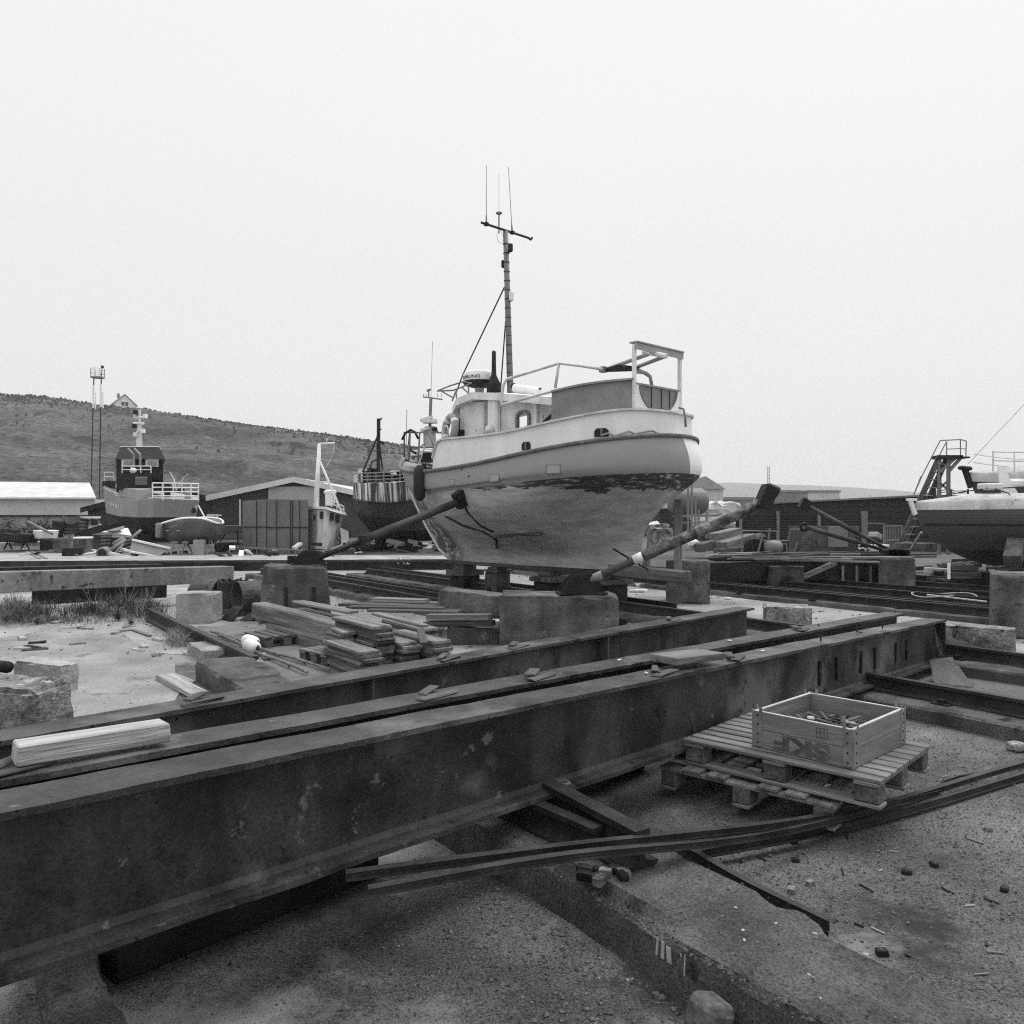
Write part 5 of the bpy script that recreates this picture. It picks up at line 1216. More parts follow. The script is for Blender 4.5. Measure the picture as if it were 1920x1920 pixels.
# boathook poles with floats
for k, (a, b, f0, lab) in enumerate((((397,1184),(618,1257),(476,1203),'farther bamboo pole with a white foam float, left of the small pallets'), ((411,1191),(576,1262),(466,1213),'nearer bamboo pole with a white foam float beside the curved rail'))):
    A_, B_ = G(*a, .06), G(*b, .04); r = thing('float_pole', lab, 'float pole', A_, 0, 'poles with foam floats')
    mb = MB(); mb.tube([A_+(B_-A_)*t+V((0,0,.012*math.sin(t*9))) for t in frange(0, 1, 16)], [.020-.008*t+(.003 if i % 3 == 0 else 0) for i, t in enumerate(frange(0,1,16))], 8); mb.build('pole', m_wood, r)
    d = (B_-A_).normalized(); c = A_+d*((G(*f0,.08)-A_).length)+V((0,0,.03))
    MB().lathe([(.02,-.17),(.055,-.155),(.078,-.11),(.082,0),(.078,.11),(.055,.155),(.02,.17)], c, 16, d).build('float', m_foam, r, smooth=True)
    mb = MB(); mb.tube([c+d*.2, c+d*.23+V((0,0,.03)), c+d*.26], .02, 6); mb.build('binding', m_dark, r)
    for t in (.62, .82): mb = MB(); q = A_+(B_-A_)*t; mb.tube([q, q+V((.03,-.02,-.03))], .008, 5); mb.build('hook', m_dark, r)
    rebase(r)
# ------------------------------------------------------------------ left: grey box beam, angle, culvert pipes
m_gbox = mat('peeling_grey_paint', .17, .27, 1.2, rough=.6, bump=.4, streak=.25, spots=[(.035, 7, .60, .04), (.08, 2, .62, .06)])
a, b = W(-60,1093,11.3), W(428,1076,15.2)
r = thing('grey_box_beam', 'long light grey box beam with peeling paint lying behind the weeds', 'steel beam', (a.x, a.y, 0))
MB().bar(a, b, .32, .30).build('box_section', m_gbox, r, bev=.008)
MB().bar(b+V((-.25,-.17,.0)), b+V((-.05,-.17,.0)), .01, .28).build('end_plate', m_steel2, r); rebase(r)
stick('steel_angle', 'dark steel plate strip lying against the foot of the grey box beam', 'steel strip', W(60,1119,13.3), W(312,1106,14.8), .05, .28, m_dark, bev=.005)
stick('dark_beam', 'long dark beam right behind the grey box beam', 'steel beam', W(-60,1078,16.0), W(300,1068,19.5), .3, .28, m_dark)
for k, (px, py, Y, rr, ln, ax, lab, mm) in enumerate(((395,1108,13.6,.26,.55,(.9,-.42,.05),'leftmost of the three rusty pipe rings, open toward the left',m_steel2), (437,1104,13.4,.25,.45,(.3,-.95,0),'torn upright rusty drum between the two pipe rings',m_dark), (478,1110,13.1,.27,.6,(-.75,-.6,0),'pipe ring next to the tapered concrete block',m_steel2))):
    c = W(px, py, Y); c.z = rr+.01 if k != 1 else .02
    if k == 1:
        mb = MB(); n = 26; vs = []
        for i in range(n):
            a_ = 2*math.pi*i/n; h_ = .50+.09*noise.noise(V((i*.9,3,1)))+.05*(i % 2)
            for (r0, z) in ((rr,0),(rr,h_*.5),(rr*1.01,h_)): vs.append((c.x+r0*math.cos(a_), c.y+r0*math.sin(a_), z))
            for (r0, z) in ((rr-.02,h_),(rr-.02,0)): vs.append((c.x+r0*math.cos(a_), c.y+r0*math.sin(a_), z))
        mb.add(vs, [(i*5+j, ((i+1)%n)*5+j, ((i+1)%n)*5+j+1, i*5+j+1) for i in range(n) for j in range(4)]+[tuple(i*5+4 for i in range(n))])
        o = mb.build('torn_drum', m_steel, fix=True); loose(o); tag(o, lab, 'drum')
    else:
        q = V(ax).normalized(); mb = MB(); pr = [(rr,-ln/2),(rr,ln/2),(rr-.02,ln/2),(rr-.02,-ln/2)]; qq = q.to_track_quat('Z','Y'); n = 24
        for (r0, z) in pr:
            for i in range(n): mb.v.append(tuple(c+qq@V((r0*math.cos(2*math.pi*i/n), r0*math.sin(2*math.pi*i/n), z))))
        mb.f = [(j*n+i, j*n+(i+1)%n, ((j+1)%4)*n+(i+1)%n, ((j+1)%4)*n+i) for j in range(4) for i in range(n)]
        o = mb.build('pipe_ring', mm, fix=True); loose(o); tag(o, lab, 'pipe', 'rusty pipe rings')
for k, (px, py, d, mm) in enumerate(((415,1142,(.35,.2,.14),m_concl),(440,1150,(.3,.25,.1),m_steel2),(455,1148,(.25,.2,.2),m_dark),(470,1158,(.3,.15,.12),m_woodd),(430,1158,(.5,.3,.03),m_dark))):
    o = block('rubble_lump', 'mixed rubble lumps in front of the pipe rings beside the small concrete cube', 'rubble', G(px, py, .05), d, mm, rz=k, ry=.2*k, cuts=5, amp=.02, chip=.05, seed=90+k, group='rubble before the pipe rings')
# ------------------------------------------------------------------ weeds and grass
m_weed = mat('weed_leaves', .05, .16, 6, rough=.8, bump=0, grain=.3); m_straw = mat('dry_grass', .16, .34, 6, rough=.85, bump=0, grain=.3)
def blades(n, pos, h0, h1, w_, lean=.5):
    mb = MB()
    for k in range(n):
        x, y, z, s = pos(); h = (h0+(h1-h0)*random.random()**1.6)*s; a = random.random()*6.28; l = lean*h*random.random(); dx, dy = math.cos(a), math.sin(a); sx_, sy_ = -dy*w_/2, dx*w_/2
        m1 = (x+dx*l*.4, y+dy*l*.4, z+h*.6); t = (x+dx*l, y+dy*l, z+h*(1-.3*random.random()))
        mb.add([(x-sx_,y-sy_,z),(x+sx_,y+sy_,z),(m1[0]+sx_*.8,m1[1]+sy_*.8,m1[2]),(m1[0]-sx_*.8,m1[1]-sy_*.8,m1[2]),t], [(0,1,2,3),(3,2,4)])
    return mb
def patch(cs):
    def f():
        px, py, sx_, sy_, s = random.choice(cs); c = G(min(380, px+random.gauss(0, sx_)), py+random.gauss(0, sy_)); return c.x, c.y, 0, s
    return f
struct('weeds', blades(5200, patch([(20,1155,28,7,1),(60,1150,24,6,.9),(170,1150,22,4,.8),(215,1148,18,5,1),(250,1150,16,5,1.1),(280,1150,14,4,.9),(110,1165,40,3,.35)]), .04, .36, .010, 1.1), m_weed, 'stuff', fix=False)
struct('dry_grass', blades(2600, patch([(30,1160,40,7,.8),(140,1165,60,6,.5),(240,1158,35,5,.7),(330,1205,9,4,.8),(335,1208,9,4,.8),(430,1135,18,3,.5)]), .04, .30, .006, 1.3), m_straw, 'stuff', fix=False)
def plant(label, px, py, h, n, mm=m_weed, spread=.5, name='weed_plant', lf=.05):
    c = G(px, py); r = thing(name, label, 'plant', c)
    mb = MB(); mb2 = MB()
    for k in range(n):
        a = random.random()*6.28; hh = h*random.uniform(.5, 1); l = spread*hh*random.random(); p0 = V((0,0,0)); p2 = V((math.cos(a)*l, math.sin(a)*l, hh)); p1 = p2*.5+V((0,0,hh*.08))
        mb.tube([p0, p1, p2], [.006,.004,.002], 4)
        for t in frange(.2, 1, 10):
            q = p0.lerp(p2, t); b = random.random()*6.28; s = lf*random.uniform(.5,1.2)*(1.3-t*.6); d = V((math.cos(b), math.sin(b), random.uniform(-.1,.6)))*s; n_ = V((-d.y, d.x, 0))*.3
            mb2.add([q, q+d*.5+n_, q+d, q+d*.5-n_], [(0,1,2,3)])
    mb.build('stem', m_straw, r); mb2.build('leaves', mm, r, fix=False); return r
plant('tallest leafy weed standing before the grey box beam', 236, 1152, .62, 11)
plant('tall thin weed at the left of the dark steel strip', 176, 1148, .52, 6)
plant('bushy feathery weed near the right end of the weeds', 273, 1150, .45, 16)
plant('spindly weed leaning at the far left edge', 28, 1150, .5, 9)
plant('small dark leafy weed at the foot of the tallest weed', 222, 1165, .22, 14, lf=.07)
for k, (px, py, h, n) in enumerate(((12,1168,.22,14),(52,1158,.34,12),(88,1160,.26,14),(120,1158,.22,10),(150,1156,.30,12),(200,1158,.28,16),(256,1158,.34,16),(292,1158,.22,12),(70,1172,.14,10),(246,1172,.12,12))):
    o = plant('bushy leafy weeds growing in a row before the grey box beam', px, py, h, n, spread=.9, lf=.045); o['group'] = 'leafy weeds before the box beam'
# bushes far left
def bush(label, px, Y, wd, h, seed, mm):
    random.seed(seed); c = W(px, 0, Y); r = thing('bush', label, 'bush', (c.x, Y, .31)); mb = MB()
    for k in range(1500):
        u = random.gauss(0, .38); v = random.gauss(0, .3); z = random.random(); rr_ = math.sqrt(max(0, 1-(z-.35)**2*1.3)); x = u*wd*rr_; y = v*wd*.6; zz = z*h*(1-.5*min(1, abs(u)))*(.8+.4*noise.noise(V((u*3, seed, 0))))
        s = random.uniform(.05, .12); a = random.random()*6.28; e = random.uniform(-.6,.6)
        d1_ = V((math.cos(a), math.sin(a), e))*s; d2_ = V((-math.sin(a)*.5, math.cos(a)*.5, .5))*s; q = V((x, y, zz+.05))
        mb.add([q, q+d1_*.5+d2_*.5, q+d1_, q+d1_*.5-d2_*.5], [(0,1,2,3)])
    mb.build('leaves', mm, r, fix=False)
    mb = MB()
    for k in range(7): mb.tube([(0,0,0), (random.uniform(-.3,.3)*wd, random.uniform(-.2,.2), h*.7)], .02, 4)
    mb.build('stem', m_woodd, r); random.seed(seed*3)
bush('dark bush before the pale boundary wall at the far left edge', 10, 33, 1.3, 1.15, 5, m_weed)
bush('bushy shrub before the pale boundary wall left of the small white cabin boat', 80, 34, 1.5, 1.2, 6, mat('bush_dark', .03, .08, 4, bump=0))
bush('low scrubby bush between the two left shrubs', 46, 33.5, 1.1, .9, 7, m_weed)
# ------------------------------------------------------------------ left background: boats and clutter on the quay
QZ = .31
def Q(px, py): return G(px, py, QZ)
def railing(root, pts, h, r_=.02, m=m_white, mids=1, name='railing'):
    mb = MB(); pts = [V(p) for p in pts]
    for k in range(1, mids+2): mb.tube([p+V((0,0,h*k/(mids+1))) for p in pts], r_, 5)
    for p in pts: mb.tube([p, p+V((0,0,h))], r_, 5)
    return mb.build(name, m, root)
def loft(root, name, rings, m, **k):
    mb = MB(); n = len(rings[0]); vs = [p for r in rings for p in r]
    mb.add(vs, [(i*n+j, i*n+(j+1)%n, (i+1)*n+(j+1)%n, (i+1)*n+j) for i in range(len(rings)-1) for j in range(n)]+[tuple(range(n)), tuple((len(rings)-1)*n+j for j in range(n))])
    return mb.build(name, m, root, **k)
gb_ = thing('workboat', 'grey steel workboat with black wheelhouse and white rails standing high on the left quay', 'boat', W(280, 1020, 36))
m_gh = mat('workboat_grey', .27, .34, 1.5, rough=.5, bump=.1, grain=.08); m_gh2 = mat('workboat_red_bottom', .05, .08, 2, rough=.7)
Y0 = 35.0
def wp(l): return [W(a, b, c) for a, b, c in l]
top = wp([(193,914,40),(222,932,37),(258,938,35.2),(288,934,35),(374,938,37),(372,930,44),(200,905,46)])
kn = wp([(199,962,40),(224,968,37),(258,970,35.4),(286,970,35.2),(368,970,37.2),(366,962,44),(206,958,46)])
c_ = wp([(232,985,39),(244,990,37.6),(268,995,36.6),(290,998,36.6),(330,1002,38),(335,995,43),(238,985,44)])
loft(gb_, 'hull', [kn, top], m_gh); loft(gb_, 'bottom', [c_, [p-V((0,0,.005)) for p in kn]], m_gh2)
loft(gb_, 'keel', [wp([(262,1025,38),(332,1030,39),(332,1030,42),(262,1025,41)]), wp([(255,992,38),(338,1000,39),(338,995,42),(255,990,41)])], m_dark)
bh = loft(gb_, 'bulwark', [wp([(223,930,37),(258,937,35.3),(284,932,35.2),(284,920,35.2),(225,918,37)]), wp([(223,916,37),(258,918,35.4),(284,917,35.2),(284,916,35.3),(225,915,37.1)])], m_gh)
# superstructure
def pbox(root, name, px0, px1, y0, y1, Y, d, m, **k):
    a, b = W(px0, y1, Y), W(px1, y0, Y); e_, g_ = W(px0, y1, Y+d), W(px1, y0, Y+d)
    return MB().hexa([(a.x,Y,a.z),(b.x,Y,a.z),(g_.x,Y+d,a.z),(e_.x,Y+d,a.z),(a.x,Y,b.z),(b.x,Y,b.z),(g_.x,Y+d,b.z),(e_.x,Y+d,b.z)]).build(name, m, root, **k)
pbox(gb_, 'engine_casing', 222, 285, 888, 918, 36.6, 2.2, m_black)
whb = pbox(gb_, 'wheelhouse', 218, 306, 858, 918, 39, 3.2, m_black)
def wz(l, zs_): return [V((W(a, 0, c).x, c, z)) for (a, c), z in zip(l, zs_)]
zr0, zr1 = W(0,861,38.8).z, W(0,838,39.5).z
loft(gb_, 'roof', [wz([(216,38.8),(310,38.8),(308,42.5),(218,42.5)], [zr0]*4), wz([(226,39.5),(298,39.5),(296,42.3),(228,42.3)], [zr1]*4)], m_black)
for (x0, x1) in ((228, 251), (273, 297)):
    f_ = pbox(gb_, 'window', x0, x1, 860, 875, 38.85, .08, m_white); pbox(f_, 'pane', x0+3, x1-3, 863, 872.5, 38.78, .05, mat('painted_reflection', .15, .4, 2, rough=.2, grain=0))  # pale mottled base colour paints a reflection on the panes
pbox(gb_, 'louvre', 254, 276, 894, 909, 36.5, .08, m_grey)
mb = MB(); [mb.bar(W(254,896+2*k,36.48), W(276,896+2*k,36.48), .02, .03) for k in range(7)]; mb.build('slats', m_mid, gb_)
for x in (240, 252): 
    mb = MB(); mb.tube(wp([(x,841,38.6),(x+11,852,38.5),(x+11,876,38.5)]), .05, 6); mb.build('vent_pipe', m_grey, gb_)
railing(gb_, wp([(226,846,39.5),(244,846,39.5),(262,846,39.5),(280,846,39.5),(297,846,39.5)]), .22, .025)
railing(gb_, wp([(229,887,36.7),(246,887,36.7),(264,887,36.7),(283,887,36.7)]), .32, .025)
railing(gb_, wp([(286,938,35.2),(305,938,35.3),(325,938,35.6),(341,938,35.9),(358,938,36.3),(372,938,37)]), .76, .03, mids=3)
railing(gb_, wp([(196,902,41),(214,902,41)]), .45, .025); railing(gb_, wp([(199,924,39.5),(207,928,38.6),(215,931,38),(222,934,37)]), .2, .02)
pbox(gb_, 'float_tank', 243, 256, 877, 887, 36.4, .3, m_white, bev=.08)
loft(gb_, 'mast', [wz([(254,40),(268,40),(268,40.5),(254,40.5)], [zr1-.2]*4), wz([(257,40),(265,40),(265,40.3),(257,40.3)], [W(0,795,40).z]*4)], m_white)
for pts in ([(262,795,40),(262,768,40)], [(251,783,40),(273,783,40)], [(250,794,40),(270,794,40)], [(252,783,40),(252,772,40)], [(255,812,40),(266,806,40)]):
    mb = MB(); mb.tube(wp(pts), .06, 6); mb.build('aerial', m_white, gb_)
for (x, y, m_) in ((254,773,m_dark),(252,799,m_dark),(272,780,m_white),(254,815,m_white),(268,808,m_white)): MB().box(W(x,y,39.9), (.16,.2,.2)).build('lamp', m_, gb_)
pbox(gb_, 'deck_gear', 308, 320, 905, 935, 38, .8, m_dark); pbox(gb_, 'deck_gear', 346, 360, 912, 935, 38, .8, m_grey)
mb = MB(); mb.tube(wp([(308,886,40),(318,886,40),(326,900,39),(330,920,38.5)]), .05, 6); mb.tube(wp([(330,920,38.5),(345,895,39),(352,890,39)]), .04, 6); mb.build('derrick', m_grey, gb_)
pbox(gb_, 'side_cabin', 192, 217, 902, 922, 42, 1, m_dark)
pbox(gb_, 'name_plate', 350, 369, 947, 957, 36.9, .12, m_whiteg); MB().lathe([(.12,0),(.12,.02)], W(363,957,36.85), 10, (0,-1,0)).build('outlet', m_black, gb_); MB().lathe([(.06,0),(.06,.02)], W(345,952,36.6), 10, (0,-1,0)).build('outlet', m_black, gb_)
for k in range(4): mb = MB(); mb.bar(W(203+5*k,940+2*k,39.3-.7*k), W(203+5*k,945+2*k,39.3-.7*k), .06, .02, up=(0,1,0)); mb.build('hull_marking', m_white, gb_)
rebase(gb_)
for k, (x, z0) in enumerate(((275, 36.5), (322, 38.5))):
    a = W(x, 1000, z0); MB().box
    o = stick('support_post', ['left', 'right'][k]+' dark post supporting the grey workboat on the quay', 'post', V((a.x, a.y, QZ)), V((a.x, a.y, a.z)), .4, .4, m_dark)
# round red-grey dinghy on trestles
dg = thing('small_boat', 'small round-bellied boat with pale gunwale on trestles in front of the workboat', 'boat', W(352, 1040, 26.2))
B0 = W(303, 990, 26.3); B1 = W(407, 990, 26.0); Lb = (B1-B0).length
zt = lambda u: W(0, sinterp([(0,982),(.25*Lb,976),(.55*Lb,971),(.85*Lb,973),(Lb,982)], u), 26.1).z
LVd = [(0, Lb, zt, .62, 1.2, .8, 2.5), (.01, Lb+.0, lambda u: zt(u)-.12, .66, 1.1, .8, 2.5), (.03, Lb, lambda u: zt(u)-.32, .60, 1.1, .78, 2.3), (.10, Lb*.99, lambda u: W(0,1005,26.1).z, .5, 1.1, .7, 2), (.25, Lb*.94, lambda u: W(0,1014,26.1).z, .25, 1, .6, 1.8), (.5, Lb*.86, lambda u: W(0,1021,26.1).z, .04, 1, .6, 1.8)]
mb, gg = hull(LVd, 30, 4); hd_ = mb.build('hull', mat('dinghy_paint', .06, .11, 3, rough=.45, spots=[(.05, 2, .6, .1)], spec=.4), dg, smooth=True)
mb = MB(); mb.tube([(r[0][0], -r[0][1]-.01, r[0][2]) for r in gg[1:-1:2]], .035, 6); mb.tube([(r[0][0], r[0][1]+.01, r[0][2]) for r in gg[1:-1:2]], .035, 6); g1 = mb.build('gunwale', m_white, dg, smooth=True)
mb = MB().box((.02, 0, zt(0)-.22), (.16, .75, .5)); g2 = mb.build('transom', mat('dinghy_stern', .16, .24, 3), dg, bev=.05)
for o in (hd_, g1, g2): o.location = V((B0.x, B0.y, 0))-dg.location; o.location.z = -dg.location.z
mb = MB(); 
for (x, y) in ((314,995),(322,988),(329,985),(334,995)): mb.bar(W(x-2.5, y, 25.42), W(x+2.5, y, 25.42), .005, .1, up=(0,1,0))
o = mb.build('sticker', m_whiteg, dg)
for k in (0, 1): mb.bar(W(372,979+4*k,25.40), W(386,981+4*k,25.40), .02, .02)
o.data.transform(Matrix.Translation(-dg.location))
for k, x in enumerate((328, 348)):
    r = thing('trestle', ['left trestle of the pair under the small round boat', 'right trestle of the pair under the small round boat'][k], 'trestle', G(x, 1038, QZ), 0, 'trestles under the small boat')
    mb = MB(); mb.tube(wp([(x-8,1040,25.3),(x-1,1017,25.6),(x+8,1040,25.3)]), .03, 6); mb.tube(wp([(x-6,1038,25.9),(x-1,1017,25.6),(x+8,1038,26)]), .03, 6); mb.build('legs', m_mid, r); mb = MB(); mb.bar(W(x-6,1017,25.6), W(x+5,1017,25.6), .06, .06); mb.build('top_bar', m_mid, r); rebase(r)
r = stick('support_block', 'pale block under the keel of the small round boat', 'block', W(374,1040,25.7), W(374,1012,25.7), .28, .3, m_concl)
r = thing('trestle', 'third trestle at the right end of the small round boat', 'trestle', G(398, 1038, QZ)); mb = MB(); mb.tube(wp([(388,1040,25.7),(395,1008,26),(403,1040,25.7)]), .03, 6); mb.build('legs', m_mid, r); rebase(r)
# small white cabin boat at the left
cb = thing('cabin_boat', 'small white cabin boat with two side windows behind the clutter on the quay', 'boat', W(200, 1030, 30))
loft(cb, 'hull', [wp([(150,1008,29.6),(238,1008,29.4),(236,1008,31),(150,1008,31.2)]), wp([(146,990,29.5),(205,988,29.3),(247,1001,29.6),(236,994,31),(150,990,31.3)])[:0] or wp([(146,992,29.4),(247,1004,29.4),(240,990,31.1),(146,990,31.3)])], m_whiteg)
loft(cb, 'foredeck', [wp([(186,997,29.45),(246,1003,29.5),(238,992,31),(186,990,31.2)]), wp([(188,984,29.6),(210,988,29.7),(210,987,30.9),(188,983,31.1)])], m_white)
cbn = loft(cb, 'cabin', [wp([(148,995,29.6),(189,995,29.6),(189,992,31),(148,992,31)]), wp([(149,971,29.7),(184,971,29.7),(184,971,30.9),(149,971,30.9)])], m_white)
pbox(cb, 'roof', 147, 189, 969, 972, 29.5, 1.5, m_white); pbox(cb, 'window', 153, 166, 974, 984, 29.55, .06, m_glass); pbox(cb, 'window', 170, 184, 974, 984, 29.55, .06, m_glass)
MB().lathe([(.3,0),(.3,.03)], W(217,991,29.6), 12, (0,-.4,1)).build('hatch', m_mid, cb); rebase(cb)
# clutter
def clut(name, label, cat, px0, px1, y0, y1, Y, d, m, bev=.02, jag=.0, group=None):
    a, b = W(px0, y1, Y), W(px1, y0, Y); mb = MB().bx((a.x, Y, a.z), (b.x, Y+d, b.z))
    if jag: mb.v = [tuple(c+random.uniform(-jag, jag) for c in p) for p in mb.v]
    o = mb.build(name, m, bev=bev); loose(o); return tag(o, label, cat, group)
m_slat = mat('slatted_crate', .05, .12, 2, rough=.8, wave=('Z', 2.6, 3), bump=.6)
clut('slatted_crate', 'slatted grey bin with a dark tarp on top left of the white cabin boat', 'bin', 119, 148, 977, 1002, 29, .9, m_slat)
tp_ = thing('tarp', 'dark draped tarpaulin on top of the slatted bin', 'tarp', W(133, 977, 29))
mb = MB(); n = 10
vs = []
for i in range(n+1):
    for j in range(5):
        x = 117+33*i/n; y = 966+4*math.sin(i/n*math.pi*1.0+.0)*1.6-1.5*abs(math.cos(i*1.7)); vs.append(W(x, y if j in (1,2,3) else y+12, 28.9+.3*j))
mb.add(vs, [(i*5+j, (i+1)*5+j, (i+1)*5+j+1, i*5+j+1) for i in range(n) for j in range(4)]); mb.build('cloth', m_black, tp_); rebase(tp_)
clut('slatted_crate', 'dark slatted crate in front of the white cabin boat hull', 'crate', 160, 189, 1003, 1031, 27.5, .8, m_slat)
clut('slatted_crate', 'second dark slatted crate to the right of the first beneath the workboat', 'crate', 190, 226, 1007, 1031, 28.2, .8, m_slat)
clut('tank', 'pale stained tank with a white lid on the quay', 'tank', 136, 160, 1010, 1038, 25.6, .5, m_conc); clut('lid', 'white lid lying on the stained tank', 'lid', 136, 159, 1007, 1011, 25.55, .55, m_white)
clut('steel_bin', 'dark steel bin on the quay left of the stained tank', 'bin', 115, 141, 1027, 1043, 24.9, .5, m_dark)
clut('crate_stack', 'dark machinery box under the white plastic tub', 'box', 75, 98, 1011, 1032, 28, .8, m_dark, jag=.04)
o = MB().lathe([(.28,0),(.36,.04),(.40,.3),(.38,.32),(.1,.33)], W(86,1011,28.4), 14).build('plastic_tub', m_white, smooth=False); loose(o); tag(o, 'white plastic tub on the dark machinery box', 'tub')
clut('concrete_cube', 'grey concrete cube between the dark box and the stained tank', 'cube', 99, 116, 1009, 1034, 27, .6, m_conc)
clut('standing_slab', 'dark upright slab leaning behind the concrete cube', 'slab', 100, 112, 977, 1008, 28.6, .25, m_dark, jag=.05)
clut('net_pile', 'dark net pile on trestles at the far left', 'net pile', 3, 40, 1001, 1019, 27.5, 1.0, m_rubber, jag=.08)
nb = MB()
for k in range(60): 
    x = random.uniform(0,44); y = random.uniform(990,1004); nb.tube([W(x,y,27.6+random.random()), W(x+random.uniform(-6,6),y+random.uniform(-5,5),27.6+random.random())], random.uniform(.01,.04), 4)
o = nb.build('net_heap', m_steel2); loose(o); tag(o, 'heap of tangled fishing gear on top of the dark net pile', 'fishing gear'); 
for k, x in enumerate((12, 44)):
    r = thing('trestle', ['left', 'right'][k]+' thin trestle under the net pile at the far left', 'trestle', G(x, 1030, QZ)); mb = MB(); mb.tube(wp([(x-5,1030,27.7),(x+4,1012,27.9),(x+10,1030,27.7)]), .03, 5); mb.tube(wp([(x-2,1026,28.4),(x+4,1012,27.9),(x+8,1026,28.4)]), .03, 5); mb.build('legs', m_dark, r); rebase(r)
stick('pale_board', 'long pale boards lying on the quay left of the tub', 'board', W(0,1021,28.3), W(76,1018,29), .5, .12, m_whiteg)
for k, (a, b, w_, mm, lab) in enumerate((((52,978,29),(98,1001,27.6),.07,m_mid,'thin pole with dark head leaning left above the tub'), ((140,1003,27.2),(204,983,27.5),.12,m_dark,'upper dark beam leaning in front of the cabin boat'), ((150,1004,27),(236,980,27.6),.16,m_dark,'lower dark beam rising toward the workboat keel'), ((160,998,27.3),(204,986,27.4),.05,m_white,'white pole between the two leaning dark beams'))):
    o = stick('leaning_pole', lab, 'pole', W(*a), W(*b), w_, w_, mm)
pf = MB(); q_ = V((.35,-1,0)).normalized(); c = W(193,1036,25.2)
o = MB().tube([c-q_*.55, c+q_*.2], .17, 16, cap=True).build('mooring_pipe', m_mid, smooth=True); loose(o); tag(o, 'short grey pipe pointing at the viewer on the quay edge', 'pipe')
o = MB().tube([c+q_*.195, c+q_*.205], .125, 16).build('pipe_mouth', m_black, o and o.parent); o.name = 'pipe_hollow'; loose(o); tag(o, 'dark hollow painted as a black round plug in the mouth of the short grey pipe', 'disc')  # black disc paints the shade inside the open pipe mouth
for k, (a, b, r_, mm) in enumerate((((130,1044,25),(190,1034,25.6),.035,m_whiteg), ((160,1030,26),(186,1033,26),.03,m_whiteg), ((200,1036,26),(236,1012,26.5),.06,m_mid), ((212,1040,25.6),(232,1020,26),.03,m_mid), ((240,1015,26.5),(264,994,27),.05,m_mid), ((205,1038,26.2),(246,1018,26.5),.05,m_dark), ((228,1030,26),(250,1036,25.8),.06,m_whiteg), ((215,1022,27),(232,1012,27),.12,m_mid))):
    o = MB().tube([W(*a), W(*b)], r_, 8).build('loose_pipe', mm, smooth=True); loose(o); tag(o, 'thin pipes lying tangled on the quay below the grey workboat', 'pipe', 'loose pipes below the workboat')
sp_ = thing('steel_gutter', 'tilted dark steel trough with white edges lying below the workboat', 'steel trough', W(280, 1030, 25.6))
loft(sp_, 'panel', [wp([(243,1033,25.4),(300,1042,25.2),(300,1042,25.5),(243,1033,25.7)]), wp([(248,1013,25.8),(318,1028,25.6),(318,1028,25.9),(248,1013,26.1)])], m_mid)
mb = MB(); mb.bar(W(248,1012,25.75), W(320,1028,25.5), .06, .06); mb.bar(W(244,1034,25.4), W(298,1044,25.1), .05, .05); mb.build('edge', m_white, sp_); rebase(sp_)
# boat parts behind the dinghy: winch cradle
clut('barge', 'dark low barge hull between the small round boat and the metal container', 'barge', 400, 456, 985, 1012, 31, 1.5, m_woodd, jag=.05)
mb = MB(); mb.tube(wp([(398,968,30.5),(398,964,30.5)]), .2, 10); mb.tube(wp([(386,970,30.5),(415,966,30.5)]), .03, 5); mb.tube(wp([(408,968,30.5),(408,985,30.5)]), .04, 5); mb.tube(wp([(372,948,33),(392,985,31)]), .03, 5)
o = mb.build('radar_stand', m_whiteg); loose(o); tag(o, 'small white radar stand above the dark low barge', 'radar stand')
clut('scrap_heap', 'dark lump of stacked scrap under the low barge', 'scrap heap', 404, 438, 1018, 1037, 27.5, .8, m_dark, jag=.1)
clut('concrete_lump', 'pale lump right of the small round boat', 'lump', 437, 452, 1018, 1036, 27.6, .5, m_conc, jag=.05)
# metal container doors
ct = thing('metal_container', 'tall grey metal container with faceted doors before the corrugated shed', 'container', W(516, 1038, 27.0))
loft(ct, 'body', [wp([(455,1038,27.3),(500,1041,26.0),(578,1038,26.6),(578,1030,30),(455,1030,30)]), wp([(455,939,27.3),(500,936,26.0),(578,937,26.6),(578,944,30),(455,944,30)])], mat('container_paint', .12, .165, .9, rough=.6, bump=.2, grain=.12, spots=[(.08, 1.2, .62, .1)]))
mb = MB(); 
for (a, b) in (((455,988,27.25),(500,988,25.97)),((500,989,25.97),(578,989,26.57))): mb.bar(W(*a), W(*b), .02, .03)
for x, Y in ((481,26.5),(500,25.97),(519,26.1),(545,26.32),(549,26.35),(562,26.45)): mb.bar(W(x,939,Y), W(x,1036,Y), .02, .02, up=(0,1,0))
mb.build('seams', m_dark, ct); rebase(ct)
ld = thing('ladder', 'aluminium ladder lying on its side along the foot of the metal container', 'ladder', W(510, 1040, 25.6))
mb = MB(); mb.bar(W(452,1026,25.7), W(575,1032,25.1), .04, .04); mb.bar(W(452,1041,25.7), W(575,1046,25.1), .04, .04); mb.build('side_rail', m_mid, ld)
mb = MB(); [mb.bar(W(458+12*k,1026+.6*k,25.67-.06*k), W(458+12*k,1041+.55*k,25.67-.06*k), .02, .02, up=(0,1,0)) for k in range(10)]; mb.build('rungs', m_mid, ld); rebase(ld)
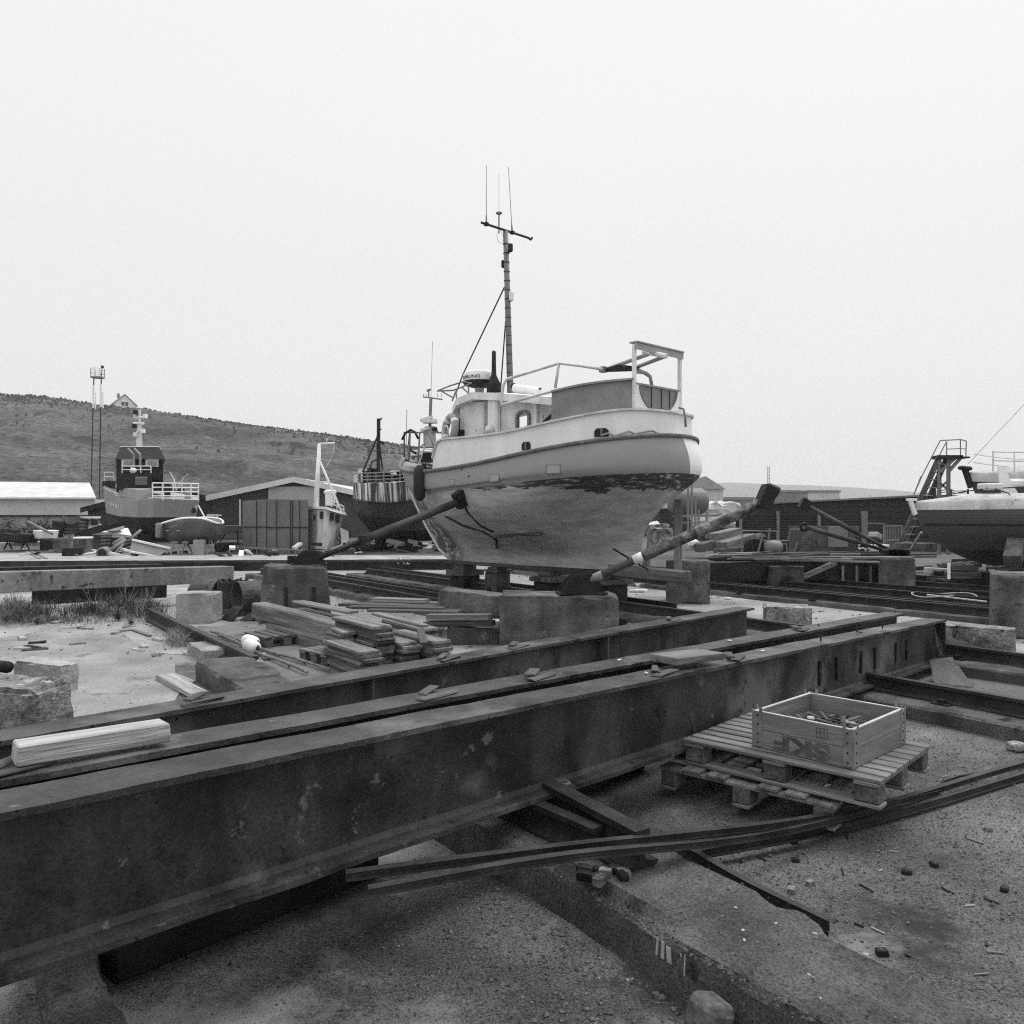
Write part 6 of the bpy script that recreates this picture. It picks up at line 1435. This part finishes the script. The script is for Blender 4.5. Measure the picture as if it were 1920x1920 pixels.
# white wheelhouse boat with mast
wb = thing('wheelhouse', 'detached rusty white wheelhouse with a tall white mast right of the container', 'wheelhouse', W(612, 1035, 26.8))
loft(wb, 'cabin', [wp([(573,1035,27.6),(608,1036,26.2),(630,1030,27.4),(612,1025,29.2),(573,1025,29.4)]), wp([(573,954,27.6),(612,956,26.2),(645,964,27.6),(625,958,29.2),(573,954,29.4)])], mat('rusty_white', .62, .82, 2, rough=.6, streak=.25, grain=.08, spots=[(.10, 3.2, .66, .03), (.2, 7, .7, .02)]))
rf_ = loft(wb, 'roof', [wp([(572,953,27.5),(611,955,26.0),(651,967,27.5),(628,960,29.4),(572,952,29.5)]), wp([(572,949,27.5),(611,950,26.0),(648,960,27.5),(628,955,29.4),(572,949,29.5)])], m_white)
def facewin(x0, x1, y0, y1, Y, nm='window'): return pbox(wb, nm, x0, x1, y0, y1, Y, .25, m_glass, bev=.03)
facewin(587, 592, 965, 974, 26.85); facewin(599, 608, 959, 973, 26.38)
for (x0, x1, y0, y1, Y0_, Y1_) in ((620,626,962,976,26.42,26.65),(631,637,965,980,26.8,27.05)):
    mb = MB(); mb.hexa([W(x0,y1,Y0_), W(x1,y1,Y1_), W(x1,y1,Y1_+.1), W(x0,y1,Y0_+.1), W(x0,y0,Y0_), W(x1,y0,Y1_), W(x1,y0,Y1_+.1), W(x0,y0,Y0_+.1)]); mb.build('window', m_glass, wb)
mb = MB(); mb.tube(wp([(592,951,27.2),(599,832,27.2)]), [.10,.06], 8); mb.tube(wp([(597,951,27.8),(598,870,27.3)]), .03, 5); mb.tube(wp([(600,866,27.2),(641,960,27.5)]), .045, 6); mb.tube(wp([(599,905,27.2),(617,903,27.4)]), .03, 5); mb.tube(wp([(598,832,27.2),(627,831,27.2)]), .035, 5); mb.tube(wp([(627,831,27.2),(625,850,27.2),(612,876,27.2),(602,878,27.2)]), .008, 4); mb.tube(wp([(613,830,27.2),(613,822,27.2)]), .015, 4); mb.build('mast', m_white, wb, smooth=True)
MB().lathe([(.16,0),(.18,.4),(.22,.42),(.22,.5),(.14,.55)], W(619,948,27.6), 12).build('funnel', m_white, wb); railing(wb, wp([(622,950,27.4),(632,955,27.6),(645,962,27.6)]), .22, .018)
loft(wb, 'curved_screen', [wp([(640,1020,26.9),(655,1014,27.3),(656,1013,27.4),(641,1019,27.0)]), wp([(638,990,26.9),(652,996,27.3),(653,996,27.4),(639,990,27.0)])], m_white)
mb = MB(); mb.bar(W(592,957,26.78), W(594,1030,26.85), .015, .02, up=(0,1,0)); mb.build('door_seam', m_mid, wb); rebase(wb)
# dark trawler behind the bow
tw = thing('trawler', 'dark rusty trawler hull with peeling white bulwark behind the white boat bow', 'boat', W(735, 1020, 27.5))
m_th = mat('trawler_hull', .035, .075, 1.2, rough=.75, bump=.4, grain=.3, spots=[(.10, 2, .66, .06), (.02, 3, .6, .08)])
twtop = wp([(662,932,30.5),(668,936,28.6),(690,940,27),(730,943,26.4),(770,938,26.6),(850,930,27.5),(900,925,30),(800,925,33)])
twm = wp([(664,955,30.5),(670,962,28.8),(694,968,27.3),(730,970,26.8),(775,968,27),(850,962,27.8),(900,960,30),(800,955,33)])
twl = wp([(676,975,30.3),(690,985,29),(706,992,27.9),(735,996,27.5),(780,995,27.6),(850,990,28),(895,985,30),(800,980,32)])
twb = wp([(700,1005,30),(712,1012,29.3),(722,1014,28.8),(745,1015,28.6),(785,1015,28.6),(850,1012,28.8),(885,1008,30),(800,1005,31)])
loft(tw, 'hull', [twb, twl, twm, twtop], m_th)
m_ts = mat('peeling_bulwark', .05, .66, 1.3, rough=.75, bump=.4, stretch=(4.2, .6, .07), grain=.25, p0=.44, p1=.54)
loft(tw, 'bulwark', [[p+V((0,0,.003)) for p in twtop], wp([(662,905,30.5),(664,906,28.5),(690,906,26.8),(730,906,26.2),(770,902,26.4),(850,890,27.3),(900,890,30),(800,895,33)])], m_ts)
mb = MB(); mb.tube(wp([(662,934,30.4),(668,938,28.5),(690,942,26.9),(730,945,26.3),(770,940,26.5),(850,932,27.4)]), .05, 5); mb.build('rubbing_strake', m_dark, tw)
railing(tw, wp([(664,906,28.5),(676,906,27.7),(690,906,26.8),(705,906,26.6),(720,905,26.3),(735,905,26.2),(750,903,26.3),(765,902,26.4),(780,900,26.5)]), .34, .02, m_mid, mids=2)
mb = MB(); mb.tube(wp([(709,906,28),(710,785,28)]), .07, 6); mb.tube(wp([(709,815,28),(680,885,27.5)]), .035, 5); mb.tube(wp([(709,815,28),(717,880,29)]), .035, 5); mb.tube(wp([(710,805,28),(715,805,28)]), .03, 5); mb.tube(wp([(709,826,28),(720,831,28)]), .04, 5); mb.tube(wp([(709,786,28),(715,786,28),(715,783,28)]), .03, 5); mb.tube(wp([(688,905,28),(697,866,28),(706,862,28)]), .03, 5); mb.build('mast', m_dark, tw)
for k in range(14):
    x = 672+8*k; MB().box(W(x, 898-random.random()*8, 28.3), (.2+.2*random.random(), .4, .25+.3*random.random())).build('deck_gear', random.choice([m_mid, m_dark, m_whiteg, m_steel2]), tw)
rebase(tw)
for k, (x, Y) in enumerate(((760, 28.4), (835, 28.6), (718, 29.2))): a = W(x, 1012, Y); stick('keel_post', 'dark keel supports under the rusty trawler', 'post', V((a.x, a.y, QZ)), V((a.x, a.y, a.z+.05)), .5, .5, m_dark, 'supports under the trawler')
# vessel mast further behind the wheelhouse of the white boat
vm = thing('ship_mast', 'white radar mast of a vessel behind the white boat with comb aerial', 'mast', W(808, 850, 34))
mb = MB(); mb.tube(wp([(808,862,34),(806,800,34)]), [.3,.22], 10); mb.build('column', m_grey, vm)
mb = MB(); mb.tube(wp([(806,800,34),(808,745,34)]), .07, 6); mb.tube(wp([(808,748,34),(811,640,34)]), .012, 4); mb.tube(wp([(793,744,34),(830,749,34)]), .03, 5)
for x in (794, 799, 820, 828): mb.tube(wp([(x,745,34),(x,738,34)]), .015, 4)
mb.tube(wp([(804,744,34),(804,733,34)]), .03, 5); mb.bar(W(800,733,34), W(808,730,34), .08); mb.build('aerial', m_mid, vm)
for (x, y, d) in ((800,785,(.55,.3,.1)),(806,790,(.6,.5,.15)),(797,805,(.4,.3,.1)),(816,806,(.2,.2,.2))): MB().box(W(x,y,33.8), d, ry=-.3 if d[0] < .58 else 0).build('radar', m_whiteg if d[0] != .2 else m_dark, vm)
mb = MB(); mb.bar(W(793,810,34), W(836,812,34), .06); mb.bar(W(800,811,34), W(800,835,34), .25, .3, up=(0,1,0)); mb.build('platform', m_grey, vm)
pbox(vm, 'deckhouse', 775, 845, 858, 935, 33.6, 2.5, m_whiteg); rebase(vm)
mb = MB(); mb.tube(wp([(761,862,36),(763,768,36)]), .02, 4); o = mb.build('whip_aerial', m_grey); loose(o, W(761, 930, 36)); tag(o, 'thin whip aerial in the distance left of the white boat bow', 'aerial')
# clutter at the foot of the trawler
for k in range(46):
    px = random.uniform(655, 838); py = random.uniform(1016, 1033); Y = (EYE-QZ)*F/(1036-HY)+random.uniform(-.7, 2.5)
    c = W(px, py, Y); c.z = max(QZ+.03, c.z)
    d = V((random.uniform(-.6,.6), random.uniform(-.4,.4), random.uniform(-.12,.18)))
    o = stick('scrap_timber', 'scrap timber and metal strewn on the quay under the rusty trawler', 'scrap', c-d/2, c+d/2, random.uniform(.05,.25), random.uniform(.03,.15), random.choice([m_woodd, m_dark, m_dark, m_mid, m_whiteg, m_wood]), 'scrap under the trawler', jag=.02)
for k in range(22):
    px = random.uniform(0, 300); py = random.uniform(1022, 1040); c = G(px, 1042, QZ+.04); c = c+V((0, random.uniform(.3, 3), 0))
    d = V((random.uniform(-.4,.4), random.uniform(-.3,.3), random.uniform(0,.1)))
    o = stick('scrap_piece', 'small scraps scattered on the left part of the quay', 'scrap', c-d/2, c+d/2, random.uniform(.04,.15), random.uniform(.03,.1), random.choice([m_woodd, m_dark, m_mid, m_whiteg]), 'scraps on the left quay', jag=.02)
r = thing('quay_rail', 'pair of rails sunk in the left part of the quay', 'rail', Q(60, 1036)); mb = MB()
for dx in (0, 8): mb.bar(Q(40+dx, 1029), Q(74+dx*1.6, 1048), .08, .05)
mb.build('rail_bar', m_mid, r); rebase(r)

for k in range(70):
    px = random.uniform(395, 660); c = G(px, 1043, QZ+.05)+V((0, random.uniform(.6, 5), random.random()**2*.35)); d = V((random.uniform(-.5,.5), random.uniform(-.4,.4), random.uniform(-.1,.2)))
    o = stick('scrap_piece', 'scrap strewn along the quay around the metal container and white wheelhouse', 'scrap', c-d/2, c+d/2, random.uniform(.04,.2), random.uniform(.03,.12), random.choice([m_woodd, m_dark, m_dark, m_mid, m_whiteg, m_steel2]), 'scrap by the container', jag=.02)

# fittings on the sheds
for px, w_ in ((470, 2), (500, 2)): pass
stick('cable', 'thin overhead cable sagging between the antenna mast and the corrugated shed', 'cable', W(186, 905, 70), W(420, 925, 46), .03, .03, m_dark)
for k in range(26):
    px = random.uniform(330, 660); c = W(px, 1036-random.random()*14, 27+random.random()*3); c.z = max(c.z, QZ+.02); d = V((random.uniform(-.5,.5), 0, random.uniform(.1,.7)))
    o = stick('leaning_stick', 'thin sticks and bars leaning in the clutter beside the metal container', 'bar', c, c+d, .04, .04, random.choice([m_mid, m_dark, m_woodd]), 'leaning sticks by the container', jag=.01)
# ------------------------------------------------------------------ right background
def rhull(root, bow, rz, LVr, m, N=40, nm='hull'):
    mb, g = hull(LVr, N, 4); o = mb.build(nm, m, root, smooth=True); return o, g
m_oldh = hullmat('old_wood_hull', .075, .05, (.9, 0), lowvar=.9, planks=5.5)
bt1 = thing('wooden_boat', 'old dark wooden boat with a white covering over the bow, nearest at the right edge', 'boat', V((*W(1716, 0, 16.5).xy, 0)), R(7), 'old wooden boats at the right')
z1 = lambda u: 1.79+.01*u
LV1 = [(0, 9, z1, 1.5, 1.7, .8, 2.5), (.05, 9, lambda u: z1(u)-.25, 1.55, 1.7, .8, 2.5), (.22, 9, lambda u: 1.25, 1.5, 1.6, .8, 2.5), (.55, 8.9, lambda u: 1.0, 1.3, 1.5, .8, 2.2), (.95, 8.7, lambda u: .78, .8, 1.4, .7, 2), (1.4, 8.5, lambda u: .62, .25, 1.2, .7, 2), (1.7, 8.4, lambda u: .55, .08, 1, .7, 2)]
_, g1_ = rhull(bt1, None, 0, LV1, m_oldh)
mb = MB(); rows = []
for r_ in g1_[1:30]:
    u, b, z = r_[0]; hgt = min(.20, .04+.12*u)
    rows.append([(u, -b-.02, z-.08), (u, -b-.01, z+.05+hgt*.35), (u, -b*.5, z+.06+hgt*.8), (u, 0, z+.06+hgt), (u, b*.5, z+.06+hgt*.8), (u, b+.01, z+.05+hgt*.35), (u, b+.02, z-.08)])
mb.add([p for r_ in rows for p in r_], [(i*7+j, (i+1)*7+j, (i+1)*7+j+1, i*7+j+1) for i in range(len(rows)-1) for j in range(6)]+[tuple(range(7))]); mb.build('deck_cover', m_cover, bt1, smooth=True)
MB().bar((-.12,0,1.93), (.0,0,1.62), .06, .08).build('stem_head', m_whiteg, bt1); MB().box((-.08,0,1.93), (.2,.08,.05)).build('roller', m_white, bt1)
mb = MB(); mb.tube([(r_[6][0], -r_[6][1]-.005, 1.42) for r_ in g1_[2:30]], .022, 5); mb.build('strake', m_dark, bt1)
loft(bt1, 'skeg', [[V(p) for p in ((2.05,-.05,1.85),(2.45,-.05,1.85),(2.45,.05,1.85),(2.05,.05,1.85))], [V(p) for p in ((1.92,-.03,2.2),(2.2,-.03,2.2),(2.2,.03,2.2),(1.92,.03,2.2))], [V(p) for p in ((1.86,-.03,2.62),(1.98,-.03,2.62),(1.98,.03,2.62),(1.86,.03,2.62))]], m_white)
MB().box((1.6,-.1,2.2), (.4,.3,.14)).build('deck_box', m_whiteg, bt1, bev=.03); MB().box((2.35,.1,2.28), (.4,.3,.18)).build('deck_box', m_whiteg, bt1, bev=.05)
mb = MB(); mb.tube([(.4,-.3,2.0),(1.0,-.2,2.1),(1.5,-.1,2.15),(2.4,-.1,2.2)], .012, 5); mb.tube([(1.3,-.4,2.15),(1.55,-.1,2.2),(1.7,-.5,2.05),(1.72,-.62,1.9)], .012, 5); mb.build('rope', m_dark, bt1)
mb = MB(); mb.bar((2.7,-.15,2.2),(2.62,-.15,2.62),.05); mb.bar((3.0,-.15,2.15),(2.85,-.15,2.62),.05)
for z in (2.35,2.48): mb.bar((2.68,-.15,z),(2.92,-.15,z),.04)
mb.build('stool', m_wood, bt1)
bt2 = thing('wooden_boat', 'higher dark wooden boat with a railed white foredeck behind, cut by the right edge', 'boat', V((*W(1818, 0, 20.5).xy, 0)), R(3), 'old wooden boats at the right')
z2 = lambda u: 2.58-.08*u+.012*u*u
LV2 = [(0, 9, z2, 1.6, 1.8, .8, 2.5), (.10, 9, lambda u: z2(u)-.3, 1.6, 1.8, .8, 2.5), (.25, 9, lambda u: 1.9, 1.5, 1.6, .8, 2.5), (.5, 9, lambda u: 1.4, 1.2, 1.5, .8, 2.2), (.9, 8.7, lambda u: .9, .4, 1.3, .7, 2), (1.2, 8.5, lambda u: .6, .08, 1, .7, 2)]
_, g2_ = rhull(bt2, None, 0, LV2, m_oldh, nm='hull')
mb = MB(); rows = []
for r_ in g2_[1:34]:
    u, b, z = r_[0]; hh = .26*min(1, u/1.3)
    rows.append([(u, -b-.02, z-.12), (u, -b*.98, z+.10), (u, -b*.5, z+.1+hh*.75), (u, 0, z+.12+hh), (u, b*.5, z+.1+hh*.75), (u, b*.98, z+.10), (u, b+.02, z-.12)])
mb.add([p for r_ in rows for p in r_], [(i*7+j, (i+1)*7+j, (i+1)*7+j+1, i*7+j+1) for i in range(len(rows)-1) for j in range(6)]+[tuple(range(7))]); mb.build('foredeck', m_cover, bt2, smooth=True)
pr = [(.35,-.4),(.75,-.62),(1.45,-.95),(2.1,-1.15),(2.9,-1.25)]
mb = MB()
for k in (1, 2): mb.tube([(x, y, z2(x)+.2+.22*k) for x, y in pr], .018, 5)
for x, y in pr: mb.tube([(x, y, z2(x)+.15), (x, y, z2(x)+.66)], .018, 5)
for k in (1, 2): mb.tube([(x, -y*.9, z2(x)+.2+.22*k) for x, y in pr], .018, 5)
mb.build('railing', m_whiteg, bt2)
MB().bar((-.14,0,2.82), (.04,0,2.3), .1, .12).build('stem_head', m_dark, bt2); MB().box((-.12,0,2.8), (.3,.2,.1), ry=.1).build('anchor_roller', m_dark, bt2, bev=.03)
mb = MB(); mb.tube([(-.05,0,2.9), (6.2,-.1,9.4)], .007, 4); mb.build('forestay', m_mid, bt2)
for (x, Y, lab, w_) in ((1805, 16.9, 'dark keel support stack under the nearest old wooden boat', .6), (1905, 16.0, 'pale slanted prop timber at the right edge under the old wooden boat', .3)):
    if w_ == .6:
        r = thing('keel_block', lab, 'keel block', V((W(x,0,Y).x, Y, 0))); MB().box((0,0,.13), (.9,.5,.24)).build('pedestal', m_dark, r, bev=.02); MB().box((0,0,.34), (.6,.4,.16)).build('cap', m_woodd, r, bev=.02); MB().box((0,0,.49), (.5,.3,.12)).build('wedge', m_woodd, r, bev=.02)
    else: stick('prop_timber', lab, 'timber', W(1898,1052,15.5), W(1906,1018,15.9), .3, .25, m_conc)
stick('tarp_block', 'dark covered block under the slanted prop timber at the right edge', 'block', V((10.1,16.6,.0)), V((10.1,16.6,.42)), .8, .5, m_rubber)
# ladder tower
LT = 24.0
lt = thing('ladder_tower', 'steel access tower with steep stairs and railed top platform behind the wooden boats', 'ladder tower', W(1770, 1040, LT))
def stair(px0, py0, px1, py1, Y, off, m_):
    mb = MB(); a, b = W(px0, py0, Y), W(px1, py1, Y)
    for d in (0, .5): mb.bar(a+V((d*off, d*.8, 0)), b+V((d*off, d*.8, 0)), .05, .16)
    o = mb.build('stair_stringer', m_, lt); n = int((b-a).length/.24)
    for k in range(1, n):
        p = a.lerp(b, k/n); MB().bar(p, p+V((.5*off, .4, 0)), .16, .03).build('step', m_grey, lt)
stair(1683, 1032, 1762, 855, LT, .9, m_steel2)
mb = MB(); mb.box(W(1779,857,LT)+V((0,.1,0)), (.70,.5,.1)); mb.box(W(1804,858,LT)+V((0,.1,0)), (.30,.5,.05)); mb.build('platform', m_dark, lt)
for (x, Y) in ((1760,LT),(1777,LT),(1763,LT+.6),(1780,LT+.6)): mb = MB(); mb.bar(W(x-1,1040,Y), W(x,858,Y), .055, .055, up=(0,1,0)); mb.build('leg', m_mid, lt)
mb = MB(); mb.bar(W(1761,885,LT), W(1790,860,LT), .08); mb.bar(W(1778,885,LT), W(1800,860,LT), .08); mb.bar(W(1760,902,LT), W(1776,918,LT), .05); mb.bar(W(1776,902,LT), W(1760,918,LT), .05); mb.build('brace', m_mid, lt)
mb = MB(); X = lambda l, Y: [W(a, b, Y) for a, b in l]
mb.tube(X([(1763,826),(1801,824),(1812,827)], LT), .018, 5); mb.tube(X([(1812,827),(1811,858)], LT), .018, 5); mb.tube(X([(1801,824),(1801,857)], LT), .018, 5); mb.tube(X([(1775,828),(1775,855)], LT), .018, 5); mb.tube(X([(1775,842),(1801,841),(1812,842)], LT), .014, 5)
mb.tube(X([(1763,826),(1730,890),(1712,931)], LT), .018, 5); mb.tube(X([(1775,828),(1760,856)], LT+.6), .018, 5); mb.tube(X([(1727,893),(1712,931)], LT), .018, 5); mb.tube(X([(1700,1000),(1690,985)], LT), .018, 5)
mb.build('guard_railing', m_mid, lt); rebase(lt)
mb = MB(); 
for k in (0, 1): mb.tube([W(1735,926+4*k,30), W(1752,922+4*k,30), W(1782,917+4*k,30), W(1790,921+4*k,30), W(1815,920+4*k,30)], .02, 4)
for x in (1753, 1783, 1815): mb.tube([W(x,917,30), W(x,935,30)], .035, 4)
o = mb.build('roof_railing', m_dark); loose(o); tag(o, 'thin dark railing along the warehouse roof behind the ladder tower', 'railing')
clut('low_wall', 'pale low concrete wall piece at the foot of the ladder tower', 'wall', 1686, 1755, 1018, 1034, 22, .3, m_conc)
stick('slanted_pipe', 'pale pipe leaning against the bow of the nearest wooden boat', 'pipe', W(1705,1034,18.5), W(1728,998,18), .05, .05, m_grey)
# rusty steel frame stack with bars
fr = thing('cradle_frame', 'long rusty steel cradle frame lying across the tracks right of the white boat', 'steel frame', V((*W(1500, 0, 17.5).xy, 0)))
a, b = W(1325, 1072, 16.8), W(1700, 1072, 17.6); a.z = b.z = .42
MB().bar(a, b, .3, .40).build('long_beam', m_dark, fr, bev=.01); MB().bar(a+V((0,1.8,0)), b+V((0,1.8,0)), .3, .40).build('long_beam', m_dark, fr, bev=.01)
for t in (.05, .32, .55, .78, .96): p = a.lerp(b, t); MB().bar(p+V((0,.17,0)), p+V((0,1.62,0)), .25, .34).build('cross_beam', m_dark, fr)
MB().box(a.lerp(b,.36)+V((0,-.25,-.1)), (.75,.2,.45)).build('web_box', m_steel, fr, bev=.02)
for t in (.65, .72, .79): MB().box(a.lerp(b,t)+V((0,-.2,-.12)), (.05,.05,.44)).build('stud', m_mid, fr)
MB().bar(a.lerp(b,.42)+V((0,-.35,-.15)), a.lerp(b,.60)+V((0,-.35,.18)), .08, .1).build('loose_timber', m_wood, fr); rebase(fr)
for k in range(34):
    x0 = random.uniform(1335, 1620); l = random.uniform(.5, 2.2); Y = random.uniform(16.6, 19.3); c = W(x0, 0, Y); c.z = .645+.02*(k % 3)+.012*(k//3 % 3)
    d = V((l, random.uniform(-.5,.5), random.uniform(-.02,.05)))
    o = stick('steel_strip', 'loose bars and slats piled on the rusty steel cradle frame', 'bar', c, c+d, random.uniform(.05,.14), random.uniform(.03,.06), random.choice([m_dark, m_steel2, m_woodd, m_mid, m_wood]), 'bars piled on the steel frame', jag=.015)
# timber pile and machinery behind it
for (a, b, w_, h_, mm, lab) in (((1338,1009,21),(1381,998,21.5),.34,.26,m_wood,'topmost thick timber of the pile right of the stern prop'), ((1352,1026,20.5),(1408,1010,21.2),.38,.28,m_wood,'long thick middle timber of the pile right of the stern prop'), ((1345,1038,20.4),(1412,1030,21),.34,.26,m_woodd,'dark bottom timber of the pile right of the stern prop'), ((1306,1028,20.8),(1344,1019,21),.3,.22,m_conc,'pale squared block left of the timber pile'), ((1320,1046,20),(1370,1034,20.5),.08,.08,m_wood,'thin slanting bar under the timber pile')):
    stick('pile_timber', lab, 'timber', W(*a), W(*b), w_, h_, mm, bev=.02, jag=.02)
for (x0, x1, y0, y1, Y, d, mm, lab) in ((1295,1312,1012,1030,21,.6,m_whiteg,'crumpled white sack left of the timber pile'), (1405,1436,1002,1036,22,.5,m_steel2,'rusty winch side plates behind the steel frame'), (1437,1462,1012,1036,22,.6,m_dark,'dark machine housing behind the steel frame'), (1446,1462,1020,1034,21,.4,m_mid,'small pump motor before the dark machine housing'), (1222,1240,978,1010,20,.8,m_whiteg,'pale round bag hidden partly behind the stern'), ):
    clut('machine_part', lab, 'machine' if 'sack' not in lab and 'bag' not in lab else 'bag', x0, x1, y0, y1, Y, d, mm, bev=.08, jag=.06)
mg = thing('pump_unit', 'tube framed pump unit standing behind the steel cradle frame', 'pump', W(1455, 1040, 20.5)); mb = MB()
for l in ([(1390,1040),(1392,995),(1456,996),(1458,1040)], [(1460,1038),(1462,1020),(1474,1020),(1476,1038)], [(1478,1010),(1482,993),(1508,992)], [(1441,1012),(1443,990)], [(1420,1040),(1430,1004)], [(1495,1016),(1490,1034)], [(1432,1014),(1480,1014)]): mb.tube(X(l, 20.5), .025, 5)
mb.build('tube_frame', m_mid, mg); MB().lathe([(.05,-.2),(.16,-.18),(.18,0),(.16,.18),(.05,.2)], W(1450,1026,20.4), 12, (1,.3,0)).build('motor', m_mid, mg, smooth=True); MB().lathe([(.28,0),(.3,.04),(.28,.08)], W(1416,1030,20.6), 16, (0,1,0)).build('flywheel', m_dark, mg); rebase(mg)
# tangled bent rods near the thin props
mb = MB()
for k in range(26):
    x = random.uniform(1600, 1655); y = random.uniform(1005, 1040); mb.tube([W(x,y,19+random.random()), W(x+random.uniform(-22,22),y+random.uniform(-14,14),19+random.random())], .02, 4)
o = mb.build('wire_cage', m_dark); loose(o, W(1628, 1045, 19)); tag(o, 'tangle of bent dark rods below the thin props', 'rods')
o = MB().box(W(1641,1005,19), (.24,.24,.14), rz=.6, ry=.35).build('lamp_head', m_grey, bev=.02); loose(o); tag(o, 'pale box lamp head tilted above the tangle of rods', 'lamp')
clut('white_tray', 'white tray lying behind the tangle of rods', 'tray', 1625, 1668, 1022, 1033, 21, .5, m_whiteg, jag=.03)
# tank hull behind stern
o = MB().lathe([(.1,-.7),(.42,-.66),(.5,-.5),(.5,.5),(.42,.66),(.1,.7)], W(1290,940,30), 18, (1,.2,0)).build('storage_tank', m_mid, smooth=True); loose(o, W(1290,960,30)); tag(o, 'grey round tank on stilts right behind the boat stern', 'tank')
mb = MB(); [mb.bar(W(x,1010,29), W(x,y,29), .07, .07, up=(0,1,0)) for x, y in ((1270,955),(1290,895),(1297,900),(1310,955),(1325,960),(1304,930))]; mb.bar(W(1262,968,29), W(1370,966,29), .08); mb.bar(W(1262,980,29), W(1350,979,29), .06); o = mb.build('scaffold', m_mid); loose(o); tag(o, 'thin scaffold poles around the grey round tank', 'scaffold')
o = block('wrapped_boat', 'white shrink wrapped boat shape right of the grey tank', 'wrapped boat', W(1340,965,36), (1.9,1.5,1.1), m_whiteg, cuts=6, amp=.12, chip=.2, seed=77)
o = block('rusty_heap', 'rusty rounded machine lump just right of the keel end', 'machine', W(1237,1008,17.5), (.5,.5,.55), m_rustp, cuts=6, amp=.05, chip=.15, seed=78)
# low trolley rails, blocks, cans between tracks at far right
for k in range(40):
    px = random.uniform(1720, 1900); Y = random.uniform(17.5, 22); c = W(px, 0, Y); c.z = random.uniform(.05, .35); d = V((random.uniform(.2,1.2), random.uniform(-.6,.6), random.uniform(-.05,.1)))
    o = stick('track_clutter', 'timbers and bars lying between the tracks under the wooden boats', 'bar', c, c+d, random.uniform(.06,.2), random.uniform(.05,.15), random.choice([m_dark, m_dark, m_woodd, m_conc, m_whiteg]), 'clutter under the wooden boats', jag=.02)
stick('white_stake', 'thin white stake standing by the tracks below the wooden boat', 'stake', W(1779,1086,13.9), W(1779,1056,13.9), .04, .04, m_white)
mb = MB(); c = W(1770, 1095, 14.2); c.z = .2
mb.tube([c+V((math.cos(a)*.55, math.sin(a)*.35, .02*math.sin(3*a))) for a in frange(0, 6.4, 30)], .011, 5); mb.tube([c+V((-.3,0,0)), c+V((-.05,-.7,.0)), c+V((.1,-1.1,0))], .014, 5); o = mb.build('white_rope', m_rope); loose(o); tag(o, 'loop of white rope lying across the tracks', 'rope')
for (x, y) in ((1365,1122),(1540,1135),(1350,1165),(1345,1108),(1470,1117)):
    o = block('paper_scrap', 'small pale scraps on the concrete right of the stern', 'scrap', G(x, y, .02), (.14,.1,.03), m_whiteg, rz=x, cuts=2, amp=.01, chip=.01, seed=x, group='pale scraps right of the stern')
for (x, y, d) in ((1332,1078,(.5,.3,.1)),(1300,1062,(.3,.2,.08)),(1316,1088,(.35,.2,.05))):
    o = block('white_rag', 'crumpled white rags beside the timber shoe', 'rag', G(x-120, y+20, .03), d, m_whiteg, rz=x, cuts=3, amp=.03, chip=.02, seed=x, group='white rags by the timber shoe')
